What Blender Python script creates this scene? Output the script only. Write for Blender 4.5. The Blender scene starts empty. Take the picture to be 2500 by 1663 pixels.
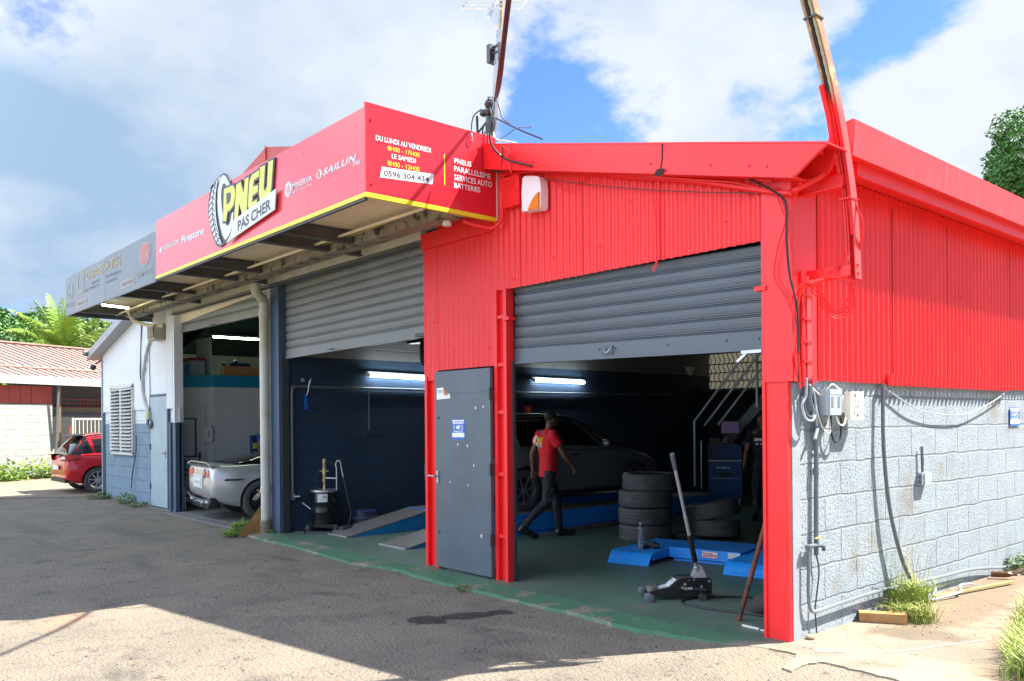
import bpy, math, random
from mathutils import Vector, Matrix, noise
random.seed(7)
S = bpy.context.scene
COL = S.collection
R = math.radians
V = Vector

# ------------------------------------------------------------------ materials
def lin(r, g, b):
    f = lambda c: ((c/255+.055)/1.055)**2.4 if c > 10 else c/255/12.92
    return (f(r), f(g), f(b))

def M(name, col, rough=.6, metal=0., var=.12, scale=4., bump=0., bscale=60., spots=None, trans=0., emit=None, spec=None, coat=0.):
    m = bpy.data.materials.new(name); m.use_nodes = True
    nt = m.node_tree; N = nt.nodes; L = nt.links
    p = N['Principled BSDF']
    p.inputs['Roughness'].default_value = rough
    p.inputs['Metallic'].default_value = metal
    if spec is not None: p.inputs['Specular IOR Level'].default_value = spec
    if coat: p.inputs['Coat Weight'].default_value = coat; p.inputs['Coat Roughness'].default_value = .06
    if trans: p.inputs['Transmission Weight'].default_value = trans
    tc = N.new('ShaderNodeTexCoord')
    no = N.new('ShaderNodeTexNoise'); no.inputs['Scale'].default_value = scale; no.inputs['Detail'].default_value = 6
    no.inputs['Roughness'].default_value = .62
    L.new(tc.outputs['Object'], no.inputs['Vector'])
    rp = N.new('ShaderNodeValToRGB')
    rp.color_ramp.elements[0].position = .3; rp.color_ramp.elements[1].position = .72
    rp.color_ramp.elements[0].color = (*[c*(1-var) for c in col], 1)
    rp.color_ramp.elements[1].color = (*[min(1, c*(1+var)) for c in col], 1)
    L.new(no.outputs['Fac'], rp.inputs['Fac'])
    out = rp.outputs['Color']
    for sp in (spots or []):      # (colour, scale, threshold, softness[, stretch])
        c2, sc, th, so = sp[:4]
        n2 = N.new('ShaderNodeTexNoise'); n2.inputs['Scale'].default_value = sc; n2.inputs['Detail'].default_value = 7
        n2.inputs['Roughness'].default_value = .68
        if len(sp) > 4:
            mp = N.new('ShaderNodeMapping'); mp.inputs['Scale'].default_value = sp[4]
            L.new(tc.outputs['Object'], mp.inputs['Vector']); L.new(mp.outputs[0], n2.inputs['Vector'])
        else: L.new(tc.outputs['Object'], n2.inputs['Vector'])
        r2 = N.new('ShaderNodeValToRGB'); r2.color_ramp.elements[0].position = th; r2.color_ramp.elements[1].position = min(1, th+so)
        L.new(n2.outputs['Fac'], r2.inputs['Fac'])
        mx = N.new('ShaderNodeMix'); mx.data_type = 'RGBA'
        L.new(r2.outputs['Color'], mx.inputs[0]); L.new(out, mx.inputs[6]); mx.inputs[7].default_value = (*c2, 1)
        out = mx.outputs[2]
    L.new(out, p.inputs['Base Color'])
    if bump:
        nb = N.new('ShaderNodeTexNoise'); nb.inputs['Scale'].default_value = bscale; nb.inputs['Detail'].default_value = 5
        L.new(tc.outputs['Object'], nb.inputs['Vector'])
        bp = N.new('ShaderNodeBump'); bp.inputs['Strength'].default_value = min(1, bump); bp.inputs['Distance'].default_value = .02*max(1, bump)
        L.new(nb.outputs['Fac'], bp.inputs['Height']); L.new(bp.outputs[0], p.inputs['Normal'])
    if emit:
        p.inputs['Emission Color'].default_value = (*emit[0], 1); p.inputs['Emission Strength'].default_value = emit[1]
    return m

def block_mat(name, col, axis, course=.268, width=.52, rough_amt=1., var=.1, band=None, spots=None, pit=None):
    """painted concrete blocks: mortar grooves and rough render as bump; band=(z, colour) paints the upper part"""
    m = M(name, col, .85, var=var, scale=3, spots=spots)
    nt = m.node_tree; N = nt.nodes; L = nt.links; p = N['Principled BSDF']
    tc = N.new('ShaderNodeTexCoord'); sx = N.new('ShaderNodeSeparateXYZ'); cx = N.new('ShaderNodeCombineXYZ')
    L.new(tc.outputs['Object'], sx.inputs[0])
    L.new(sx.outputs[axis], cx.inputs[0]); L.new(sx.outputs[2], cx.inputs[1])
    wn = N.new('ShaderNodeTexNoise'); wn.inputs['Scale'].default_value = 4.5
    L.new(tc.outputs['Object'], wn.inputs['Vector'])
    wa = N.new('ShaderNodeVectorMath'); wa.operation = 'MULTIPLY_ADD'; wa.inputs[1].default_value = (.05, .035, 0)
    L.new(wn.outputs['Color'], wa.inputs[0]); L.new(cx.outputs[0], wa.inputs[2])
    br = N.new('ShaderNodeTexBrick'); L.new(wa.outputs[0], br.inputs['Vector'])
    br.inputs['Scale'].default_value = 1; br.inputs['Brick Width'].default_value = width; br.inputs['Row Height'].default_value = course
    br.inputs['Mortar Size'].default_value = .011; br.inputs['Mortar Smooth'].default_value = .6
    br.inputs['Color1'].default_value = br.inputs['Color2'].default_value = (1, 1, 1, 1); br.inputs['Mortar'].default_value = (0, 0, 0, 1)
    n1 = N.new('ShaderNodeTexNoise'); n1.inputs['Scale'].default_value = 48; n1.inputs['Detail'].default_value = 4; n1.inputs['Roughness'].default_value = .7
    L.new(tc.outputs['Object'], n1.inputs['Vector'])
    ad = N.new('ShaderNodeMath'); ad.operation = 'MULTIPLY_ADD'; ad.inputs[1].default_value = 1.0+.3*(pit is not None)
    L.new(br.outputs['Color'], ad.inputs[0])
    sc = N.new('ShaderNodeMath'); sc.operation = 'MULTIPLY'; sc.inputs[1].default_value = 1.6*rough_amt
    L.new(n1.outputs['Fac'], sc.inputs[0]); L.new(sc.outputs[0], ad.inputs[2])
    bp = N.new('ShaderNodeBump'); bp.inputs['Strength'].default_value = 1; bp.inputs['Distance'].default_value = .012
    L.new(ad.outputs[0], bp.inputs['Height']); L.new(bp.outputs[0], p.inputs['Normal'])
    src = p.inputs['Base Color'].links[0].from_socket
    if band:
        lt = N.new('ShaderNodeMath'); lt.operation = 'GREATER_THAN'; lt.inputs[1].default_value = band[0]
        w2 = N.new('ShaderNodeMath'); w2.operation = 'MULTIPLY_ADD'; w2.inputs[1].default_value = .03
        L.new(n1.outputs['Fac'], w2.inputs[0]); L.new(sx.outputs[2], w2.inputs[2]); L.new(w2.outputs[0], lt.inputs[0])
        mx = N.new('ShaderNodeMix'); mx.data_type = 'RGBA'; L.new(lt.outputs[0], mx.inputs[0]); L.new(src, mx.inputs[6]); mx.inputs[7].default_value = (*band[1], 1)
        src = mx.outputs[2]; L.new(src, p.inputs['Base Color'])
    if pit:       # darker pits scattered over the rough render
        r3 = N.new('ShaderNodeValToRGB'); r3.color_ramp.elements[0].position = pit[1]; r3.color_ramp.elements[1].position = pit[1]+.05
        n3 = N.new('ShaderNodeTexNoise'); n3.inputs['Scale'].default_value = 50; n3.inputs['Detail'].default_value = 3
        L.new(tc.outputs['Object'], n3.inputs['Vector']); L.new(n3.outputs['Fac'], r3.inputs['Fac'])
        mx = N.new('ShaderNodeMix'); mx.data_type = 'RGBA'; L.new(r3.outputs['Color'], mx.inputs[0]); mx.inputs[6].default_value = (*pit[0], 1); L.new(src, mx.inputs[7])
        L.new(mx.outputs[2], p.inputs['Base Color'])
        mm = N.new('ShaderNodeMix'); mm.data_type = 'RGBA'; rm = N.new('ShaderNodeMapRange'); rm.inputs[1].default_value = 0; rm.inputs[2].default_value = .7; rm.inputs[3].default_value = .28; rm.inputs[4].default_value = 0
        L.new(br.outputs['Color'], rm.inputs[0]); L.new(rm.outputs[0], mm.inputs[0]); L.new(mx.outputs[2], mm.inputs[6]); mm.inputs[7].default_value = (*pit[0], 1); L.new(mm.outputs[2], p.inputs['Base Color'])
    return m

# ------------------------------------------------------------------ mesh builder
class MB:
    def __init__(s): s.v = []; s.f = []
    def add(s, vs, fs):
        o = len(s.v); s.v += [V(p) for p in vs]; s.f += [tuple(i+o for i in f) for f in fs]; return s
    def box(s, x0, x1, y0, y1, z0, z1, m=None):
        vs = [V((x, y, z)) for z in (z0, z1) for y in (y0, y1) for x in (x0, x1)]
        if m: vs = [m @ p for p in vs]
        return s.add(vs, [(0, 2, 3, 1), (4, 5, 7, 6), (0, 1, 5, 4), (2, 6, 7, 3), (0, 4, 6, 2), (1, 3, 7, 5)])
    def bar(s, a, b, w, h, up=(0, 0, 1)):
        a, b = V(a), V(b); d = (b-a); L = d.length; d.normalize(); up = V(up)
        if abs(d.dot(up)) > .98: up = V((0, 1, 0))
        x = d.cross(up).normalized(); z = x.cross(d)
        m = Matrix(((x.x, d.x, z.x, a.x), (x.y, d.y, z.y, a.y), (x.z, d.z, z.z, a.z), (0, 0, 0, 1)))
        return s.box(-w/2, w/2, 0, L, -h/2, h/2, m)
    def tube(s, pts, r, n=8, cap=True):
        pts = [V(p) for p in pts]; N_ = len(pts); rs = r if isinstance(r, (list, tuple)) else [r]*N_
        t0 = (pts[1]-pts[0]).normalized(); u = t0.orthogonal().normalized(); o = len(s.v); vs = []
        for i, p in enumerate(pts):
            t = (pts[min(i+1, N_-1)]-pts[max(i-1, 0)]).normalized()
            u = (u-t*u.dot(t)); u = u.normalized() if u.length > 1e-6 else t.orthogonal().normalized(); w = t.cross(u)
            vs += [p+(u*math.cos(2*math.pi*k/n)+w*math.sin(2*math.pi*k/n))*rs[i] for k in range(n)]
        fs = [(i*n+k, i*n+(k+1) % n, (i+1)*n+(k+1) % n, (i+1)*n+k) for i in range(N_-1) for k in range(n)]
        if cap: fs += [tuple(range(n-1, -1, -1)), tuple((N_-1)*n+k for k in range(n))]
        return s.add(vs, fs)
    def lathe(s, prof, c=(0, 0, 0), ax='Z', n=24, close=False, m=None):
        c = V(c); vs = []
        for (r, h) in prof:
            for k in range(n):
                a = 2*math.pi*k/n; x, y = r*math.cos(a), r*math.sin(a)
                p = V((x, y, h)) if ax == 'Z' else V((h, x, y)) if ax == 'X' else V((y, h, x))
                vs.append(c+(m @ p if m else p))
        K = len(prof); fs = [(i*n+k, i*n+(k+1) % n, (i+1)*n+(k+1) % n, (i+1)*n+k) for i in range(K-1) for k in range(n)]
        if close: fs += [((K-1)*n+k, (K-1)*n+(k+1) % n, (k+1) % n, k) for k in range(n)]
        else: fs += [tuple(range(n-1, -1, -1)), tuple((K-1)*n+k for k in range(n))]
        return s.add(vs, fs)
    def prism(s, poly, d, org=(0, 0, 0), u=(1, 0, 0), v=(0, 0, 1)):
        """poly in (u,v) plane extruded by vector d"""
        org, u, v, d = V(org), V(u), V(v), V(d); n = len(poly)
        a = [org+u*p[0]+v*p[1] for p in poly]; b = [p+d for p in a]
        return s.add(a+b, [tuple(range(n-1, -1, -1)), tuple(range(n, 2*n))]+[(i, (i+1) % n, n+(i+1) % n, n+i) for i in range(n)])
    def ball(s, c, r, sc=(1, 1, 1), n=14, m=None):
        c = V(c); prof = []
        vs = []; K = n//2
        for i in range(K+1):
            th = math.pi*i/K
            for k in range(n):
                a = 2*math.pi*k/n
                p = V((sc[0]*math.sin(th)*math.cos(a), sc[1]*math.sin(th)*math.sin(a), sc[2]*math.cos(th)))*r
                vs.append(c+(m @ p if m else p))
        return s.add(vs, [(i*n+k, (i+1)*n+k, (i+1)*n+(k+1) % n, i*n+(k+1) % n) for i in range(K) for k in range(n)])
    def cap(s, a, ra, b, rb, n=12):
        a, b = V(a), V(b); s.ball(a, ra, n=n); s.ball(b, rb, n=n)
        return s.tube([a, b], [ra, rb], n)
    def quad(s, *p): return s.add(p, [tuple(range(len(p)))])

def mesh_from(name, mb, mat, smooth=35):
    me = bpy.data.meshes.new(name); me.from_pydata([tuple(p) for p in mb.v], [], mb.f); me.validate(); me.update()
    import bmesh
    bm = bmesh.new(); bm.from_mesh(me); bmesh.ops.recalc_face_normals(bm, faces=bm.faces); bm.to_mesh(me); bm.free()
    for m in (mat if isinstance(mat, (list, tuple)) else [mat]): me.materials.append(m)
    if smooth:
        me.polygons.foreach_set('use_smooth', [True]*len(me.polygons)); me.set_sharp_from_angle(angle=R(smooth))
    return me

SPLIT = {'end_wall', 'strap', 'rivet', 'trim_strip', 'guide_rail', 'bracket_arm', 'sheet_lap', 'hinge', 'stop_lug', 'steel_column', 'clamp', 'door_seam', 'caster_wheel', 'pillar', 'brand_stud', 'mirror_sill', 'corner_trim_piece'}
def pieces(mb):
    par = list(range(len(mb.v)))
    def find(i):
        while par[i] != i: par[i] = par[par[i]]; i = par[i]
        return i
    for f in mb.f:
        for i in f[1:]: par[find(i)] = find(f[0])
    grp = {}
    for f in mb.f: grp.setdefault(find(f[0]), []).append(f)
    out = []
    for fs in grp.values():
        ids = sorted({i for f in fs for i in f}); mp = {k: j for j, k in enumerate(ids)}; m = MB(); m.v = [mb.v[i] for i in ids]; m.f = [tuple(mp[i] for i in f) for f in fs]; out.append(m)
    return out
def part(name, mb, mat, parent=None, smooth=35, label=None):
    if name in SPLIT:
        ps = pieces(mb)
        if len(ps) > 1:
            for m in ps: o = part_(name, m, mat, parent, smooth, label)
            return o
    return part_(name, mb, mat, parent, smooth, label)
def part_(name, mb, mat, parent=None, smooth=35, label=None):
    """mesh object; vertices are in world coordinates unless parent has been built at the origin"""
    me = mesh_from(name, mb, mat, smooth) if isinstance(mb, MB) else mb
    if not isinstance(mb, MB): me.materials.clear(); me.materials.append(mat)
    o = bpy.data.objects.new(name, me); COL.objects.link(o)
    if parent is not None:
        o.parent = parent; o.matrix_parent_inverse = world(parent).inverted()
    if label: o['label'] = label
    return o
def world(o):
    m = Matrix.LocRotScale(o.location, o.rotation_euler, o.scale)
    if o.parent: m = world(o.parent) @ o.matrix_parent_inverse @ m
    return m
def tag(o, label, cat, group=None, kind=None):
    if label: o['label'] = label; o['category'] = cat
    if group: o['group'] = group
    if kind: o['kind'] = kind
    return o
def thing(name, label, cat, loc=(0, 0, 0), group=None, rz=0):
    o = bpy.data.objects.new(name, None); o.empty_display_size = .1; COL.objects.link(o)
    o.location = loc; o.rotation_euler = (0, 0, rz)
    return tag(o, label, cat, group)
def single(name, mb, mat, label, cat, group=None, smooth=35): return tag(part(name, mb, mat, None, smooth), label, cat, group)
def copy_tree(o, parent=None):
    c = o.copy(); COL.objects.link(c)
    if parent is not None: c.parent = parent
    for ch in list(o.children): copy_tree(ch, c)
    return c
def struct(name, mb, mat, smooth=35, kind='structure'):
    o = part(name, mb, mat, None, smooth); o['kind'] = kind; return o

def smooth_path(pts, k=6):
    P = [V(p) for p in pts]; P = [P[0]*2-P[1]]+P+[P[-1]*2-P[-2]]; out = []
    for i in range(1, len(P)-2):
        a, b, c, d = P[i-1:i+3]
        for j in range(k):
            t = j/k; out.append(.5*((2*b)+(c-a)*t+(2*a-5*b+4*c-d)*t*t+(3*b-a-3*c+d)*t**3))
    return out+[P[-2]]

def text_geo(txt, bold=0., shear=0., space=1.):
    cu = bpy.data.curves.new('t', 'FONT'); cu.body = txt; cu.offset = bold; cu.shear = shear; cu.space_character = space
    cu.resolution_u = 3; o = bpy.data.objects.new('t', cu); COL.objects.link(o)
    bpy.context.view_layer.update()
    me = bpy.data.meshes.new_from_object(o.evaluated_get(bpy.context.evaluated_depsgraph_get()))
    vs = [(v.co.x, v.co.y) for v in me.vertices]; fs = [tuple(p.vertices) for p in me.polygons]
    bpy.data.objects.remove(o); bpy.data.curves.remove(cu); bpy.data.meshes.remove(me)
    xs = [p[0] for p in vs]; ys = [p[1] for p in vs]
    x0, x1, y0, y1 = min(xs), max(xs), min(ys), max(ys)
    return [((x-x0)/(x1-x0), (y-y0)/(y1-y0)) for x, y in vs], fs
def put_text(mb, txt, org, u, v, n, w, h, bold=0., shear=0., space=1., slope=0.):
    """flat lettering of size w x h, lower-left corner at org, facing n"""
    vs, fs = text_geo(txt, bold, shear, space); org, u, v, n = V(org), V(u), V(v), V(n)
    return mb.add([org+u*(a*w)+v*(b*h+slope*a*w) for a, b in vs], fs)

def corr(mb, P0, dirv, L, nrm, zlo, zhi, pitch=.09, amp=.009, per=6, thick=0):
    """corrugated sheet from P0 along dirv; zlo/zhi functions of distance"""
    n = int(L/pitch*per); P0, dirv, nrm = V(P0), V(dirv), V(nrm); vs = []
    for i in range(n+1):
        t = L*i/n; off = amp*math.cos(2*math.pi*i/per)
        b = P0+dirv*t+nrm*off
        vs += [V((b.x, b.y, zlo(t))), V((b.x, b.y, zhi(t)))]
    return mb.add(vs, [(2*i, 2*i+2, 2*i+3, 2*i+1) for i in range(n)])

def bake(o):
    """apply modifiers without operators"""
    bpy.context.view_layer.update()
    me = bpy.data.meshes.new_from_object(o.evaluated_get(bpy.context.evaluated_depsgraph_get()))
    o.modifiers.clear(); o.data = me; return o
def remesh(o, vox, it=4):
    m = o.modifiers.new('r', 'REMESH'); m.mode = 'VOXEL'; m.voxel_size = vox
    s = o.modifiers.new('s', 'SMOOTH'); s.factor = .5; s.iterations = it
    bake(o); o.data.polygons.foreach_set('use_smooth', [True]*len(o.data.polygons)); return o

# ------------------------------------------------------------------ palette
RED = (.86, .017, .018)
m_red = M('red_paint', RED, .42, var=.06, scale=1.2, spots=[((.66, .018, .02), 3, .66, .2), ((.87, .07, .07), 2.2, .66, .25, (6, 6, .4)), ((.50, .015, .012), 1.2, .68, .1, (9, 9, .5))])
m_redpost = M('red_post_paint', RED, .45, var=.05, scale=2, spots=[((.35, .012, .010), 6, .7, .08)])
m_redgut = M('red_sheet_dusty', (.88, .045, .050), .45, var=.08, scale=.8, spots=[((.9, .15, .14), 3, .55, .3, (5, 5, .5))])
m_redfade = M('faded_red_roof', (.36, .05, .04), .6, var=.12)
m_sign = M('sign_red', (.70, .055, .07), .22, var=.05, scale=1., spots=[((.5, .035, .045), 4, .68, .1)])
m_sign_end = M('sign_end_red', (.74, .02, .035), .24, var=.05, scale=1.)
m_signgrey = M('sign_grey', (.060, .092, .102), .3, var=.2, scale=1.4, spots=[((.032, .045, .056), 1.1, .5, .2), ((.11, .155, .16), 5, .62, .2)])
m_yellow = M('yellow_stripe', (.80, .68, .02), .4, var=.04)
m_yell = M('yellow_letters', (.62, .62, .05), .35, var=.05)
m_white = M('white_letters', (.80, .80, .80), .4, var=.03)
m_plate = M('pale_grey_board', (.62, .64, .64), .35, var=.04)
m_dark = M('dark_letters', (.045, .05, .055), .5, var=.1)
m_gold = M('faded_gold_letters', (.40, .33, .15), .55, var=.2, scale=12)
m_fade = M('faded_letters', (.30, .30, .26), .55, var=.25, scale=12)
m_fadebrown = M('faded_brown_letters', (.12, .10, .09), .55, var=.25, scale=12)
m_steel = M('grey_steel_paint', (.085, .10, .11), .5, var=.15, spots=[((.11, .04, .015), 5, .6, .1)])
m_shut = M('shutter_paint', (.085, .103, .122), .38, var=.1, scale=1.5, spots=[((.12, .128, .13), 5, .62, .2), ((.05, .057, .062), 3, .66, .12), ((.13, .125, .10), 2.2, .64, .15, (1, 1, 6))])
m_shutold = M('shutter_weathered', (.155, .17, .16), .42, var=.15, scale=1.6, spots=[((.21, .18, .11), 1.5, .56, .25, (1, 1, 3)), ((.12, .13, .13), 4, .66, .1)])
m_door = M('door_paint', (.085, .11, .13), .42, var=.12, scale=2, spots=[((.03, .035, .04), 2.4, .7, .12)])
m_ldoor = M('pale_door_paint', (.33, .42, .47), .45, var=.12, scale=2.5, spots=[((.22, .28, .32), 3.2, .62, .15)])
m_blue = M('slate_blue_paint', (.050, .090, .145), .5, var=.1)
m_cream = M('cream_sheet', (.84, .74, .52), .55, var=.1, scale=2)
m_rust = M('rusty_beam', (.085, .088, .088), .6, var=.25, scale=5, spots=[((.12, .045, .02), 4, .60, .08), ((.30, .26, .2), 7, .66, .04)])
m_rustc = M('rusty_cream_channel', (.26, .23, .17), .65, var=.25, scale=4, spots=[((.035, .028, .022), 5, .52, .08), ((.18, .07, .02), 7, .6, .08)])
m_lintel = M('pale_lintel', (.62, .60, .50), .5, var=.1, spots=[((.38, .33, .2), 3, .6, .2)])
m_wsheet = M('white_sheet', (.74, .76, .77), .5, var=.05, scale=1.5, spots=[((.6, .6, .58), 2.5, .66, .2, (4, 4, .4))])
m_pipe = M('stained_pipe', (.55, .54, .48), .45, var=.1, scale=2, spots=[((.42, .36, .14), 2, .52, .2, (1, 1, .5))])
m_black = M('black_rubber', (.018, .018, .02), .45, var=.2)
m_blackp = M('black_paint', (.012, .013, .015), .3, var=.2)
m_tyre = M('old_tyre', (.088, .086, .083), .62, var=.35, scale=7, spots=[((.075, .068, .06), 9, .6, .15)])
m_metal = M('bare_metal', (.5, .5, .5), .35, metal=.8, var=.15, scale=10)
m_alu = M('brushed_alu', (.62, .62, .63), .4, metal=.6, var=.1, scale=10)
m_chrome = M('chrome', (.85, .85, .86), .08, metal=1., var=.02)
m_grey = M('grey_plastic', (.36, .42, .47), .45, var=.06)
m_offw = M('off_white_plastic', (.74, .71, .62), .4, var=.05)
m_whitep = M('white_plastic', (.80, .80, .83), .35, var=.03)
m_conc = M('grey_conduit', (.115, .135, .16), .5, var=.12)
m_amber = M('amber_lens', (.75, .22, .02), .15, var=.1)
m_glassd = M('dark_glass', (.010, .012, .014), .06, var=.05, spec=.45)
m_lift = M('lift_blue', (.02, .30, .86), .38, var=.12, scale=3, spots=[((.02, .12, .33), 5, .62, .1), ((.22, .18, .14), 9, .72, .04)])
m_liftd = M('lift_blue_worn', (.02, .23, .50), .45, var=.2, scale=4, spots=[((.02, .03, .04), 3, .6, .1)])
m_tread = M('ramp_tread', (.20, .18, .16), .55, metal=.3, var=.2, scale=5, spots=[((.09, .08, .07), 3, .58, .15)])
m_cab = M('cabinet_blue', (.008, .085, .28), .35, var=.1)
m_wood = M('plywood', (.22, .115, .032), .6, var=.35, scale=5, spots=[((.08, .05, .03), 3.5, .62, .12)])
m_timber = M('timber', (.46, .24, .09), .7, var=.25, scale=9)
m_lamp = M('tube_light', (.9, .95, 1), .4, var=0, emit=((.80, .93, 1), 13.))
m_lampg = M('tube_light_greenish', (.9, .95, .8), .4, var=0, emit=((.78, 1, .55), 14.))
m_leaf = M('leaf', (.085, .17, .022), .55, var=.45, scale=3)
m_leafd = M('leaf_dark', (.070, .185, .028), .55, var=.5, scale=.9)
m_leafb = M('leaf_bright', (.22, .36, .03), .5, var=.4, scale=2)
m_palm = M('palm_leaf', (.17, .28, .028), .45, var=.5, scale=.8)
m_grass = M('grass_blade', (.25, .33, .055), .6, var=.4, scale=5)
m_straw = M('straw', (.42, .34, .13), .7, var=.3, scale=5)
m_bark = M('bark', (.12, .09, .07), .9, var=.3)
m_skin = M('brown_skin', (.135, .062, .038), .5, var=.1, scale=6)
m_skin2 = M('light_brown_skin', (.18, .085, .052), .5, var=.08, scale=6)
m_hair = M('black_hair', (.010, .009, .008), .7, var=.2, scale=30)
m_shirt = M('red_tshirt', (.74, .010, .016), .8, var=.1, scale=5, bump=.4, bscale=9)
m_trou = M('dark_work_trousers', (.018, .021, .026), .8, var=.3, scale=6, bump=.5, bscale=12)
m_shirtb = M('black_tshirt', (.010, .010, .011), .85, var=.2)
m_shirtw = M('white_tshirt', (.62, .64, .78), .8, var=.05, bump=.4, bscale=12)
m_patch = M('grey_knee_patch', (.24, .23, .28), .8, var=.2, scale=20)
# ================================================================== GROUND
def blob_nodes(m, src, cx, cy, sx_, sy_, rot, col, edge, amount):
    nt = m.node_tree; N = nt.nodes; L = nt.links; tc = N.new('ShaderNodeTexCoord')
    mp = N.new('ShaderNodeMapping'); mp.vector_type = 'TEXTURE'; mp.inputs['Location'].default_value = (cx, cy, 0); mp.inputs['Rotation'].default_value = (0, 0, rot)
    mp.inputs['Scale'].default_value = (sx_, sy_, 1); L.new(tc.outputs['Object'], mp.inputs['Vector'])
    nz = N.new('ShaderNodeTexNoise'); nz.inputs['Scale'].default_value = 5; nz.inputs['Detail'].default_value = 6; L.new(tc.outputs['Object'], nz.inputs['Vector'])
    ma = N.new('ShaderNodeVectorMath'); ma.operation = 'MULTIPLY_ADD'; ma.inputs[1].default_value = (.9, .9, 0); L.new(nz.outputs['Color'], ma.inputs[0]); L.new(mp.outputs[0], ma.inputs[2])
    sb = N.new('ShaderNodeVectorMath'); sb.operation = 'SUBTRACT'; sb.inputs[1].default_value = (.45, .45, 0); L.new(ma.outputs[0], sb.inputs[0])
    fl = N.new('ShaderNodeVectorMath'); fl.operation = 'MULTIPLY'; fl.inputs[1].default_value = (1, 1, 0); L.new(sb.outputs[0], fl.inputs[0])
    ln = N.new('ShaderNodeVectorMath'); ln.operation = 'LENGTH'; L.new(fl.outputs[0], ln.inputs[0])
    mr = N.new('ShaderNodeMapRange'); mr.inputs[1].default_value = 1; mr.inputs[2].default_value = 1-edge; mr.inputs[3].default_value = 0; mr.inputs[4].default_value = amount
    L.new(ln.outputs['Value'], mr.inputs[0])
    mx = N.new('ShaderNodeMix'); mx.data_type = 'RGBA'; L.new(mr.outputs[0], mx.inputs[0]); L.new(src, mx.inputs[6]); mx.inputs[7].default_value = (*col, 1)
    return mx.outputs[2], mr.outputs[0]

def ground_mat():
    m = M('yard_asphalt', (.200, .171, .130), .92, var=.2, scale=1.1,
          spots=[((.225, .183, .128), .55, .50, .22), ((.105, .09, .072), 1.7, .56, .14), ((.10, .085, .068), .9, .62, .1, (.5, 2.6, 1)), ((.10, .083, .062), 7, .60, .06), ((.235, .195, .14), 14, .63, .05), ((.045, .038, .032), 30, .64, .03), ((.30, .25, .18), 48, .67, .03)], bump=1.4, bscale=34)
    nt = m.node_tree; N = nt.nodes; L = nt.links; p = N['Principled BSDF']
    # fine gravel grain as a second bump
    tc = N.new('ShaderNodeTexCoord'); vo = N.new('ShaderNodeTexVoronoi'); vo.inputs['Scale'].default_value = 70
    L.new(tc.outputs['Object'], vo.inputs['Vector'])
    b2 = N.new('ShaderNodeBump'); b2.inputs['Strength'].default_value = .55; b2.inputs['Distance'].default_value = .012
    L.new(vo.outputs['Distance'], b2.inputs['Height'])
    old = p.inputs['Normal'].links[0].from_socket; L.new(old, b2.inputs['Normal']); L.new(b2.outputs[0], p.inputs['Normal'])
    # orange spilt-paint blush on the left and an oil patch near the threshold
    src = p.inputs['Base Color'].links[0].from_socket
    src, _ = blob_nodes(m, src, -4.75, -3.85, .45, .2, R(-35), (.50, .20, .11), .9, .6)
    src, _ = blob_nodes(m, src, -2.56, -1.52, .20, .17, R(20), (.020, .017, .015), .15, .9)
    src, _ = blob_nodes(m, src, -2.36, -.86, .13, .10, R(40), (.022, .019, .016), .2, .85)
    src, f = blob_nodes(m, src, -2.46, -1.15, .30, .13, R(66), (.020, .017, .015), .15, .93)
    src, f2 = blob_nodes(m, src, -6.5, -.95, .5, .12, R(8), (.06, .05, .042), .7, .6)
    # hairline cracks wandering through part of the yard
    wn = N.new('ShaderNodeTexNoise'); wn.inputs['Scale'].default_value = 1.6; wn.inputs['Detail'].default_value = 6; L.new(tc.outputs['Object'], wn.inputs['Vector'])
    wm = N.new('ShaderNodeVectorMath'); wm.operation = 'MULTIPLY_ADD'; wm.inputs[1].default_value = (.8, .8, 0); L.new(wn.outputs['Color'], wm.inputs[0]); L.new(tc.outputs['Object'], wm.inputs[2])
    cv = N.new('ShaderNodeTexVoronoi'); cv.feature = 'DISTANCE_TO_EDGE'; cv.inputs['Scale'].default_value = .42; L.new(wm.outputs[0], cv.inputs['Vector'])
    ck = N.new('ShaderNodeMapRange'); ck.inputs[1].default_value = .006; ck.inputs[2].default_value = .0; ck.inputs[3].default_value = 0; ck.inputs[4].default_value = .32; L.new(cv.outputs['Distance'], ck.inputs[0])
    mx = N.new('ShaderNodeMix'); mx.data_type = 'RGBA'; L.new(ck.outputs[0], mx.inputs[0]); L.new(src, mx.inputs[6]); mx.inputs[7].default_value = (.05, .042, .034, 1); src = mx.outputs[2]
    for cx, cy, sx_, sy_, rt, col, am in [(-10.5, -1.6, 1.6, .22, .1, (.10, .088, .07), .55), (-7.2, -2.4, 1.3, .16, -.15, (.12, .105, .085), .5), (-12.5, -2.6, 2.2, .25, .05, (.11, .095, .078), .5), (-4.2, -1.6, .5, .12, .6, (.085, .072, .058), .55), (-1.6, -1.1, .5, .1, .3, (.27, .235, .18), .5), (-3.3, -2.1, .7, .12, .9, (.10, .085, .065), .45), (-1.2, -1.7, .3, .2, .3, (.09, .078, .06), .6), (-6.3, -1.7, .9, .3, .2, (.25, .215, .165), .35)]:
        src, _ = blob_nodes(m, src, cx, cy, sx_, sy_, rt, col, .8, am)
    L.new(src, p.inputs['Base Color'])
    mr = N.new('ShaderNodeMapRange'); mr.inputs[3].default_value = .88; mr.inputs[4].default_value = .35; L.new(f, mr.inputs[0]); L.new(mr.outputs[0], p.inputs['Roughness'])
    return m
g = MB()
def gz(x, y):
    d = max(0, -y-.5)
    z = -.035
    z += .010*noise.noise(V((x*.55, y*.55, 0)))+.006*noise.noise(V((x*2.3, y*2.3, 4)))
    if y > -.5: z = min(z, -.03)
    if x > -.9: z = z+(-.009-z)*min(1, (x+.9)/.7)
    return z
xs = [-300, -120, -60, -40, -30]+[-24+i*.25 for i in range(121)]+[8, 14, 30, 90, 300]
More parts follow.
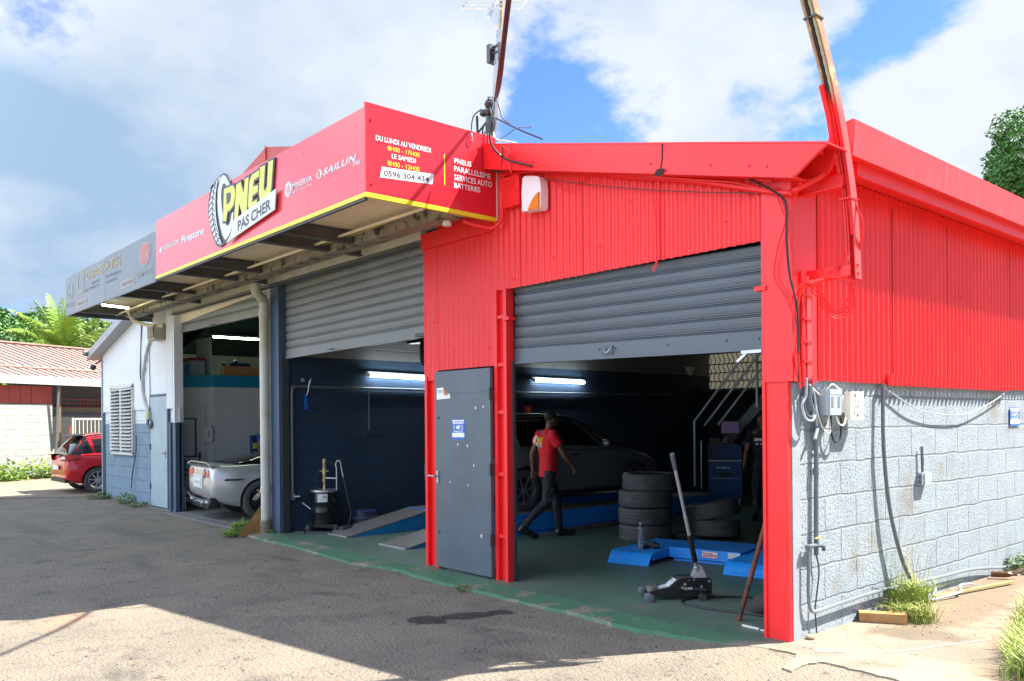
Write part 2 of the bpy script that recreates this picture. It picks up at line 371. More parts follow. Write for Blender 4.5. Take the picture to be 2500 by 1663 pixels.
ys = [-200, -60, -20, -12]+[-9+i*.25 for i in range(37)]+[2, 6, 12, 30, 80, 300]
vs = [V((x, y, gz(x, y))) for y in ys for x in xs]; nx = len(xs)
g.add(vs, [(j*nx+i, j*nx+i+1, (j+1)*nx+i+1, (j+1)*nx+i) for j in range(len(ys)-1) for i in range(nx-1)])
struct('yard_ground', g, ground_mat(), 180)

m_floor = M('painted_floor', (.085, .160, .112), .5, var=.2, scale=1.3,
            spots=[((.145, .160, .135), .8, .45, .25), ((.20, .17, .135), 1.5, .60, .03), ((.05, .055, .05), 2.6, .62, .12), ((.24, .20, .16), 9, .70, .03)], bump=.35, bscale=30)
m_apron = M('apron_concrete', (.060, .165, .090), .8, var=.16, scale=2,
            spots=[((.22, .188, .145), 1.3, .52, .04), ((.20, .175, .135), 9, .60, .05), ((.10, .135, .09), 3, .60, .1), ((.10, .08, .065), 5, .64, .12)], bump=.5, bscale=40)
edge = [(-8.9, -.40), (-8.4, -.43), (-7.9, -.46), (-7.3, -.42), (-6.8, -.47), (-6.2, -.50), (-5.5, -.55), (-5.2, -.48), (-4.7, -.38), (-4.37, -.44), (-3.8, -.49), (-3.17, -.48),
        (-2.65, -.50), (-2.27, -.51), (-1.94, -.47), (-1.48, -.50), (-1.07, -.50), (-.76, -.44), (-.35, -.36), (-.02, -.26)]
fine = []
for (a, b) in zip(edge, edge[1:]):
    for k in range(6):
        t = k/6; x = a[0]+(b[0]-a[0])*t; fine.append((x, a[1]+(b[1]-a[1])*t+.03*noise.noise(V((x*5, 0, 2)))))
fine.append(edge[-1])
ap = MB(); n = len(fine)
ap.add([V((x, y-.02, -.06)) for x, y in fine]+[V((x, y, -.006+.004*noise.noise(V((x*3, 1, 0))))) for x, y in fine]+[V((x, -.16+.05*noise.noise(V((x*2, 5, 0))), .002)) for x, y in fine],
       [(i, i+1, n+i+1, n+i) for i in range(n-1)]+[(n+i, n+i+1, 2*n+i+1, 2*n+i) for i in range(n-1)])
struct('threshold_apron', ap, m_apron, 40)
fl = MB(); fl.add([V((x, -.16+.05*noise.noise(V((x*2, 5, 0))), .002)) for x, y in fine]+[V((x, 10.8, .002)) for x, y in fine], [(i, i+1, n+i+1, n+i) for i in range(n-1)])
struct('workshop_floor', fl, m_floor, 0)
m_greyfl = M('bare_floor', (.17, .165, .155), .7, var=.2, scale=1.5, spots=[((.08, .075, .07), 1.4, .58, .2)], bump=.3, bscale=30)
fl = MB().box(-17.6, -8.95, -.02, 10.8, -.3, -.004); fl.box(-12.95, -9.0, -.22, -.02, -.3, -.012); struct('back_bay_floor', fl, m_greyfl)
# side concrete slab
m_slab = M('side_slab', (.235, .20, .145), .85, var=.12, scale=1.5,
           spots=[((.16, .125, .085), 2.2, .52, .16), ((.34, .13, .10), 1.1, .66, .06), ((.12, .10, .08), 14, .66, .05)], bump=.5, bscale=45)
sl = [(-.02, -.28), (.07, -.24), (.20, -.28), (.25, -.42), (.30, -.62), (.39, -.68), (.37, -.42), (.42, -.30), (.66, -.31), (.94, -.34), (1.3, -.4), (2.2, -.5), (2.6, .5), (2.5, 2.6), (2.6, 6), (2.4, 12), (-.02, 12)]
fine = []
for a, b in zip(sl, sl[1:]+sl[:1]):
    k = max(1, int(math.dist(a, b)/.035)) if a[1] < 0 else 1
    for j in range(k):
        t = j/k; x = a[0]+(b[0]-a[0])*t; y = a[1]+(b[1]-a[1])*t
        if k > 1: x, y = x+.03*noise.noise(V((x*7, y*7, 3)))+.012*noise.noise(V((x*25, y*25, 3))), y+.035*noise.noise(V((x*8, y*8, 0)))+.014*noise.noise(V((x*30, y*30, 0)))
        fine.append((x, y))
nt = m_slab.node_tree; p = nt.nodes['Principled BSDF']; src = p.inputs['Base Color'].links[0].from_socket
for cx, cy, sx_, sy_, rt, col, am in [(.35, 2.4, .42, 1.9, .05, (.16, .115, .07), .9), (.25, 4.4, .4, 1.2, 0, (.16, .115, .07), .85), (1.5, 1.6, .75, 2.2, .1, (.17, .125, .075), .9), (.55, .9, .45, .22, .4, (.12, .09, .06), .8), (.9, .55, .5, .3, .3, (.155, .13, .10), .6), (.25, -.1, .22, .16, 0, (.34, .12, .10), .5)]:
    src, _ = blob_nodes(m_slab, src, cx, cy, sx_, sy_, rt, col, .35, am)
nt.links.new(src, p.inputs['Base Color'])
s_ = MB().prism(fine, (0, 0, .06), (0, 0, -.057), (1, 0, 0), (0, 1, 0)); struct('side_slab', s_, m_slab, 0)
m_pink = M('pink_marking', (.58, .20, .17), .8, var=.3, scale=20)
pk = MB(); pk.bar((.62, .22, .004), (.62+.36, .22+.95, .004), .035, .003); pk.bar((.24, -.1, .004), (.40, .06, .004), .10, .003)
pk.bar((.55, 3.1, .004), (.75, 3.35, .004), .05, .003)
o = part('pink_ground_line', pk, m_pink); o['kind'] = 'structure'
# ================================================================== GARAGE BUILDING
G = thing('garage_building', 'red corrugated tyre garage with grey block side wall and open shutters', 'garage', (-8.5, 5, 0))
roofz = lambda x, off=0: 5.80-.2505*abs(x+8.38)+off
# --- side wall
m_side = block_mat('side_block_wall', (.315, .365, .41), 1, rough_amt=.75, pit=((.13, .155, .18), .37), spots=[((.24, .275, .31), 2.2, .55, .2), ((.28, .27, .24), 1.2, .62, .1), ((.17, .17, .155), 3.0, .64, .12, (2, 2, .6)), ((.24, .22, .185), .8, .60, .12)])
part('side_wall', MB().box(-.2, 0, .13, 10.9, -.1, 3.4), m_side, G)
part('corner_pier', MB().box(-.20, .006, .02, .132, -.08, 1.95), M('pier_paint', (.29, .33, .36), .7, var=.1, spots=[((.5, .5, .47), 3, .66, .1, (4, 4, .4))], bump=.2), G)
c = MB(); corr(c, (.035, .33, 0), (0, 1, 0), 10.6, (1, 0, 0), lambda t: 1.97+.004*noise.noise(V((t*2, 0, 0))), lambda t: 3.6, .092, .017, 8)
m_redside = M('side_sheet_red', (.87, .032, .033), .4, var=.08, scale=1.2, spots=[((.88, .13, .12), 2.0, .62, .25, (3, 9, .35)), ((.60, .02, .02), 1.5, .66, .12, (3, 12, .4))])  # sunlit pink put into the base colour, paler than the front red
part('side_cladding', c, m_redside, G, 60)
c = MB(); corr(c, (.058, 1.45, 0), (0, 1, 0), 2.9, (1, 0, 0), lambda t: 1.955, lambda t: 2.045, .092, .017, 8)
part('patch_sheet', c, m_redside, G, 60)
c = MB()
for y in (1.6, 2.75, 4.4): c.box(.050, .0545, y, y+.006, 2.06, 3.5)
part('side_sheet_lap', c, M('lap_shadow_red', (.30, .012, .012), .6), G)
part('corner_flashing', MB().box(-.207, .045, -.035, -.02, 1.955, 3.52).box(.03, .046, -.02, .33, 1.955, 3.55), m_red, G)
# --- front red cladding, each strip of sheet its own wave
c = MB()
corr(c, (-3.42, -.012, 0), (1, 0, 0), 3.215, (0, -1, 0), lambda t: 3.045+.001*math.sin(t*9), lambda t: roofz(-3.42+t, -.16), .088, .010, 8)
corr(c, (-4.70, -.016, 0), (1, 0, 0), .27, (0, -1, 0), lambda t: 2.15, lambda t: 3.86, .088, .010, 8)
corr(c, (-4.43, -.014, 0), (1, 0, 0), 1.01, (0, -1, 0), lambda t: 2.262, lambda t: 4.6, .088, .010, 8)
part('front_cladding', c, m_red, G, 60)
c = MB()
for x, z1, z0 in [(-3.0, 4.14, 3.05), (-2.12, 3.95, 3.05), (-1.2, 3.75, 3.05)]: c.box(x-.004, x+.004, -.030, -.024, z0, z1)
part('sheet_lap', c, m_redpost, G)
c = MB()
for i in range(12):
    x = -4.5+4.2*((i*.618) % 1); z = random.choice([2.6, 3.25, 3.62]) if x > -3.3 else random.uniform(2.4, 3.7)
    if x > -3.3 and z < 3.05: z = 3.12+.4*random.random()
    c.ball((x, -.024, z), .008, n=8)
for i in range(7): c.ball((.055, .55+i*.63, 2.15 if i % 2 else 2.85), .008, n=8)
part('sheet_screws', c, m_redpost, G)
# flashing over the pier of the doorway
part('door_head_beam', MB().box(-4.7, -3.42, -.06, -.025, 3.68, 3.86), m_red, G)
# --- steel posts
def hpost(x0, x1, z1, ribs=()):
    m = MB().box(x0, x0+.045, -.03, .07, -.02, z1).box(x1-.045, x1, -.03, .07, -.02, z1).box(x0+.045, x1-.045, .02, .06, -.02, z1)
    for z in ribs: m.box(x0+.045, x1-.045, -.02, .02, z, z+.035)
    return m
part('steel_post', hpost(-4.69, -4.44, 2.2), m_redpost, G)
part('steel_post', hpost(-3.42, -3.22, 3.06, (.45, 1.1, 1.75, 2.25, 2.75)), m_redpost, G)
part('steel_post', MB().box(-.215, -.19, -.03, .16, -.03, 3.05).box(-.19, -.02, -.015, .02, -.03, 1.96).box(-.025, -.0, -.03, .018, -.03, 1.96), m_redpost, G)
c = MB()
for x, z in [(-3.21, 2.72), (-.215, 2.66)]: c.box(x-.05, x+.05, -.05, .05, z, z+.035)
part('stop_lug', c, m_redpost, G)
# --- interior walls
m_int = block_mat('interior_navy_wall', (.019, .045, .088), 1, course=.24, width=.48, rough_amt=.8, band=(2.71, (.23, .225, .22)))
m_int2 = block_mat('interior_back_wall', (.012, .018, .028), 0, course=.24, width=.48, rough_amt=.8, band=(2.75, (.17, .17, .175)))
part('partition_wall', MB().box(-8.72, -8.52, .02, 10.8, -.05, 5.6), m_int, G)
bw = MB()
for a in [(-17.5, -8.58, 0, 4.4), (-7.0, 0, 0, 4.4), (-8.58, -7.0, 0, 2.38), (-8.58, -7.0, 3.4, 4.4)]: bw.box(a[0], a[1], 10.8, 11, a[2]-.05, a[3])
part('back_wall', bw, m_int2, G)
part('inner_side_wall', MB().box(-.32, -.21, .16, 10.79, -.04, 3.5), m_int, G)
m_roofin = M('dark_roof_sheet', (.05, .055, .06), .6, var=.2)
# --- roof
rf = MB()
for sx in (1, -1):
    x1 = .42 if sx > 0 else -18.0
    a = [V((-8.4, -.02, 5.78)), V((x1, -.02, roofz(x1))), V((x1, 11.2, roofz(x1))), V((-8.4, 11.2, 5.78))]
    if sx > 0: a[1].x = a[2].x = .08; a[1].z = a[2].z = roofz(.08)
    a = [p-V((0, 0, .02)) for p in a]
    rf.add(a+[p-V((0, 0, .05)) for p in a], [(0, 1, 2, 3), (4, 7, 6, 5), (0, 4, 5, 1), (1, 5, 6, 2), (2, 6, 7, 3), (3, 7, 4, 0)])
part('roof', rf, m_roofin, G, 0)
part('verge_soffit', MB().prism([(-3.4, roofz(-3.4)-.02), (.30, roofz(.30)-.02), (.30, roofz(.30)-.05), (-3.4, roofz(-3.4)-.05)], (0, .15, 0), (0, -.17, 0)), m_red, G, 0)
part('corner_return', MB().prism([(-.05, 3.45), (.30, 3.45), (.36, 3.62), (.28, 3.68), (-.05, 3.74)], (0, .02, 0), (0, .03, 0)), m_red, G, 0)
part('back_gable', MB().prism([(-17.6, 4.3), (-.1, 4.3), (-.1, roofz(-.1)-.08), (-8.4, 5.70), (-17.6, roofz(-17.6)-.08)][1:4]+[(-17.6, roofz(-17.6)-.08)], (0, .2, 0), (0, 10.8, 0)), m_roofin, G, 0)
pu = MB()
for y in (1.5, 4.0, 6.5, 9.0):
    pu.bar((-8.4, y, 5.55), (-.35, y, roofz(-.35)-.2), .1, .18); pu.bar((-8.4, y, 5.55), (-17.5, y, roofz(-17.5)-.2), .1, .18)
for x in (-16, -14, -12, -10): pu.box(x-.05, x+.05, .1, 10.7, roofz(x)-.13, roofz(x)-.085)
part('roof_beams', pu, m_blackp, G)
# --- front rake fascia (descends to the right) with lips and sheet joints
def rake(xa, xb, h, y0, y1, mat, cut=0, name='rake_fascia', top=0.):
    pts = [(xa, roofz(xa, top)), (xb, roofz(xb, top)), (xb-cut, roofz(xb-cut, top)-h), (xa, roofz(xa, top)-h)]
    if xa < -8.4 < xb: pts = [(xa, roofz(xa, top)), (-8.4, roofz(-8.4, top)), (xb, roofz(xb, top)), (xb-cut, roofz(xb-cut, top)-h), (-8.4, roofz(-8.4, top)-h), (xa, roofz(xa, top)-h)]
    return part(name, MB().prism(pts, (0, y1-y0, 0), (0, y0, 0)), mat, G, 0)
rake(-3.36, .42, .235, -.20, -.17, m_red, cut=.25)
part('fascia_lip', MB().prism([(-3.36, roofz(-3.36)-.235), (.17, roofz(.17)-.235), (.165, roofz(.165)-.253), (-3.36, roofz(-3.36)-.253)], (0, .20, 0), (0, -.215, 0)), m_red, G, 0)
part('fascia_cap', MB().prism([(-3.36, roofz(-3.36)+.012), (.42, roofz(.42)+.012), (.42, roofz(.42)), (-3.36, roofz(-3.36))], (0, .3, 0), (0, -.205, 0)), m_red, G, 0)
jt = MB()
for x in (-3.05, -1.02):
    z = roofz(x)
    jt.add([V(p) for p in [(x-.008, -.203, z), (x+.006, -.203, z), (x+.002, -.203, z-.12), (x-.022, -.203, z-.232), (x-.032, -.203, z-.232), (x-.010, -.203, z-.11)]], [(0, 1, 2, 5), (5, 2, 3, 4)])
for k in range(14):
    a = k/14*6.283
x = -1.04; z = roofz(x)-.24
jt.add([V((x+(.045+.02*random.random())*math.cos(k*.52), -.219, z+(.028+.014*random.random())*math.sin(k*.52))) for k in range(12)], [tuple(range(12))])
part('fascia_split', jt, M('rust_split', (.05, .02, .012), .9), G, 0)
jt = MB()
for x in (-2.6, -1.15, -.55, -.2, -.05): jt.ball((x, -.203, roofz(x)-.17), .010, n=8)
part('fascia_screws', jt, m_redpost, G)
part('rake_fascia', MB().prism([(-9.9, roofz(-9.9)), (-8.4, 5.78), (-5.0, roofz(-5)), (-5.0, roofz(-5)-.42), (-8.4, 5.36), (-9.9, roofz(-9.9)-.42)], (0, .05, 0), (0, -.25, 0)), m_redfade, G, 0, label='faded rust red roof edge showing above the sign')
jt = MB().bar((-8.4, -.262, 5.79), (-8.4, -.262, 5.36), .03, .02); part('ridge_joint', jt, m_redfade, G)
gp = MB().prism([(-17.4, 3.9), (-8.4, 5.75), (-3.42, roofz(-3.42)-.05), (-3.42, 4.0), (-17.4, 3.4)], (0, .05, 0), (0, .06, 0)); part('gable_infill', gp, m_cream, G, 0)
# --- side eave box
ez = 3.83
ea = MB().prism([(.405, 3.595), (.43, 3.85), (.40, 3.865), (.375, 3.62)], (0, 11, 0), (0, .20, 0), (1, 0, 0), (0, 0, 1))
part('eave_gutter_face', ea, m_redgut, G, 0)
ea = MB().prism([(.10, 3.655), (.375, 3.62), (.40, 3.862), (.28, 3.84), (.20, 3.74)], (0, .02, 0), (0, .202, 0)); part('eave_end_cap', ea, m_red, G, 0)
ea = MB().box(.03, .392, .215, 11.2, 3.606, 3.622); part('eave_soffit', ea, m_red, G, 0)
ea = MB().box(.318, .33, .42, 11.2, 3.50, 3.605).box(.318, .345, .42, 11.2, 3.494, 3.50).box(.03, .318, .40, .43, 3.494, 3.60)
part('eave_purlin', ea, m_red, G, 0)
# --- white end of the building on the left
m_wb = block_mat('blue_white_block_wall', (.19, .27, .335), 0, course=.25, width=.5, rough_amt=.35, band=(1.70, (.66, .69, .70)), spots=[((.21, .30, .36), 1.6, .55, .2)])
wl = MB()
for a in [(-17.7, -17.08, 0, 2.0), (-15.52, -14.4, 0, 2.0), (-17.08, -15.52, 0, 1.08), (-13.36, -12.86, 0, 2.0)]: wl.box(a[0], a[1], 0.02, .16 if a[0] < -13.4 else .05, a[2]-.06, a[3])
part('end_wall', wl, m_wb, G)
c = MB()
corr(c, (-17.8, -.01, 0), (1, 0, 0), .72, (0, -1, 0), lambda t: 1.95, lambda t: roofz(-17.8+t, -.12), .10, .008, 6)
corr(c, (-17.08, -.01, 0), (1, 0, 0), 1.56, (0, -1, 0), lambda t: 2.52, lambda t: roofz(-17.08+t, -.12), .10, .008, 6)
corr(c, (-15.52, -.01, 0), (1, 0, 0), 1.12, (0, -1, 0), lambda t: 1.97, lambda t: roofz(-15.52+t, -.12), .10, .008, 6)
corr(c, (-14.4, -.01, 0), (1, 0, 0), 1.04, (0, -1, 0), lambda t: 2.25, lambda t: 3.95, .10, .008, 6)
corr(c, (-13.36, -.04, 0), (1, 0, 0), .36, (0, -1, 0), lambda t: 1.97, lambda t: 3.9, .12, .012, 6)
part('end_cladding', c, m_wsheet, G, 60)
part('end_corner_trim', MB().box(-17.86, -17.78, -.03, .1, -.05, 3.42), M('grey_trim', (.25, .30, .34), .5), G)
part('end_wall_return', MB().box(-17.78, -17.6, .1, 10.9, -.05, 3.4), m_wb, G)
part('rake_trim', MB().prism([(-18.15, roofz(-18.15, .02)), (-14.6, roofz(-14.6, .02)), (-14.6, roofz(-14.6, -.16)), (-18.15, roofz(-18.15, -.16))], (0, .3, 0), (0, -.26, 0)), M('grey_roof_trim', (.33, .35, .37), .5, var=.15), G, 0, label='grey sheet roof edge of the white end wall')
part('gutter', MB().tube([(-18.1, -.35, 3.36), (-18.1, 11, 3.36)], .075, 10), M('dark_gutter', (.16, .15, .14), .6, var=.3), G)
part('steel_column', MB().box(-13.0, -12.86, -.06, .1, -.05, 1.7).box(-13.26, -13.16, -.05, .05, -.05, 1.7), m_blue, G)
part('steel_column', MB().box(-12.95, -12.88, -.065, .1, 1.705, 3.75), m_wsheet, G)
# louvred window
W = part('louvre_window', MB().box(-17.10, -17.02, -.05, .08, 1.04, 2.50).box(-15.58, -15.50, -.05, .08, 1.04, 2.50).box(-17.1, -15.5, -.05, .08, 2.47, 2.55).box(-17.1, -15.5, -.05, .08, 1.0, 1.06).box(-16.42, -16.30, -.045, .07, 1.06, 2.47), M('window_frame_white', (.60, .60, .57), .5, var=.15), G)
s = MB()
for i in range(18):
    z = 1.12+i*.077
    for x0, x1 in ((-17.06, -16.40), (-16.33, -15.54)):
        s.add([V((x0, -.09, z-.012)), V((x1, -.09, z-.012)), V((x1, -.015, z+.035)), V((x0, -.015, z+.035)), V((x0, -.086, z-.018)), V((x1, -.086, z-.018)), V((x1, -.011, z+.029)), V((x0, -.011, z+.029))],
              [(0, 1, 2, 3), (7, 6, 5, 4), (0, 4, 5, 1), (2, 6, 7, 3), (0, 3, 7, 4), (1, 5, 6, 2)])
part('louvre_blades', s, M('blade_white', (.66, .66, .62), .4, var=.1), W)
s = MB()
for i in range(13): s.box(-17.0+i*.12, -16.985+i*.12, .05, .065, 1.06, 2.47)
part('security_bars', s, m_dark, W)
# pale door
D = part('pale_steel_door', MB().box(-14.36, -13.40, -.035, .0, .02, 2.22), m_ldoor, G)
part('door_frame', MB().box(-14.42, -14.37, -.03, .03, 0, 2.27).box(-13.39, -13.35, -.03, .03, 0, 2.27).box(-14.37, -13.39, -.03, .03, 2.23, 2.27), m_blue, D)
part('handle', MB().box(-13.50, -13.46, -.05, -.036, 1.0, 1.16).tube([(-13.48, -.05, 1.10), (-13.48, -.09, 1.10), (-13.62, -.09, 1.10)], .012), m_metal, D)
part('hinge', MB().box(-14.38, -14.35, -.055, -.036, .35, .47).box(-14.38, -14.35, -.055, -.036, 1.15, 1.27).box(-14.38, -14.35, -.055, -.036, 1.9, 2.02), m_blue, D)
# grey man door between the bays
D = part('grey_steel_door', MB().box(-4.425, -3.435, -.075, -.035, .03, 2.24), m_door, G)
part('handle', MB().box(-4.39, -4.36, -.088, -.076, .98, 1.12).tube([(-4.375, -.085, 1.06), (-4.375, -.13, 1.06), (-4.50, -.13, 1.06)], .011), m_metal, D)
dm = MB()
for x, z, r_ in [(-4.36, .42, .016), (-4.36, 1.72, .016)]: dm.lathe([(r_, -.004), (r_, 0)], (x, -.079, z), 'Y', 12)
for z in (.35, 1.1, 1.9): dm.box(-3.445, -3.425, -.09, -.03, z, z+.13)
part('lock_and_hinges', dm, m_dark, D)
dm = MB()
for x, z in [(-4.0, 1.42), (-3.83, 1.41), (-4.15, 1.0), (-3.82, .98), (-3.68, 1.82), (-3.55, 1.83), (-3.6, .45), (-3.72, 1.2)]:
    rr = .007+.006*random.random(); dm.prism([(rr*math.cos(k)*(.7+.5*random.random()), 1.5*rr*math.sin(k)) for k in range(6)], (0, -.002, 0), (x, -.0755, z))
part('paint_chips', dm, m_white, D)
part('panel_seam', MB().box(-4.42, -3.44, -.0765, -.075, 1.985, 1.989), m_dark, D)

# --- roller shutters
def shutter(name, x0, x1, zt, zbL, zbR, y, slat, mat, label, rail=.12, groove=.016):
    prof = []; z = zt; s = MB()
    k = 0
    zz = min(zbL, zbR)+rail
    rows = []
    while z > zz+.01:
        rows += [(z, 0), (z-slat*.05, -groove*.75), (z-slat*.12, -groove), (z-slat*.42, -groove*.86), (z-slat*.44, -groove*.97), (z-slat*.72, -groove*.62), (z-slat*.745, -groove*.1), (z-slat*.77, -groove*.9), (z-slat*.84, -groove*.95), (z-slat*.88, groove*.3), (z-slat*.96, groove*.35)]; z -= slat
    rows.append((z, 0))
    vs = []
    for zz_, yy in rows:
        vs += [V((x0, y+yy, zz_+(zbL-zbR)*0)), V((x1, y+yy, zz_+(zbR-zbL)*1.))]
    s.add(vs, [(2*i, 2*i+1, 2*i+3, 2*i+2) for i in range(len(rows)-1)])
    o = part(name, s, mat, G, 25, label); d = zbR-zbL
    r_ = MB().add([V((x0, y-.02, zbL)), V((x1, y-.02, zbR)), V((x1, y-.02, zbR+rail+.01)), V((x0, y-.02, zbL+rail+.01)), V((x0, y+.03, zbL)), V((x1, y+.03, zbR)), V((x1, y+.03, zbR+rail+.01)), V((x0, y+.03, zbL+rail+.01))],
                  [(0, 1, 2, 3), (4, 7, 6, 5), (0, 4, 5, 1), (3, 2, 6, 7), (0, 3, 7, 4), (1, 5, 6, 2)])
    r_.box(x0, x1, y-.03, y+.035, min(zbL, zbR)-.012, min(zbL, zbR)+.004, None) if abs(d) < .01 else r_.bar((x0, y, zbL-.004), (x1, y, zbR-.004), .065, .02)
    part('bottom_rail', r_, mat, o)
    return o
SH = shutter('roller_shutter', -3.20, -.21, 3.10, 2.285, 2.225, .09, .112, m_shut, 'half raised dark grey shutter of the right bay', .13)
hd = MB().box(-1.97, -1.83, .062, .066, 2.285, 2.365)
part('pull_plate', hd, m_steel, SH)
part('pull_ring', MB().tube(smooth_path([(-1.93, .06, 2.35), (-1.90, .03, 2.31), (-1.86, .02, 2.30), (-1.83, .03, 2.33), (-1.83, .06, 2.355)], 4), .006), m_metal, SH)
b = MB()
for x in (-2.0, -1.80, -1.2, -.6, -.3): b.ball((x, .068, 2.34-.02*(x+2)), .010, n=8)
part('rivet', b, m_shut, SH)
part('end_latch', MB().box(-.42, -.24, .0, .10, 2.19, 2.215).bar((-.38, .03, 2.20), (-.46, .01, 2.13), .03, .02), m_metal, SH)
SH = shutter('roller_shutter', -8.47, -4.60, 3.86, 2.66, 2.70, .09, .1185, m_shutold, 'weathered grey shutter of the middle bay', .11)
part('pull_ring', MB().tube([(-7.0, .06, 2.69), (-7.0, -.02, 2.68), (-6.85, -.02, 2.68)], .008), m_dark, SH)
part('end_latch', MB().box(-4.95, -4.68, .02, .10, 2.69, 2.73), m_dark, SH)
SH = shutter('roller_shutter', -12.84, -8.88, 3.83, 3.43, 3.40, .09, .14, m_shutold, 'short pale shutter over the far left bay', .10)
part('pull_ring', MB().tube([(-11.2, .06, 3.42), (-11.2, -.03, 3.40), (-11.05, -.03, 3.40)], .009), m_dark, SH)
part('guide_rail', MB().box(-3.215, -3.195, .04, .075, 0, 2.3).box(-8.498, -8.47, .0, .12, 0, 2.7), m_dark, G)
# lintel
part('lintel', MB().box(-12.95, -4.70, -.07, .04, 3.80, 3.90).box(-12.95, -4.70, -.09, -.071, 3.885, 3.93), m_lintel, G)
part('lintel_flange', MB().box(-12.9, -4.7, -.12, -.02, 3.74, 3.752), m_steel, G)
# pilaster between the left bays
part('pilaster', MB().box(-8.765, -8.50, -.03, .12, -.05, 3.8), m_blue, G)
part('pilaster_trim', MB().box(-8.87, -8.767, -.035, .12, -.05, 3.8), M('pale_trim', (.50, .48, .42), .6, var=.2), G)
# ================================================================== CANOPY WITH SIGNS
C0, C1, CY = -14.27, -3.40, -1.57       # ends and front face
CN = thing('sign_canopy', 'long canopy clad in grey and red sign boards over the left bays', 'canopy', (-8.8, -.8, 3.7))
rp = part('red_sign_board', MB().box(-9.17, C1-.004, CY-.03, CY, 3.818, 4.61), m_sign, CN, label='red front sign board with tyre brand names')
part('yellow_stripe', MB().box(-9.17, C1-.004, CY-.032, CY, 3.774, 3.816), m_yellow, rp)
part('edge_flashing', MB().box(-9.17, C1-.01, CY-.02, CY+.01, 3.75, 3.772).box(-6.64, -6.634, CY-.0315, CY-.03, 3.85, 4.0), m_dark, rp)
ep = part('end_sign_board', MB().box(C1-.004, C1+.026, CY-.03, -.02, 3.818, 4.655), m_sign_end, CN, label='red end board with opening hours and phone number')
part('yellow_stripe', MB().box(C1-.004, C1+.028, CY-.031, -.02, 3.774, 3.816), m_yellow, ep)
part('white_edge', MB().box(C1-.004, C1+.03, -.018, .0, 3.785, 4.6), m_white, ep)
gp = part('grey_sign_board', MB().box(C0, -11.705, CY-.03, CY, 3.745, 4.465).box(-11.695, -9.175, CY-.03, CY, 3.745, 4.475), m_signgrey, CN, label='weathered grey sign board of an older garage')
part('left_end_board', MB().box(C0-.02, C0, CY-.03, .0, 3.745, 4.46), m_signgrey, CN)
part('rivet', MB().ball((C1+.03, CY+.03, 4.5), .012, n=8).ball((C1+.03, CY+.03, 3.9), .012, n=8).ball((C1+.03, -.25, 4.5), .012, n=8).ball((C1+.03, -.1, 3.95), .01, n=8), m_sign_end, ep)
part('hook', MB().tube(smooth_path([(C1+.02, -.36, 4.60), (C1+.05, -.36, 4.62), (C1+.06, -.36, 4.58), (C1+.055, -.34, 4.545), (C1+.03, -.35, 4.56)], 4), .006), m_metal, ep)
b = MB()
for x in (-9.1, -8.0, -6.9, -5.9, -5.05, -4.5, -3.45): b.ball((x, CY-.03, 3.92), .006, n=8); b.ball((x-.1, CY-.03, 4.52-.05*(x > -6)), .006, n=8)
part('screw', b, m_redpost, rp)
fx = lambda mb, t, x, z, w, h, **k: put_text(mb, t, (x, CY-.033, z), (1, 0, 0), (0, 0, 1), (0, -1, 0), w, h, **k)
ex = lambda mb, t, y, z, w, h, **k: put_text(mb, t, (C1+.0295, y, z), (0, 1, 0), (0, 0, 1), (1, 0, 0), w, h, **k)
def flat(name, mb, mat, par): return part(name, mb, mat, par, 0)
# end board lettering
for args in (('DU LUNDI AU VENDREDI', -1.49, 4.318, .63, .050, .012), ('LE SAMEDI', -1.315, 4.182, .275, .047, .02), ('PNEUS', -.568, 4.283, .215, .053, 0), ('PARALLELISME', -.573, 4.200, .478, .056, .01),
             ('SERVICES AUTO', -.573, 4.112, .492, .058, .02), ('BATTERIES', -.574, 4.034, .337, .054, .02), ('8H00 - 17H00', -1.362, 4.250, .366, .044, .012), ('8H00 - 12H00', -1.363, 4.108, .366, .045, .016)):
    t = MB(); yw = '8H' in args[0]; ex(t, *args[:5], bold=.004 if yw else .012, slope=args[5], space=1.0); flat('yellow_line' if yw else 'white_line', t, m_yellow if yw else m_white, ep)
t = MB()
t.quad((C1+.0295, -.700, 4.038), (C1+.0295, -.688, 4.038), (C1+.0295, -.688, 4.346), (C1+.0295, -.700, 4.346))
flat('divider_line', t, m_yellow, ep)
t = MB().quad((C1+.0292, -1.448, 3.978), (C1+.0292, -.846, 4.018), (C1+.0292, -.824, 4.123), (C1+.0292, -1.426, 4.082)); bx_ = flat('phone_panel', t, m_white, ep)
t = MB(); ex(t, '0596 304 434', -1.405, 3.998, .52, .058, bold=.026, slope=.064)
for i, p in enumerate(t.v): t.v[i].x += .0012
flat('phone_number', t, m_dark, ep)
# red front board lettering
t = MB(); fx(t, 'HANKOOK', -8.86, 4.135, .66, .068, bold=.018, shear=.25)
t.prism([(-9.02, 4.165), (-8.90, 4.215), (-8.895, 4.20), (-8.96, 4.165), (-8.885, 4.19), (-8.89, 4.175), (-8.95, 4.14), (-8.90, 4.155), (-8.88, 4.13), (-8.97, 4.125)], (0, -.002, 0), (0, CY-.031, 0))
flat('brand_lettering', t, m_plate, rp); t = MB(); fx(t, 'Firestone', -8.108, 4.112, .79, .102, bold=.03)
flat('brand_lettering', t, m_plate, rp); t = MB(); fx(t, 'MINERVA', -4.85, 4.150, .44, .062, bold=.02); fx(t, 'PREMIUM QUALITY TYRES', -4.85, 4.103, .44, .022, bold=.01)
t2 = MB(); fx(t2, 'SAILUN', -4.182, 4.145, .65, .068, bold=.03, shear=.3, space=1.1); fx(t2, 'TIRE', -3.60, 4.102, .145, .037, bold=.03, shear=.3)
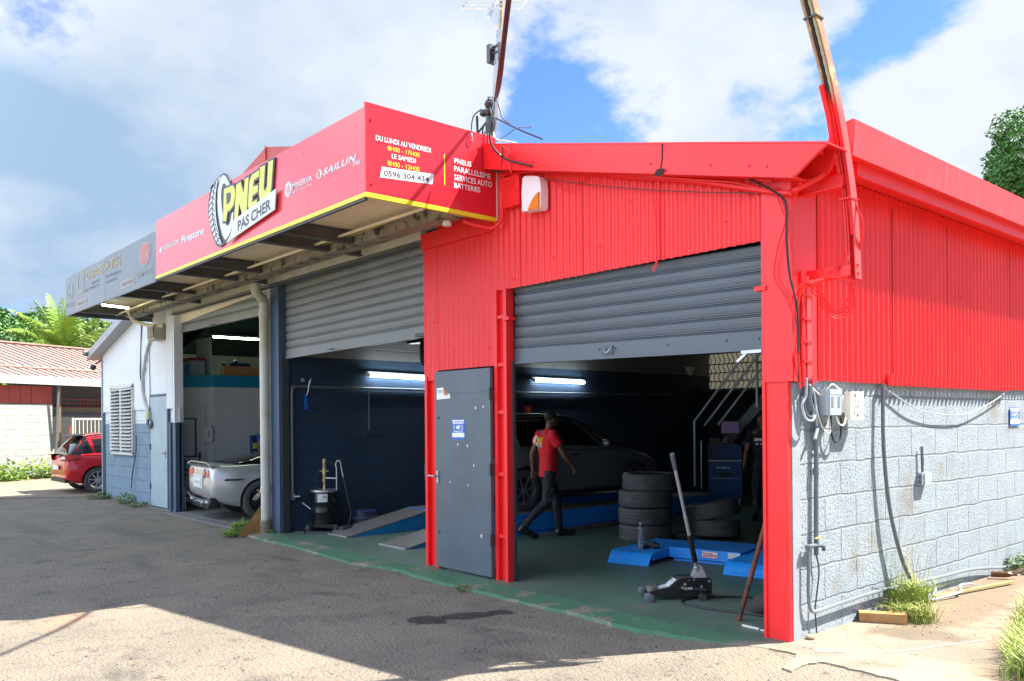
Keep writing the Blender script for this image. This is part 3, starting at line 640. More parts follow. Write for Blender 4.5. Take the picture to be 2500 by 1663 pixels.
def ell(cx, cz, rx, rz, a0=0, a1=360, n=28): return [(cx+rx*math.cos(R(a0+(a1-a0)*i/n)), cz+rz*math.sin(R(a0+(a1-a0)*i/n))) for i in range(n+(0 if a1-a0 == 360 else 1))]
t.prism(ell(-4.945, 4.172, .078, .080), (0, -.002, 0), (0, CY-.031, 0))
t2.prism(ell(-4.262, 4.179, .058, .048, -110, 100)+ell(-4.275, 4.179, .035, .040, 100, -110), (0, -.002, 0), (0, CY-.031, 0))
t2.prism(ell(-4.275, 4.176, .045, .035, 95, 250)+ell(-4.262, 4.176, .035, .026, 250, 95), (0, -.002, 0), (0, CY-.031, 0))
flat('brand_lettering', t, m_plate, rp); flat('brand_lettering', t2, m_plate, rp)
t = MB()
for k in range(4): t.bar((-4.985+.01*k, CY-.0345, 4.205-.028*k), (-4.915+.005*k, CY-.0345, 4.198-.028*k), .002, .008, up=(0, 0, 1))
t.bar((-4.985, CY-.0345, 4.20), (-4.955, CY-.0345, 4.12), .002, .007); t.bar((-4.935, CY-.0345, 4.235), (-4.91, CY-.0345, 4.13), .002, .007)
flat('emblem_face', t, m_sign, rp)
# grey board lettering
t = MB(); fx(t, 'GARAGE', -12.815, 4.235, 1.04, .155, bold=.012, slope=-.01); fx(t, 'HORAS', -11.645, 4.228, .82, .185, bold=.012, slope=-.02); flat('gold_lettering', t, m_gold, gp)
t = MB(); fx(t, 'KIA MOTORS', -10.026, 3.895, .70, .075, bold=.015, slope=-.01); fx(t, 'HYUNDAI', -14.235, 3.895, .58, .075, bold=.02, slope=-.03)
t.prism([(-10.835, 3.822), (-10.124, 3.825), (-10.121, 3.938), (-10.831, 3.963)], (0, -.002, 0), (0, CY-.031, 0)); t.prism([(-13.517, 3.803), (-12.808, 3.800), (-12.803, 3.935), (-13.512, 3.955)], (0, -.002, 0), (0, CY-.031, 0))
for a0, a1 in ((0, 180), (180, 360)):
    t.prism(ell(-13.93, 4.172, .25, .165, a0, a1, 20)+ell(-13.93, 4.172, .225, .145, a1, a0, 20), (0, -.002, 0), (0, CY-.031, 0))
t.prism([(-14.06, 4.29), (-14.0, 4.30), (-13.985, 4.19), (-13.87, 4.19), (-13.84, 4.30), (-13.78, 4.29), (-13.83, 4.05), (-13.89, 4.05), (-13.865, 4.155), (-13.99, 4.155), (-14.02, 4.05), (-14.08, 4.06)], (0, -.002, 0), (0, CY-.031, 0))
t.prism([(-13.42, 4.10), (-13.05, 4.13), (-13.0, 4.07), (-13.43, 4.05)], (0, -.002, 0), (0, CY-.031, 0)); t.prism([(-13.42, 4.13), (-13.36, 4.40), (-13.33, 4.40), (-13.37, 4.14), (-13.02, 4.155), (-12.99, 4.40), (-13.36, 4.42), (-12.97, 4.43), (-12.99, 4.13)], (0, -.002, 0), (0, CY-.031, 0))
flat('faded_lettering', t, m_fade, gp)
t = MB(); fx(t, 'ELECTRONIQUE', -11.645, 4.108, .82, .055, slope=-.02); fx(t, 'AUTOMOTIVE', -11.645, 4.02, .60, .045); fx(t, 'SERVICE', -12.5, 4.115, .5, .05); fx(t, 'ELECTRICITE', -12.95, 4.04, .9, .045)
flat('brown_lettering', t, m_fadebrown, gp)
t = MB()
for mbt, x, z, w in (('0696 94 95 95', -10.74, 3.862, .58), ('0596 56 57 13', -13.43, 3.845, .58)): put_text(t, mbt, (x, CY-.0345, z), (1, 0, 0), (0, 0, 1), (0, -1, 0), w, .06, bold=.01)
flat('phone_lettering', t, m_fadebrown, gp)
kb = flat('oval_badge', MB().prism(ell(-9.65, 4.212, .265, .182), (0, -.002, 0), (0, CY-.031, 0)), m_fade, gp)
flat('oval_badge_field', MB().prism(ell(-9.65, 4.212, .235, .158), (0, -.0015, 0), (0, CY-.033, 0)), M('faded_badge_red', (.42, .07, .08), .4, var=.2), gp)
t = MB(); put_text(t, 'KIA', (-9.80, CY-.0355, 4.135), (1, 0, 0), (0, 0, 1), (0, -1, 0), .31, .15, bold=.0); flat('badge_lettering', t, m_gold, gp)
# ---- raised tyre and letters logo
LG = part('logo_board', MB().prism([(-6.642, 4.735), (-6.54, 4.69), (-6.455, 4.60), (-6.42, 4.545), (-6.27, 4.53), (-6.25, 4.44), (-6.27, 4.30), (-6.323, 4.214), (-6.35, 4.069), (-6.41, 3.976), (-6.493, 3.91), (-6.637, 3.867), (-6.758, 3.848), (-6.88, 3.885),
        (-6.966, 3.985), (-7.052, 4.098), (-7.12, 4.248), (-7.148, 4.352), (-7.138, 4.449), (-7.09, 4.568), (-7.012, 4.645), (-6.885, 4.70), (-6.764, 4.732)], (0, -.03, 0), (0, CY-.045, 0)), m_dark, CN, label='raised tyre shaped board with the shop lettering')
yl = CY-.0765
fl_ = lambda poly, d=.003, y=yl: MB().prism(poly, (0, -d, 0), (0, y, 0))
# pale tread and side wall
t = MB(); t.prism([(-6.70, 4.722), (-6.80, 4.70), (-6.905, 4.66), (-7.0, 4.60), (-7.065, 4.52), (-7.105, 4.42), (-7.115, 4.33), (-7.09, 4.23), (-7.03, 4.11), (-6.95, 4.01), (-6.875, 3.925), (-6.79, 3.885), (-6.72, 3.875), (-6.80, 4.03), (-6.865, 4.18), (-6.895, 4.33), (-6.88, 4.50), (-6.82, 4.64)], (0, -.003, 0), (0, yl, 0))
flat('tread_face', t, m_plate, LG)
outer = [(-6.66, 4.715), (-6.575, 4.68), (-6.50, 4.61), (-6.45, 4.55), (-6.53, 4.545), (-6.60, 4.60), (-6.655, 4.60), (-6.70, 4.55), (-6.715, 4.46), (-6.70, 4.34), (-6.66, 4.22), (-6.60, 4.12), (-6.53, 4.06), (-6.47, 4.075), (-6.42, 4.13), (-6.39, 4.20), (-6.345, 4.20), (-6.365, 4.08), (-6.42, 3.99), (-6.50, 3.93), (-6.60, 3.905), (-6.68, 3.98), (-6.76, 4.12), (-6.81, 4.28), (-6.83, 4.42), (-6.81, 4.56), (-6.75, 4.67)]
flat('sidewall_face', MB().prism(outer, (0, -.004, 0), (0, yl, 0)), m_plate, LG)
t = MB()
for i in range(11):      # tread grooves
    q = i/10; z = 4.63-.70*q; x0 = -6.985-.13*math.sin(math.pi*(q*.8+.12))+.16*q*q; x1 = x0+.17
    pts = [(x0-.02, yl-.004, z-.01), (x0+.05, yl-.004, z+.028), (x0+.10, yl-.004, z+.02), (x1-.02, yl-.004, z-.03)]
    t.tube(smooth_path(pts, 3), .006, 5)
t.tube(smooth_path([(-6.88, yl-.004, 4.67), (-6.975, yl-.004, 4.52), (-7.0, yl-.004, 4.36), (-6.96, yl-.004, 4.18), (-6.88, yl-.004, 4.02), (-6.77, yl-.004, 3.89)], 4), .005, 5)
t.tube(smooth_path([(-6.80, yl-.004, 4.69), (-6.865, yl-.004, 4.54), (-6.885, yl-.004, 4.36), (-6.85, yl-.004, 4.18), (-6.78, yl-.004, 4.02), (-6.69, yl-.004, 3.90)], 4), .005, 5)
flat('tread_grooves', t, m_dark, LG)
# letters P N E U, dark backing then yellow face, rising to the right
U_ = lambda a: a
letters = {
 'P': [(-6.60, 4.525), (-6.33, 4.515), (-6.275, 4.455), (-6.275, 4.37), (-6.32, 4.275), (-6.42, 4.235), (-6.50, 4.235), (-6.545, 4.125), (-6.635, 4.14)],
 'N': [(-6.245, 4.50), (-6.12, 4.51), (-6.04, 4.355), (-6.00, 4.515), (-5.895, 4.515), (-5.965, 4.11), (-6.08, 4.115), (-6.17, 4.27), (-6.21, 4.098), (-6.315, 4.105)],
 'E': [(-5.865, 4.46), (-5.80, 4.515), (-5.60, 4.53), (-5.61, 4.455), (-5.745, 4.445), (-5.765, 4.375), (-5.635, 4.365), (-5.645, 4.29), (-5.785, 4.275), (-5.80, 4.205), (-5.665, 4.21), (-5.68, 4.14), (-5.86, 4.13), (-5.915, 4.18)],
 'U': [(-5.585, 4.555), (-5.46, 4.55), (-5.50, 4.30), (-5.465, 4.255), (-5.415, 4.30), (-5.375, 4.565), (-5.255, 4.56), (-5.31, 4.25), (-5.375, 4.165), (-5.50, 4.14), (-5.60, 4.18), (-5.625, 4.27)]}
def offset_poly(P, d):
    n = len(P); out = []; area = sum(P[i][0]*P[(i+1) % n][1]-P[(i+1) % n][0]*P[i][1] for i in range(n)); sg = 1 if area > 0 else -1
    for i in range(n):
        a, b, c_ = P[i-1], P[i], P[(i+1) % n]
        e1 = V((b[0]-a[0], b[1]-a[1])).normalized(); e2 = V((c_[0]-b[0], c_[1]-b[1])).normalized()
        n1 = V((e1.y, -e1.x))*sg; n2 = V((e2.y, -e2.x))*sg; m_ = (n1+n2)
        m_ = m_/max(.6, m_.dot(n1)) if m_.length > 1e-4 else n1
        out.append((b[0]+m_.x*d, b[1]+m_.y*d))
    return out
for ch, P in letters.items():
    lb = part('letter_backing', MB().prism(offset_poly(P, .026), (0, -.012, 0), (0, CY-.055-(.014 if ch in 'NU' else .018), 0)), m_dark, LG, 0)
    part('letter_face', MB().prism(P, (0, -.004, 0), (0, CY-.055-(.014 if ch in 'NU' else .018)-.0125, 0)), m_yell, lb, 0)
pc_ = part('letter_counter', MB().prism([(-6.53, 4.455), (-6.42, 4.45), (-6.39, 4.41), (-6.42, 4.335), (-6.50, 4.32), (-6.525, 4.33)], (0, -.002, 0), (0, CY-.0895, 0)), m_dark, LG, 0)
bn = part('banner_board', MB().prism([(-6.315, 4.085), (-5.158, 4.222), (-5.196, 4.0), (-6.525, 3.855), (-6.40, 3.92), (-6.35, 3.98)], (0, -.012, 0), (0, CY-.0905, 0)), m_plate, LG, 0)
t = MB(); fx(t, 'PAS CHER', -6.17, 3.928, .885, .125, bold=.030, slope=.105)
for p in t.v: p.y = CY-.1035
flat('banner_lettering', t, m_dark, bn)
LG.matrix_parent_inverse = LG.matrix_parent_inverse; LG.location.y += .030
# ---- underside
sf = MB()
for i in range(54):
    x = C0+.05+i*.2005
    sf.box(x, x+.192, CY+.0, -.02, 3.93, 3.945)
sf.box(C0, C1, CY, -.02, 3.946, 3.95)
part('soffit_boards', sf, m_cream, CN, 0)
part('top_sheet', MB().box(C0, C1-.005, CY, -.02, 4.40, 4.42), m_cream, CN, 0)
for x in (-5.30, -5.87, -7.80, -8.59, -10.28, -11.25, -13.75):
    y1 = -.16 if x in (-5.87, -8.59, -11.25, -13.75) else -.60
    part('cross_beam', MB().box(x-.05, x+.05, CY+.01, y1, 3.775, 3.787).box(x-.006, x+.006, CY+.01, y1, 3.787, 3.92).box(x-.05, x+.05, CY+.01, y1, 3.915, 3.927), m_rust, CN)
part('long_channel', MB().box(C0+.3, -4.2, -.62, -.605, 3.76, 3.90).box(C0+.3, -4.2, -.605, -.42, 3.757, 3.765), m_rustc, CN)
part('long_channel', MB().box(-4.2, C1-.01, -.62, -.605, 3.76, 3.90).box(-4.2, C1-.01, -.605, -.42, 3.757, 3.765), m_rustc, CN)
t = MB(); t.tube(smooth_path([(-13.9, -.80, 3.79), (-12.0, -.82, 3.82), (-8, -.81, 3.83), (-5.3, -.80, 3.84), (-3.6, -.78, 3.84)], 4), .018)
for i in range(14): t.tube([(-13.2+.7*i, -.81, 3.822), (-13.2+.7*i, -.78, 3.90)], .004, 5)
part('conduit', t, m_cream, CN)
t = MB()
for k in range(3): t.tube(smooth_path([(-13.9, -.70+.012*k, 3.80), (-11.5, -.70+.012*k, 3.87), (-9.6, -.70+.012*k, 3.84-.01*k), (-7.5, -.70+.012*k, 3.875), (-5.4, -.70+.012*k, 3.85), (-4.0, -.68+.012*k, 3.88)], 6), .005, 5)
part('wires', t, M('amber_wire', (.45, .32, .12), .5), CN)
part('pipe_bend', MB().tube(smooth_path([(-13.4, -.75, 3.84), (-13.7, -.62, 3.80), (-13.85, -.5, 3.70), (-13.6, -.3, 3.60), (-13.35, -.12, 3.58)], 5), .035), m_cream, CN)
L_ = thing('tube_light', 'fluorescent tube under the far end of the grey sign canopy', 'light', (-12.5, -1.2, 3.78), 'fluorescent tubes')
part('fitting', MB().bar((-12.42, -1.47, 3.80), (-12.60, -.95, 3.80), .06, .03), m_offw, L_); part('tube', MB().tube([(-12.43, -1.45, 3.772), (-12.59, -.97, 3.772)], .016), m_lampg, L_)
# small round junction lamp under the corner
t = thing('bulkhead_lamp', 'small round white lamp hanging under the corner of the red sign', 'lamp', (-3.6, -.42, 3.74))
part('housing', MB().lathe([(.045, 0), (.05, .02), (.04, .05), (.02, .06)], (-3.6, -.5, 3.70), 'Z', 16), m_offw, t)

# drain pipe
dp = thing('drainpipe', 'stained cream drainpipe standing beside the blue pillar', 'drainpipe', (-8.80, -.12, 0))
t = MB().tube(smooth_path([(-8.70, -.30, 3.80), (-8.70, -.30, 3.68), (-8.73, -.22, 3.60), (-8.80, -.13, 3.54), (-8.81, -.12, 3.40)], 5)+[(-8.81, -.12, 2), (-8.80, -.12, 0.0)], .070, 14)
part('pipe', t, m_pipe, dp)
part('collar', MB().lathe([(.077, 0), (.077, .09)], (-8.81, -.12, 3.28), n=16).lathe([(.077, 0), (.077, .08)], (-8.80, -.12, .62), n=16).lathe([(.078, 0), (.082, .05), (.082, .1)], (-8.70, -.30, 3.68), n=16), m_pipe, dp)
part('foot', MB().lathe([(.088, 0), (.082, .22)], (-8.80, -.12, -.03), n=16), m_slab, dp)
# ================================================================== THINGS ON THE OUTSIDE
def cable(name, pts, r, mat, label, cat='cable', group=None, k=6, n=6): return single(name, MB().tube(smooth_path(pts, k), r, n), mat, label, cat, group)
# alarm siren and red box
t = thing('alarm_siren', 'white wall siren box with an orange corner lens beside the red box', 'siren', (-2.70, -.06, 3.76))
part('housing', MB().prism([(-2.845, 3.76), (-2.60, 3.735), (-2.575, 3.76), (-2.57, 3.93), (-2.585, 4.03), (-2.60, 4.055), (-2.66, 4.075), (-2.80, 4.105), (-2.835, 4.09), (-2.85, 3.95)], (0, -.10, 0), (0, -.03, 0)), m_whitep, t)
part('lens', MB().prism([(-2.74, 3.752), (-2.60, 3.740), (-2.588, 3.765), (-2.585, 3.90), (-2.62, 3.885), (-2.68, 3.84), (-2.72, 3.79)], (0, -.02, 0), (0, -.1295, 0)), m_amber, t)
t = thing('junction_cabinet', 'small red painted ventilated cabinet left of the white siren', 'electrical box', (-3.04, -.03, 3.87))
q = MB().box(-3.20, -2.93, -.09, -.03, 3.86, 4.17); part('housing', q, m_red, t)
q = MB()
for i in range(9): q.box(-3.17, -3.0, -.094, -.0905, 4.03+i*.013, 4.036+i*.013)
q.box(-3.20, -2.93, -.094, -.0905, 4.0, 4.006); part('vents', q, m_redpost, t)
# bundle along the fascia
cable('conduit', [(-3.24, -.06, 4.05), (-3.20, -.06, 4.20), (-3.05, -.06, 4.225), (-2.2, -.055, 4.02), (-1.5, -.06, 3.815), (-.8, -.055, 3.62), (-.03, -.07, 3.365), (.06, -.04, 3.365), (.18, 0, 3.41), (.28, .05, 3.47), (.325, .07, 3.58), (.335, -.0, 3.82), (.335, -.11, 4.05)], .021, m_red, 'thick red painted conduit running under the roof edge to the leaning pole', 'conduit')
grp = 'cables strung under the roof edge'
def wob(pts, a, ph): return [(x, y, z+a*math.sin(i*1.7+ph)) for i, (x, y, z) in enumerate(pts)]
base = [(-3.22, -.085, 4.22), (-2.8, -.085, 4.18), (-2.4, -.085, 4.09), (-2.0, -.085, 3.99), (-1.6, -.085, 3.88), (-1.2, -.085, 3.78), (-.8, -.085, 3.66), (-.4, -.085, 3.53), (-.08, -.085, 3.41)]
cable('wall_cable', wob([(x, y, z+.035) for x, y, z in base], .014, .5), .008, m_red, 'thin red cable nearest to the roof edge above the thick conduit', group=grp)
cable('wall_cable', wob([(x, y-.01, z-.025) for x, y, z in base], .012, 2), .007, m_red, 'thin red cable running just below the thick conduit', group=grp)
cable('wall_cable', [(-3.10, -.07, 4.20), (-1.8, -.06, 3.80), (-.9, -.06, 3.56), (-.08, -.06, 3.375)], .004, m_dark, 'taut dark steel wire straight across the corrugated front', group=grp)
cable('wall_cable', [(-3.36, -.15, 4.75), (-3.33, -.16, 4.45), (-3.28, -.16, 4.27), (-3.10, -.10, 4.23), (-2.55, -.10, 4.13), (-2.0, -.10, 4.03), (-1.5, -.10, 3.86), (-1.0, -.10, 3.74), (-.45, -.10, 3.60), (-.18, -.10, 3.46), (.0, -.11, 3.33), (.045, -.10, 3.24), (.045, -.10, 3.0), (.06, -.09, 2.75), (.10, -.06, 2.5), (.09, -.03, 2.2), (.08, .0, 1.95)], .0085, m_black, 'black cable from the mast along the roof edge and down the corner', group=grp)
cable('wall_cable', [(-.06, -.06, 3.42), (.02, -.07, 3.18), (-.05, -.07, 2.95), (-.08, -.07, 2.75), (.0, -.07, 2.6), (.08, -.05, 2.4), (.09, -.02, 2.1), (.09, .0, 1.95)], .007, m_red, 'red cable bulging to the left on the corner flashing', group=grp)
cable('wall_cable', [(-.06, -.06, 3.36), (.05, -.07, 3.05), (.07, -.06, 2.78), (.08, -.04, 2.3), (.05, -.01, 2.1), (.085, .01, 1.9)], .006, m_redpost, 'thin dark red cable hugging the corner flashing', group=grp)
cable('dangling_wire', [(-1.33, -.05, 3.82), (-1.26, -.05, 3.70), (-1.225, -.05, 3.45), (-1.215, -.05, 3.15), (-1.22, -.05, 3.03), (-1.25, -.06, 2.98), (-1.235, -.06, 2.95), (-1.20, -.06, 3.02), (-1.215, -.06, 3.04)], .0045, m_red, 'thin red wire dangling over the edge of the right shutter')
cable('dangling_wire', [(-2.55, -.05, 4.06), (-2.35, -.05, 3.90), (-2.2, -.05, 3.86), (-2.05, -.05, 3.94), (-1.95, -.05, 3.98)], .004, m_red, 'slack red wire loop right of the white siren')
# corner duct
t = thing('cable_duct', 'vertical red cable duct beside the corner with several cables strapped to it', 'duct', (.06, .12, 1.95))
q = MB().box(.046, .075, .13, .19, 1.98, 2.75); part('trunking', q, m_redgut, t)
q = MB()
for k, (y, r) in enumerate(((.085, .013), (.11, .009), (.21, .008))): q.tube(smooth_path([(.06+.01*k, y, 2.78), (.058, y+.01, 2.5), (.064, y-.006, 2.25), (.06, y+.008, 2.0), (.06, y+.015, 1.92)], 5), r, 6)
part('cables', q, m_redgut, t)
q = MB()
for z in (2.1, 2.25, 2.42, 2.6): q.box(.05, .085, .07, .20, z, z+.012)
part('strap', q, m_red, t)
# ---- leaning cable pole bolted to the corner by two arms
P_ = thing('leaning_cable_pole', 'rusty leaning steel pole carrying conduits, red at its foot, bracketed to the corner', 'pole', (.42, .34, 2.70))
path = smooth_path([(.38, .26, 2.70), (.38, .23, 3.1), (.38, .15, 3.48), (.38, -.03, 3.98), (.38, -.34, 4.56), (.36, -.62, 5.05), (.30, -1.2, 6.0)], 5)
m_pole = M('leaning_pole_paint', (.35, .17, .09), .65, var=.3, scale=6, spots=[((.62, .50, .22), 6, .56, .08), ((.14, .05, .03), 9, .62, .06)])
nt = m_pole.node_tree; p = nt.nodes['Principled BSDF']; src = p.inputs['Base Color'].links[0].from_socket
tc = nt.nodes.new('ShaderNodeTexCoord'); sx = nt.nodes.new('ShaderNodeSeparateXYZ'); nt.links.new(tc.outputs['Object'], sx.inputs[0])
mr = nt.nodes.new('ShaderNodeMapRange'); mr.inputs[1].default_value = 4.05; mr.inputs[2].default_value = 3.85; nt.links.new(sx.outputs[2], mr.inputs[0])
mx = nt.nodes.new('ShaderNodeMix'); mx.data_type = 'RGBA'; mx.inputs[7].default_value = (.84, .05, .055, 1)
nt.links.new(mr.outputs[0], mx.inputs[0]); nt.links.new(src, mx.inputs[6]); nt.links.new(mx.outputs[2], p.inputs['Base Color'])
def sweep(mb, path, off, w, d):   # rectangular section: w along x, d along y
    n = len(path); vs = []
    for p_ in path:
        for sx_, sy in ((-1, -1), (1, -1), (1, 1), (-1, 1)): vs.append(p_+V((off[0]+sx_*w/2, off[1]+sy*d/2, 0)))
    return mb.add(vs, [(4*i+k, 4*i+(k+1) % 4, 4*i+4+(k+1) % 4, 4*i+4+k) for i in range(n-1) for k in range(4)]+[(3, 2, 1, 0), tuple(4*(n-1)+k for k in range(4))])
q = MB(); sweep(q, path, (.030, .0), .008, .085); sweep(q, path, (-.030, 0), .008, .085); sweep(q, path, (0, .030), .054, .008)
part('channel', q, m_pole, P_, 20)
up = [p_ for p_ in path]
def mixred(name, col):
    m = M(name, col, .5, var=.1); nt = m.node_tree; p = nt.nodes['Principled BSDF']; src = p.inputs['Base Color'].links[0].from_socket
    tc = nt.nodes.new('ShaderNodeTexCoord'); sx = nt.nodes.new('ShaderNodeSeparateXYZ'); nt.links.new(tc.outputs['Object'], sx.inputs[0])
    mr = nt.nodes.new('ShaderNodeMapRange'); mr.inputs[1].default_value = 4.02; mr.inputs[2].default_value = 3.90; nt.links.new(sx.outputs[2], mr.inputs[0])
    mx = nt.nodes.new('ShaderNodeMix'); mx.data_type = 'RGBA'; mx.inputs[7].default_value = (.78, .012, .018, 1)
    nt.links.new(mr.outputs[0], mx.inputs[0]); nt.links.new(src, mx.inputs[6]); nt.links.new(mx.outputs[2], p.inputs['Base Color']); return m
q = MB()
fp = smooth_path([tuple(a) for a in path], 4)
q.tube([a+V((.008, -.022, 0)) for a in fp[16:]], [.015 if i % 2 else .0125 for i in range(len(fp[16:]))], 8); part('ribbed_conduit', q, mixred('ribbed_conduit_grey', (.42, .40, .26)), P_)
q = MB().tube([a+V((-.016, -.030, 0)) for a in path], .009, 7); part('black_cable', q, mixred('pole_cable_black', (.02, .02, .02)), P_)
q = MB().tube([a+V((-.045, -.025, 0)) for a in path[12:]], .011, 7); part('side_conduit', q, mixred('pole_side_conduit', (.40, .36, .28)), P_)
q = MB()
for pts in ([(.37, .04, 4.0), (.36, .10, 3.7), (.36, .20, 3.45), (.40, .28, 3.2), (.42, .34, 3.0), (.38, .38, 2.85), (.33, .33, 2.72)], [(.39, .05, 3.95), (.41, .14, 3.7), (.42, .24, 3.45), (.43, .30, 3.25), (.47, .33, 3.1), (.44, .36, 2.95), (.38, .36, 2.8)]):
    q.tube(smooth_path(pts, 5), .009, 6)
for k in range(4):
    a = .3+.05*k; q.tube(smooth_path([(.36, .30, 2.86), (.37+.01*k, .31, 2.68), (.36+.01*k, .30+.02*k, 2.54-.02*k), (.32-.01*k, .22+.01*k, 2.46-.015*k), (.27-.02*k, .16, 2.56), (.22-.02*k, .12, 2.66), (.12, .09, 2.68-.01*k), (.07, .10, 2.6)], 6), .006, 6)
q.tube(smooth_path([(.365, .31, 2.9), (.30, .25, 2.78), (.2, .17, 2.70), (.1, .12, 2.64), (.07, .11, 2.5)], 6), .010, 6)
sh_ = lambda m_: [setattr(m_, 'v', [p_+V((-.02, -.08, 0)) for p_ in m_.v]), m_][1]
part('looped_cables', sh_(q), m_red, P_)
q = MB()
for z, y in ((2.83, .31), (2.76, .32), (2.68, .32)): q.bar((.375, y-.01, z), (.385, y-.01, z+.06), .016, .016)
for x in (.13, .17, .21): q.bar((x, .13+.1*(x-.1), 2.69), (x+.05, .14+.1*(x-.1), 2.70), .014, .014)
part('connectors', sh_(q), m_redgut, P_)
q = MB()
for i in (19, 23): a = path[i]; q.box(a.x-.06, a.x+.042, a.y-.052, a.y+.046, a.z, a.z+.010)
part('clamps', q, m_dark, P_)
part('tie', MB().box(.335, .42, .13, .25, 3.27, 3.28), m_red, P_)
q = MB().box(.0, .38, .10, .14, 3.36, 3.45).box(.0, .38, .06, .14, 3.345, 3.352).box(.0, .38, .20, .24, 2.72, 2.80).box(.0, .38, .16, .24, 2.712, 2.72)
part('bracket_arm', q, m_red, P_)
q = MB().ball((.416, .24, 2.80), .012, n=8).ball((.416, .25, 2.74), .012, n=8); part('bolt', q, m_redpost, P_)
q = MB().tube([(.30, -.40, 4.86), (.28, -.44, 4.79), (.33, -.42, 4.795)], .008, 6); part('hook', q, m_dark, P_)
# ---- electrical boxes on the side wall
BX = thing('electrical_box', 'grey painted ventilated box on the block wall beside the white one', 'electrical box', (0, .5, 1.69), 'electrical boxes')
part('housing', MB().box(0, .10, .36, .58, 1.70, 1.905).prism([(.10, .365), (.115, .385), (.115, .56), (.10, .575)], (0, 0, .20), (0, 0, 1.702), (1, 0, 0), (0, 1, 0)), m_grey, BX)
q = MB()
for i in range(9):
    q.box(.115, .117, .40+.0, .44, 1.76+i*.010, 1.763+i*.010); q.box(.115, .117, .50, .54, 1.76+i*.010, 1.763+i*.010)
q.box(.115, .1165, .39, .556, 1.858, 1.861); part('vents', q, m_conc, BX)
BX = thing('electrical_box', 'off-white box stencilled with black letters and numbers on the side wall', 'electrical box', (0, .8, 1.67), 'electrical boxes')
part('housing', MB().box(0, .06, .68, .80, 1.72, 1.86).prism([(.06, .72), (.10, .735), (.11, .76), (.11, .935), (.10, .955), (.05, .96), (.05, .73)], (0, 0, .225), (0, 0, 1.665), (1, 0, 0), (0, 1, 0)), m_offw, BX)
q = MB()
sx_ = lambda tt, y, z, w: put_text(q, tt, (.112, y, z), (0, 1, 0), (0, 0, 1), (1, 0, 0), w, .026, bold=.02)
for tt, y, z, w in (('S', .775, 1.845, .018), ('E', .797, 1.846, .018), ('2', .865, 1.85, .02), ('D', .79, 1.80, .018), ('4', .84, 1.80, .02), ('A', .78, 1.755, .02), ('1', .82, 1.757, .012), ('3', .845, 1.762, .02), ('P', .77, 1.70, .018), ('7', .86, 1.70, .018)): sx_(tt, y, z, w)
q.prism([(.815, 1.69), (.85, 1.695), (.82, 1.71)], (.003, 0, 0), (.111, 0, 0), (0, 1, 0), (0, 0, 1))
part('stencilled_letters', q, m_dark, BX, 0)
grp = 'cables tangled beside the electrical boxes'
tang = [([(.08, .10, 1.98), (.07, .11, 1.85), (.06, .07, 1.78), (.07, .10, 1.68), (.08, .18, 1.66), (.07, .24, 1.70)], .010, m_grey, 'thickest grey cable looping nearest to the grey corner pier'),
 ([(.07, .14, 1.99), (.05, .12, 1.85), (.05, .15, 1.72), (.06, .21, 1.69), (.05, .26, 1.75)], .008, m_conc, 'dark grey cable loop inside the thick pale loop'),
 ([(.06, .17, 1.93), (.05, .22, 1.92), (.05, .27, 1.84), (.05, .29, 1.70), (.05, .30, 1.62)], .009, m_grey, 'grey cable arching over to the vertical conduit'),
 ([(.05, .20, 1.94), (.05, .30, 1.88), (.06, .36, 1.86), (.10, .40, 1.92), (.11, .44, 1.94), (.10, .55, 1.91), (.08, .62, 1.90)], .006, m_offw, 'white wire arching over the grey box'),
 ([(.05, .28, 1.80), (.06, .34, 1.64), (.07, .42, 1.56), (.07, .47, 1.58), (.06, .47, 1.68)], .006, m_offw, 'thin pale wire hanging below the grey box'),
 ([(.10, .50, 1.70), (.10, .54, 1.64), (.10, .60, 1.62), (.09, .66, 1.64), (.08, .69, 1.68)], .007, m_offw, 'white wire sagging between the two boxes'),
 ([(.05, .52, 1.70), (.05, .52, 1.58), (.05, .56, 1.50), (.05, .62, 1.49), (.05, .67, 1.54), (.05, .68, 1.68)], .008, m_black, 'black loop hanging below the two boxes'),
 ([(.05, .22, 1.97), (.045, .24, 1.8), (.05, .30, 1.74), (.05, .40, 1.62), (.05, .45, 1.64)], .005, m_conc, 'thin dark wire left of the grey box')]
for pts, r, m, lb in tang: cable('tangled_cable', pts, r, m, lb, group=grp)
single('cable_sleeve', MB().tube([(.045, .20, 1.92), (.045, .18, 1.82), (.045, .22, 1.74)], .03, 8), m_conc, 'thick dark grey sleeve inside the tangled cables by the pier', 'sleeve')
single('pipe_stub', MB().tube([(.05, .31, 1.60), (.06, .25, 1.52)], .014, 8), m_grey, 'short slanting grey pipe stub under the tangled cables', 'pipe')
t = thing('wall_conduit', 'grey vertical conduit from the tangled cables down to the tap', 'conduit', (.03, .31, .6))
part('pipe', MB().tube(smooth_path([(.03, .30, 1.93), (.03, .325, 1.5), (.03, .318, 1.0), (.03, .312, .62)], 4), .018, 8), m_conc, t)
part('collar', MB().lathe([(.024, 0), (.024, .05)], (.03, .318, 1.24), n=10).lathe([(.024, 0), (.024, .04)], (.03, .30, 1.72), n=10), m_conc, t)
cable('loose_wire', [(.03, .312, .62), (.03, .35, .52), (.03, .34, .42), (.03, .31, .3), (.03, .29, .2), (.03, .31, .02)], .006, m_dark, 'thin dark cord from the conduit down to the ground', 'cord')
t = thing('garden_tap', 'grey metal tap with a yellow lever on the block wall', 'tap', (.05, .25, .68))
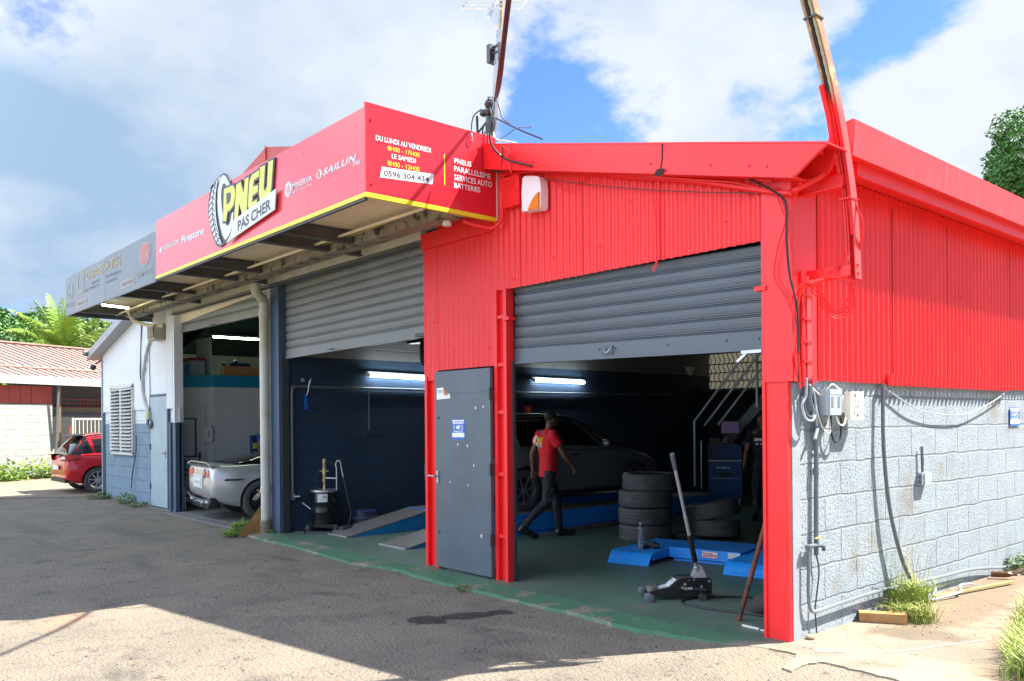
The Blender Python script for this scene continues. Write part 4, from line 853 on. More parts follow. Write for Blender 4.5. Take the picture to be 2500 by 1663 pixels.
part('body', MB().tube(smooth_path([(.04, .17, .70), (.05, .20, .705), (.05, .30, .70), (.06, .36, .69), (.06, .375, .655)], 4), .016, 8).lathe([(.024, 0), (.024, .03)], (.045, .17, .685), n=10).lathe([(.014, 0), (.014, .05)], (.05, .29, .70), n=8), m_conc, t)
part('lever', MB().bar((.05, .26, .755), (.05, .36, .765), .014, .008), m_gold, t)
cable('water_pipe', [(.04, .175, .70), (.04, .18, .55), (.04, .175, .35), (.04, .20, .23), (.045, .28, .195), (.045, .6, .20), (.045, 1.1, .208), (.045, 1.42, .205), (.045, 2.1, .185), (.045, 2.6, .165), (.045, 3.2, .15), (.045, 3.7, .11), (.05, 4.1, .07), (.05, 4.6, .05)], .014, M('water_pipe_grey', (.17, .20, .225), .5), 'long grey water pipe running along the foot of the block wall', 'pipe')
cable('water_pipe', [(.05, 2.35, .17), (.08, 2.36, .08), (.12, 2.2, .06), (.14, 2.0, .05), (.12, 1.8, .10)], .012, m_grey, 'short bent grey pipe behind the grass tuft', 'pipe')
cable('water_pipe', [(.12, 1.9, .03), (.16, 2.25, .03), (.22, 2.55, .05), (.16, 2.7, .07), (.12, 2.9, .06), (.13, 3.1, .04)], .012, m_grey, 'grey pipe with a kink lying on the soil', 'pipe')
cable('wall_cable', [(.05, 1.41, 1.97), (.05, 1.40, 1.75), (.055, 1.40, 1.4), (.06, 1.46, 1.0), (.07, 1.55, .70), (.08, 1.70, .40), (.09, 1.86, .2), (.10, 1.97, .04)], .017, m_conc, 'thick dark conduit leaning down the block wall to the grass tuft', 'conduit', n=8)
cable('wall_cable', [(.03, 1.42, 1.95), (.04, 1.7, 1.86), (.045, 2.1, 1.75), (.05, 2.7, 1.70), (.05, 3.2, 1.71), (.045, 3.7, 1.79), (.04, 4.2, 1.91), (.03, 4.3, 1.97)], .006, m_grey, 'thin pale cable hanging in a long arc across the block wall')
t = thing('wall_socket', 'small grey outdoor socket box on the block wall', 'socket', (.03, 2.3, 1.05))
part('box', MB().box(.0, .05, 2.17, 2.34, 1.055, 1.17).box(.05, .062, 2.20, 2.34, 1.06, 1.165), m_grey, t)
part('knob', MB().lathe([(.018, 0), (.018, .02)], (.03, 2.16, 1.13), 'Y', 10).lathe([(.018, 0), (.018, .02)], (.03, 2.16, 1.085), 'Y', 10), m_conc, t)
part('pipe', MB().tube([(.03, 2.22, 1.17), (.03, 2.21, 1.41)], .013, 8), m_conc, t)
def blue_sticker(label, org, u, n, w, h):
    t = thing('warning_sticker', label, 'sticker', org, 'blue alarm warning stickers'); org, u, n = V(org), V(u), V(n); v = V((0, 0, 1))
    def rect(mb, a, b, c_, d, o): mb.add([org+u*(w*x)+v*(h*y)+n*o for x, y in ((a, c_), (b, c_), (b, d), (a, d))], [(0, 1, 2, 3)]); return mb
    part('sheet', MB().prism([(0, 0), (w, 0), (w, h), (0, h)], n*.002, org, u, v), M('sticker_blue', (.025, .13, .48), .35, var=.1), t, 0)
    q = MB()
    rect(q, .03, .97, .12, .33, .0032); rect(q, .04, .96, .90, .96, .0032); rect(q, .06, .94, .83, .87, .0032); rect(q, .10, .90, .77, .80, .0032); rect(q, .12, .5, .40, .43, .0032); rect(q, .3, .86, .36, .39, .0032)
    for x in (.16, .22, .76, .82): rect(q, x, x+.025, .52, .70, .0032)
    q.add([org+u*(w*(.48+.14*math.cos(a*.5236)))+v*(h*(.60+.09*math.sin(a*.5236)))+n*.0032 for a in range(12)], [tuple(range(12))])
    rect(q, .58, .66, .64, .72, .0034); rect(q, .62, .84, .46, .485, .0032)
    part('print', q, m_white, t, 0)
blue_sticker('blue and white warning sticker in the middle of the grey steel door', (-4.105, -.0765, 1.475), (1, 0, 0), (0, -1, 0), .235, .225)
blue_sticker('blue and white warning sticker on the block wall far right', (.012, 4.50, 1.575), (0, 1, 0), (1, 0, 0), .30, .205)
t = thing('torn_sticker', 'white sticker with a curled torn corner on the grey steel door', 'sticker', (-4.3, -.077, 2.0))
part('sheet', MB().prism([(-4.385, 1.925), (-4.13, 1.935), (-4.135, 1.985), (-4.20, 2.02), (-4.26, 2.06), (-4.385, 2.055)], (0, -.002, 0), (0, -.0765, 0)), m_white, t, 0)
q = MB(); put_text(q, 'TOYO T', (-4.375, -.0795, 2.0), (1, 0, 0), (0, 0, 1), (0, -1, 0), .135, .032, bold=.03); part('lettering', q, M('sticker_blue_ink', (.02, .15, .55), .5), t, 0)
part('curled_corner', MB().add([V((-4.26, -.080, 2.06)), V((-4.14, -.080, 1.99)), V((-4.19, -.105, 1.985)), V((-4.215, -.10, 1.96))], [(0, 1, 2), (0, 2, 3)]), m_timber, t, 0)
# ---- mast, antenna, overhead cables
MS = thing('antenna_mast', 'leaning galvanised mast with antenna rising behind the sign canopy corner', 'mast', (-3.759, 0.250, 4.699))
m_galv = M('galvanised', (.30, .31, .32), .45, metal=.5, var=.25, scale=6, spots=[((.35, .22, .08), 4, .6, .1)])
m_gold2 = M('yellowed_tube', (.42, .33, .16), .5, metal=.3, var=.3, scale=8)
q = MB().bar((-3.79, .25, 4.43), (-3.607, .25, 5.955), .062, .045); part('pole', q, m_galv, MS)
part('upper_tube', MB().tube([(-3.610, 0.250, 5.889), (-3.544, 0.250, 6.550), (-3.517, 0.250, 6.991)], .020, 8), m_gold2, MS)
q = MB().box(-3.759, -3.704, .184, .294, 5.624, 5.823).box(-3.594, -3.561, .206, .272, 5.624, 5.80); part('amplifier_box', q, m_dark, MS)
part('strut', MB().bar((-3.748, 0.239, 4.919), (-4.012, 0.030, 4.699), .035, .02), m_galv, MS)
part('clamps', MB().box(-3.70, -3.59, .206, .284, 5.778, 5.787).box(-3.70, -3.59, .206, .284, 5.712, 5.72), m_dark, MS)
q = MB()
for k in range(4):
    z = 6.297-.0606*k; y = .228-.055*k
    q.tube([(-4.068+.022*k, y-.055, z+.149), (-3.572, y, z)], .0065, 5); q.tube([(-3.517, y, z-.022), (-3.12, y+.033, z-.154)], .0065, 5)
q.bar((-4.068, 0.184, 6.462), (-3.990, 0.008, 6.242), .014, .014); q.bar((-3.131, 0.272, 6.153), (-3.109, 0.085, 5.944), .014, .014); q.tube([(-3.539, 0.250, 6.407), (-3.186, 0.272, 6.308)], .006, 5)
q.bar((-3.594, 0.239, 6.330), (-3.539, 0.030, 5.999), .03, .03)
part('antenna_bars', q, m_metal, MS)
m_brown = M('dark_red_cable', (.045, .010, .012), .45)
q = MB()
for k, (dx, dy) in enumerate(((0, 0), (.03, .01), (.012, .03), (.035, -.02))):
    q.tube(smooth_path([(-3.671, 0.217, 5.184), (-2.62+dx*.5, -.62+dy, 4.87), (-1.15+dx, -1.72+dy, 5.06), (4.5+dx*4, -5.93+dy*4, 6.0), (14, -13, 8.5)], 8), .011, 6)
single('service_cables', q, m_brown, 'bundle of dark red overhead cables dropping to the mast', 'cable')
grp = 'cables coiled around the foot of the mast'
loops = [([(-3.704, 0.184, 5.184), (-3.616, 0.085, 5.184), (-3.473, 0.085, 5.096), (-3.384, 0.085, 4.897), (-3.307, 0.118, 4.820)], .006, m_conc, 'grey blue cable end curling away to the right'),
 ([(-3.803, 0.140, 5.118), (-3.891, 0.096, 5.052), (-3.913, 0.085, 4.897), (-3.847, 0.085, 4.787), (-3.704, 0.118, 4.699), (-3.649, 0.162, 4.633)], .005, m_black, 'thin black cable looping left of the mast'),
 ([(-3.693, 0.162, 5.140), (-3.572, 0.085, 5.008), (-3.495, 0.074, 4.897), (-3.528, 0.074, 4.787), (-3.638, 0.074, 4.754), (-3.726, 0.085, 4.809), (-3.737, 0.118, 4.919)], .006, m_dark, 'dark cable forming a round loop right of the mast'),
 ([(-3.715, 0.184, 5.008), (-3.825, 0.140, 4.897), (-3.957, 0.085, 4.765), (-4.024, 0.030, 4.699)], .008, m_black, 'straight black cable dropping to the left behind the sign'),
 ([(-3.04, -.36, 4.72), (-3.02, -.40, 4.55), (-3.0, -.38, 4.40), (-2.97, -.25, 4.30), (-2.8, -.23, 4.22), (-2.6, -.22, 4.14)], .007, m_black, 'black cable running down over the red fascia'),
 ([(-3.649, 0.184, 4.853), (-3.594, 0.162, 4.743), (-3.484, 0.195, 4.699), (-3.406, 0.305, 4.677)], .006, m_offw, 'pale cable end curling over the roof edge'),
 ([(-3.671, 0.206, 5.008), (-3.429, 0.360, 4.842), (-3.230, 0.525, 4.721)], .006, m_brown, 'dark red cable slanting from the mast to the roof'),
 ([(-3.671, 0.195, 4.721), (-3.484, 0.195, 4.743), (-3.340, 0.250, 4.809), (-3.153, 0.250, 4.765), (-3.098, 0.250, 4.776)], .004, m_conc, 'thin wire end with a frayed tip above the roof edge'),
 ([(-2.98, -.27, 4.42), (-2.90, -.26, 4.36), (-2.88, -.25, 4.32), (-2.95, -.24, 4.34), (-2.92, -.23, 4.22), (-2.9, -.22, 4.14)], .004, m_redgut, 'pink painted wire curled on the red fascia')]
for pts, r, m, lb in loops: cable('mast_cable', pts, r*1.45, m, lb, group=grp)
q = MB().ball((-3.781, 0.162, 5.074), .05, (1.2, 1, .8), 10).ball((-3.704, 0.162, 5.151), .05, n=8).ball((-3.715, 0.184, 4.919), .05, (1, 1, 1.5), 8).ball((-3.69, .15, 5.06), .05, n=8).bar((-3.70, .17, 5.2), (-3.72, .17, 4.85), .05, .05).bar((-3.858, 0.118, 5.052), (-3.847, 0.118, 4.853), .02, .02)
single('splice_box', q, m_blackp, 'black cable splice clump tied to the foot of the mast', 'splice')
cable('cable_tail', [(-3.22, -.07, 3.88), (-3.22, -.08, 3.76), (-3.24, -.12, 3.70), (-3.33, -.14, 3.68), (-3.40, -.3, 3.70), (-3.46, -.4, 3.74)], .020, m_red, 'red painted conduit elbow below the corner of the end sign', 'conduit')
# pole junction on the white wall
cable('wall_cable', [(-13.55, -.05, 3.62), (-13.9, -.05, 3.58), (-14.45, -.05, 3.25), (-14.75, -.05, 2.7), (-14.8, -.05, 2.4), (-14.65, -.05, 2.1), (-14.45, -.05, 1.95), (-14.42, -.05, 1.85)], .03, M('pale_conduit', (.52, .52, .50), .5), 'pale bent conduit coming down the white corrugated wall', 'conduit')
cable('wall_cable', [(-14.9, -.03, 3.75), (-14.95, -.03, 3.2), (-15.0, -.03, 2.7), (-14.85, -.03, 2.4)], .012, m_dark, 'thin dark cable on the white corrugated wall left of the pale conduit')
cable('wall_cable', [(-14.38, -.03, 3.7), (-14.42, -.03, 3.0), (-14.40, -.03, 2.3), (-14.45, -.03, 1.9)], .010, m_grey, 'thin grey cable on the white corrugated wall right of the pale conduit')
single('socket_box', MB().box(-14.5, -14.30, -.09, .0, 1.77, 1.93).box(-14.48, -14.32, -.10, -.091, 1.79, 1.91), M('beige_plastic', (.52, .47, .30), .5), 'beige junction box at the foot of the pale conduit', 'electrical box')
cable('socket_lead', [(-14.42, -.06, 1.77), (-14.40, -.08, 1.66), (-14.30, -.07, 1.60), (-14.22, -.06, 1.66), (-14.25, -.05, 1.74)], .03, m_conc, 'short thick dark lead under the beige junction box')
t = thing('flood_lamp', 'beige wall floodlight under the far corner of the canopy', 'lamp', (-13.6, -.2, 3.4))
part('housing', MB().box(-13.85, -13.42, -.24, -.04, 3.32, 3.62), M('floodlight_beige', (.36, .33, .25), .5), t); part('lamp_glass', MB().box(-13.8, -13.45, -.26, -.242, 3.36, 3.58), m_rustc, t)
cable('thin_pipe', [(-15.25, -.04, 1.45), (-15.3, -.04, 1.05), (-15.55, -.04, .6), (-15.62, -.04, .3)], .014, m_conc, 'thin slanting dark pipe on the blue block wall', 'pipe')
# plywood board by the drain pipe
bd = MB().add([V((-9.10, -.56, -.03)), V((-9.16, .0, .02)), V((-9.17, .05, .42)), V((-9.28, -.02, .38)), V((-9.10, -.545, -.03)), V((-9.16, .015, .02)), V((-9.17, .065, .42)), V((-9.28, -.005, .38))], [(0, 1, 2, 3), (7, 6, 5, 4), (0, 4, 5, 1), (1, 5, 6, 2), (2, 6, 7, 3), (3, 7, 4, 0)])
for i, p in enumerate(bd.v): bd.v[i] = V((p.x-.20*(p.z > .3)+.34, p.y-.03, p.z))
single('plywood_board', bd, m_wood, 'brown plywood board leaning beside the drainpipe', 'board')
# ================================================================== INSIDE THE WORKSHOP
def wall_tube(label, y0, y1, z0, z1):
    t = thing('tube_light', label, 'light', (-8.76, y0, z0), 'fluorescent tubes')
    part('fitting', MB().bar((-8.775, y0-.05, z0+.035), (-8.775, y1+.05, z1+.035), .05, .05), m_conc, t)
    part('tube', MB().tube([(-8.72, y0, z0), (-8.72, y1, z1)], .030, 10), m_lamp, t)
    part('end_cap', MB().lathe([(.034, 0), (.03, .05), (.012, .08)], (-8.72, y0, z0), 'Y', 12, m=Matrix.Rotation(math.pi, 4, 'Z')), m_offw, t)
wall_tube('lit white tube on the navy wall in the middle bay', 1.70, 3.12, 2.445, 2.415)
wall_tube('lit white tube on the dark wall above the man in the red shirt', 5.50, 6.84, 2.455, 2.44)
L_ = thing('tube_light', 'greenish fluorescent tube under the roof of the far left bay', 'light', (-14.2, 2.0, 3.6), 'fluorescent tubes')
part('fitting', MB().bar((-14.3, 1.22, 3.565), (-14.3, 2.32, 3.565), .09, .05), m_conc, L_); part('tube', MB().tube([(-14.28, 1.25, 3.53), (-14.28, 2.30, 3.53)], .028, 8), m_lampg, L_)
t = thing('wall_pipework', 'grey air pipe running along the navy partition wall', 'pipe', (-8.77, .2, .6))
q = MB().tube(smooth_path([(-8.76, .17, .60), (-8.76, .17, 2.10), (-8.76, .21, 2.20), (-8.76, .30, 2.23), (-8.76, 2.0, 2.225), (-8.76, 5.0, 2.21), (-8.76, 9.5, 2.23)], 4), .022, 8)
q.tube([(-8.76, 1.53, 2.225), (-8.76, 1.52, 1.52)], .013, 8); part('pipe', q, m_conc, t)
q = MB().box(-8.79, -8.72, 1.44, 1.55, 1.44, 1.54); part('socket', q, m_dark, t)
q = MB().tube(smooth_path([(-8.75, .46, 2.26), (-8.72, .48, 2.36), (-8.70, .44, 2.32), (-8.71, .42, 2.18), (-8.74, .41, 2.10)], 4), .010, 6).ball((-8.73, .34, 2.33), .035, n=8); part('hook', q, m_metal, t)
q = MB().box(-8.79, -8.74, .14, .20, .50, .60).tube([(-8.76, .17, .55), (-8.70, .26, .55)], .014, 6); part('valve', q, m_metal, t)
single('blue_tag', MB().box(-8.79, -8.775, .57, .62, 1.93, 2.12).box(-8.785, -8.77, .565, .63, 1.88, 1.94), M('tag_blue', (.02, .12, .55), .4), 'narrow blue tag hanging on the navy wall', 'tag')
t = thing('fire_sign', 'red and yellow fire notice on the dark wall behind the car', 'sign', (-8.78, 5.4, 1.75))
part('sheet', MB().box(-8.79, -8.77, 5.28, 5.46, 1.72, 1.96), M('notice_red', (.5, .03, .02), .5), t); part('print', MB().box(-8.77, -8.768, 5.30, 5.44, 1.735, 1.77).box(-8.77, -8.768, 5.34, 5.355, 1.82, 1.92).box(-8.77, -8.768, 5.385, 5.40, 1.82, 1.92), m_yellow, t)
# oil drum on a dolly
D_ = thing('oil_drum', 'small black oil drum with a brass pump on a wheeled dolly', 'drum', (-8.32, .62, 0))
cx, cy = -8.32, .62
prof = [(.185, .125), (.19, .13), (.19, .29), (.197, .30), (.19, .31), (.19, .44), (.197, .45), (.19, .46), (.19, .595), (.205, .60), (.205, .635), (.18, .64), (.18, .625)]
part('drum_body', MB().lathe(prof, (cx, cy, 0), n=28), m_blackp, D_)
part('rim', MB().lathe([(.207, .605), (.210, .62), (.207, .637), (.192, .642)], (cx, cy, 0), n=28), m_metal, D_)
lb = MB(); 
def onarc(mb, c, r, a0, a1, z0, z1, n=8):
    vs = [V((c[0]+r*math.cos(a0+(a1-a0)*i/n), c[1]+r*math.sin(a0+(a1-a0)*i/n), z)) for i in range(n+1) for z in (z0, z1)]
    return mb.add(vs, [(2*i, 2*i+2, 2*i+3, 2*i+1) for i in range(n)])
LBL = part('paper_label', onarc(lb, (cx, cy), .193, -1.05, -.25, .46, .585), m_plate, D_, 60)
lb = MB(); onarc(lb, (cx, cy), .1945, -.65, -.32, .53, .545, 3); onarc(lb, (cx, cy), .1945, -.95, -.5, .50, .504, 3); onarc(lb, (cx, cy), .1945, -.98, -.9, .555, .565, 2); part('print', lb, m_dark, LBL)
q = MB().lathe([(.022, .64), (.022, .72), (.014, .73), (.014, .75), (.03, .76), (.03, .80), (.022, .81), (.022, .86), (.034, .87), (.034, .97), (.026, .98), (.026, 1.0), (.03, 1.01), (.028, 1.10), (.012, 1.12)], (cx, cy, 0), n=12)
q.tube([(cx-.06, cy-.04, .925), (cx+.07, cy+.04, .925)], .010, 6); part('pump', q, M('brass_pump', (.55, .42, .16), .35, metal=.7, var=.3, scale=14, spots=[((.5, .5, .5), 20, .5, .1)]), D_)
q = MB().tube(smooth_path([(cx+.13, cy+.14, .64), (cx+.13, cy+.14, .96), (cx+.12, cy+.13, 1.02), (cx+.14, cy+.15, 1.08), (cx+.17, cy+.18, 1.07), (cx+.18, cy+.20, .95), (cx+.20, cy+.22, .82)], 4), .011, 6).tube([(cx, cy, .82), (cx+.13, cy+.14, .81)], .014, 6)
part('dispensing_arm', q, m_metal, D_)
q = MB().tube(smooth_path([(cx+.20, cy+.22, .84), (cx+.24, cy+.26, .55), (cx+.28, cy+.30, .28), (cx+.25, cy+.26, .06)], 5), .014, 6).tube(smooth_path([(cx+.01, cy, 1.04), (cx+.08, cy+.08, 1.06), (cx+.13, cy+.14, 1.04)], 4), .007, 6).tube(smooth_path([(cx-.05, cy-.05, .90), (cx-.10, cy-.09, .83), (cx-.12, cy-.11, .74)], 4), .008, 6)
q.tube(smooth_path([(cx-.12, cy-.28, .02), (cx-.32, cy-.25, .02), (cx-.38, cy-.05, .02), (cx-.25, cy+.1, .02), (cx-.1, cy+.15, .03)], 5), .012, 6); part('hose', q, m_black, D_)
q = MB().box(cx-.22, cx+.22, cy-.22, cy+.22, .075, .125, Matrix.Translation((cx, cy, 0)) @ Matrix.Rotation(R(45), 4, 'Z') @ Matrix.Translation((-cx, -cy, 0)))
q.box(cx-.1, cx+.12, cy-.40, cy-.30, .0, .05); q.bar((cx+.15, cy+.1, .08), (cx+.42, cy+.32, .08), .14, .03); part('dolly', q, m_blackp, D_)
for dx, dy in ((-.27, -.14), (.08, -.32), (.30, .02)): part('wheel', MB().lathe([(.02, -.02), (.062, -.02), (.062, .02), (.02, .02)], (cx+dx, cy+dy, .062), 'Y', 16), m_dark, D_)
single('lever_bar', MB().tube([(-8.72, .20, .62), (-8.42, .44, .34)], .012, 8), m_metal, 'thin steel bar leaning from the navy wall to the drum', 'bar')
single('rubber_strip', MB().bar((-8.35, .15, .02), (-7.9, .50, .02), .05, .03).box(-8.02, -7.82, .66, .82, .02, .09), m_dark, 'black rubber strip on the floor in front of the drum', 'strip')
t = thing('plastic_case', 'dark blue round-edged plastic tool case behind the ramp', 'case', (-8.4, 1.4, 0))
q = MB().lathe([(.20, .02), (.225, .05), (.225, .16), (.20, .26), (.19, .27), (.06, .275), (.05, .26)], (-8.40, 1.35, 0), n=24); part('body', q, M('case_navy', (.035, .045, .075), .4, var=.1), t)
part('band', MB().lathe([(.226, .13), (.235, .135), (.235, .165), (.226, .17)], (-8.40, 1.35, 0), n=24), M('case_light', (.08, .10, .16), .4), t); part('rim_strip', MB().lathe([(.203, .245), (.206, .25), (.203, .255)], (-8.40, 1.35, 0), n=24), M('case_bright', (.01, .12, .7), .3), t)
# drive-on ramps and lift runways
LF = thing('alignment_lift', 'blue drive-on lift with two runways and chequered ramps under the dark car', 'car lift', (-6.9, 4, 0))
for x0, x1, y0, y1 in ((-8.0, -7.36, .46, 1.92), (-6.46, -5.82, .44, 1.9)):
    n = 5; top = [(y0, .012), (y1, .275)]
    part('ramp_top', MB().add([V((x0, y0, .012)), V((x1, y0, .012)), V((x1, y1, .285)), V((x0, y1, .285)), V((x0, y0, .0)), V((x1, y0, .0)), V((x1, y1, .265)), V((x0, y1, .265))], [(0, 1, 2, 3), (7, 6, 5, 4), (0, 4, 5, 1), (1, 5, 6, 2), (2, 6, 7, 3), (3, 7, 4, 0)]), m_tread, LF)
    q = MB()
    for k in range(22):
        for j in range(9):
            y = y0+.03+(y1-y0-.05)*k/22; z = .013+(y-y0)/(y1-y0)*.273; x = x0+.04+(x1-x0-.08)*(j+(k % 2)*.5)/9
            q.add([V((x, y, z)), V((x+.03, y+.012, z+.002)), V((x+.034, y+.02, z+.0045)), V((x+.004, y+.008, z+.0045))], [(0, 1, 2, 3)])
    part('tread_bars', q, m_metal, LF, 0)
    part('ramp_side', MB().prism([(y0+.08, 0), (y1, 0), (y1, .262), (y0+.08, .012)], (.012, 0, 0), (x1-.014, 0, 0), (0, 1, 0), (0, 0, 1)), m_liftd, LF)
    part('front_edge', MB().bar((x0, y0, .012), (x1, y0, .012), .016, .016), m_metal, LF)
    part('runway', MB().box(x0, x1, y1+.02, 7.2, .16, .295).box(x0+.1, x1-.1, y1+.3, 7.0, .0, .155), m_lift, LF)
    part('runway_top', MB().box(x0+.03, x1-.03, y1+.02, 7.2, .296, .302), m_tread, LF)
part('side_rail', MB().box(-5.79, -5.77, 2.3, 6.4, .05, .20).box(-5.9, -5.75, 2.2, 6.5, .0, .03), m_lift, LF)
single('floor_plank', MB().bar((-5.62, 3.0, .03), (-5.60, 4.9, .03), .09, .05), m_tread, 'grey wooden plank lying beside the blue lift', 'plank')
# small scissor lift
def lu(u, v, z): return V((-3.35+.975*u-.20*v, 1.64+.22*u+.975*v, z))
SL = thing('scissor_lift', 'low bright blue scissor lift platform marked with its load', 'car lift', (-2.6, 2.3, 0))
def lbox(mb, u0, u1, v0, v1, z0, z1):
    return mb.add([lu(u, v, z) for z in (z0, z1) for v in (v0, v1) for u in (u0, u1)], [(0, 2, 3, 1), (4, 5, 7, 6), (0, 1, 5, 4), (2, 6, 7, 3), (0, 4, 6, 2), (1, 3, 7, 5)])
part('platform', lbox(MB(), .535, 1.415, .50, 1.25, .045, .165), m_lift, SL)
part('base_frame', lbox(lbox(MB(), .56, 1.36, .58, 1.2, .0, .04), .58, 1.30, .545, .58, .0, .03), m_lift, SL)
for u0 in (0, 1.42):
    u1 = u0+.53
    part('arm', lbox(MB(), u0, u1, .12, 1.25, .05, .135), m_lift, SL)
    q = MB(); pr_ = [(-.02, .0), (.0, .02), (.03, .07), (.07, .12), (.12, .139), (1.25, .139)]; vs = []
    for v_, z_ in pr_: vs += [lu(u0, v_, z_), lu(u1, v_, z_)]
    q.add(vs, [(2*i, 2*i+1, 2*i+3, 2*i+2) for i in range(len(pr_)-1)])
    q.add([p-V((0, 0, .006)) for p in vs], [(2*i+2, 2*i+3, 2*i+1, 2*i) for i in range(len(pr_)-1)])
    FLP = part('chequer_flap', q, m_lift, SL, 60)
    q = MB()
    for k in range(7 if u0 == 0 else 7):
        for j in range(15):
            v_ = .005+.13*k/7; z_ = [.03, .055, .08, .10, .122, .133, .14][k]+.002; uu = u0+.05+(.44)*(j+(k % 2)*.5)/15; s_ = 1 if (j+k) % 2 else -1
            a = lu(uu, v_, z_); b = lu(uu+.018, v_+.010*s_+.003, z_+.008*s_)
            q.bar(a, b, .006, .006)
    for k in range(26):
        for j in range(10):
            v_ = .16+1.05*k/26; uu = u0+.03+.47*(j+(k % 2)*.5)/10; s_ = 1 if (j+k) % 2 else -1
            q.bar(lu(uu, v_, .141), lu(uu+.018, v_+.012*s_, .141), .005, .004)
    part('chequer_bars', q, m_liftd, SL, 0)
part('corner_plate', lbox(MB(), 1.27, 1.412, .494, .4985, .09, .155), m_plate, SL)
q = lbox(MB(), .955, 1.145, .494, .499, .075, .15); LB = part('load_label', q, m_white, SL)
q = MB(); put_text(q, '2500', lu(.965, .4925, .085), (.975, .22, 0), (0, 0, 1), (0, 0, 0), .115, .052, bold=.03); put_text(q, 'kg', lu(1.085, .4925, .082), (.975, .22, 0), (0, 0, 1), (0, 0, 0), .052, .045, bold=.03)
for a in ((.955, 1.145, .075, .0785), (.955, 1.145, .1465, .150), (.955, .9575, .0785, .1465), (1.1425, 1.145, .0785, .1465)): q.add([lu(a[0], .4925, a[2]), lu(a[1], .4925, a[2]), lu(a[1], .4925, a[3]), lu(a[0], .4925, a[3])], [(0, 1, 2, 3)])
part('load_text', q, M('label_red', (.55, .01, .02), .5), LB, 0)
# bottle, small box and drill on the lift
bt = thing('water_bottle', 'empty crumpled clear plastic bottle on the blue lift', 'bottle', (-3.14, 1.98, .14))
m_pet = M('clear_plastic', (.75, .80, .82), .06, var=0, trans=.85, bump=2, bscale=38)
q = MB()
rows = [(.0, .0), (.036, .0), (.041, .012), (.042, .05), (.039, .07), (.041, .10), (.036, .14), (.038, .17), (.033, .20), (.034, .22), (.028, .25), (.016, .285), (.013, .30), (.013, .325)]
q.lathe(rows, (-3.14, 1.98, .142), n=20)
for i, p_ in enumerate(q.v):
    if p_.z > .2 and p_.z < .42: p_.x += .006*noise.noise(p_*26); p_.y += .006*noise.noise(p_*31+V((3, 3, 3)))
part('bottle_body', q, m_pet, bt, 20)
part('neck_ring', MB().lathe([(.015, .30), (.016, .305), (.015, .312)], (-3.14, 1.98, .142), n=14), m_whitep, bt)
single('small_black_box', lbox(MB(), .28, .39, .38, .46, .142, .215), m_dark, 'small black box beside the crumpled bottle', 'box')
dr = thing('impact_driver', 'black cordless tool without battery lying on the blue lift', 'power tool', (-3.0, 2.15, .14))
q = MB().tube([lu(.30, .38, .175), lu(.36, .41, .175), lu(.44, .43, .175)], [.016, .032, .032], 12); part('tool_body', q, m_black, dr)
part('grip', MB().tube([lu(.36, .40, .165), lu(.32, .34, .16), lu(.29, .30, .158)], [.02, .017, .022], 8), m_blackp, dr); part('end_ring', MB().tube([lu(.438, .43, .175), lu(.444, .431, .175)], .022, 12), m_conc, dr)
# tyres
def make_tyre(R0, w, name='tyre'):
    q = MB(); n = 56; ri = R0*.62
    prof = [(ri, -.42*w), (ri+.02, -.47*w), (R0*.8, -.50*w), (R0*.90, -.49*w), (R0*.955, -.46*w), (R0*.985, -.40*w)]
    for gx in (-.27, -.09, .09, .27): prof += [(R0*.995 if abs(gx) > .2 else R0, (gx-.035)*w), (R0*.965, (gx-.02)*w), (R0*.965, (gx+.02)*w), (R0*.995 if abs(gx) > .2 else R0, (gx+.035)*w)]
    prof += [(R0*.985, .40*w), (R0*.955, .46*w), (R0*.90, .49*w), (R0*.8, .50*w), (ri+.02, .47*w), (ri, .42*w), (ri+.03, .38*w), (R0*.93, .30*w), (R0*.93, -.30*w), (ri+.03, -.38*w)]
    q.lathe(prof, n=n, close=True)
    o = part(name, q, m_tyre, None, 40)
    return o
TY = make_tyre(.372, .232)
ss = [(-4.22, 3.36, .118, .00, .0, .3, 'bottom tyre of the upright stack of four'), (-4.235, 3.37, .354, .01, .0, 1.2, 'second tyre from the floor in the upright stack of four'),
      (-4.21, 3.35, .589, .0, .01, 2.2, 'third tyre from the floor in the upright stack of four'), (-4.17, 3.39, .824, .015, .0, .9, 'top tyre of the upright stack of four'),
      (-3.66, 4.17, .145, R(-3), R(5), 1.7, 'lower of two tyres heaped behind the jack handle'), (-3.67, 4.16, .405, R(-5), R(9), 2.9, 'upper tilted tyre of two heaped behind the jack handle')]
for i, (x, y, z, rx, ry, rz, lb) in enumerate(ss):
    o = TY if i == 0 else copy_tree(TY)
    o.location = (x, y, z); o.rotation_euler = (rx, ry, rz); tag(o, lb, 'tyre', 'used tyres standing in stacks')
single('flat_tool', MB().tube([(-4.05, 3.75, .03), (-3.85, 3.85, .05), (-3.7, 3.9, .03)], [.05, .07, .03], 8), m_dark, 'dark lump of rubber on the floor between the two tyre stacks', 'rubber')
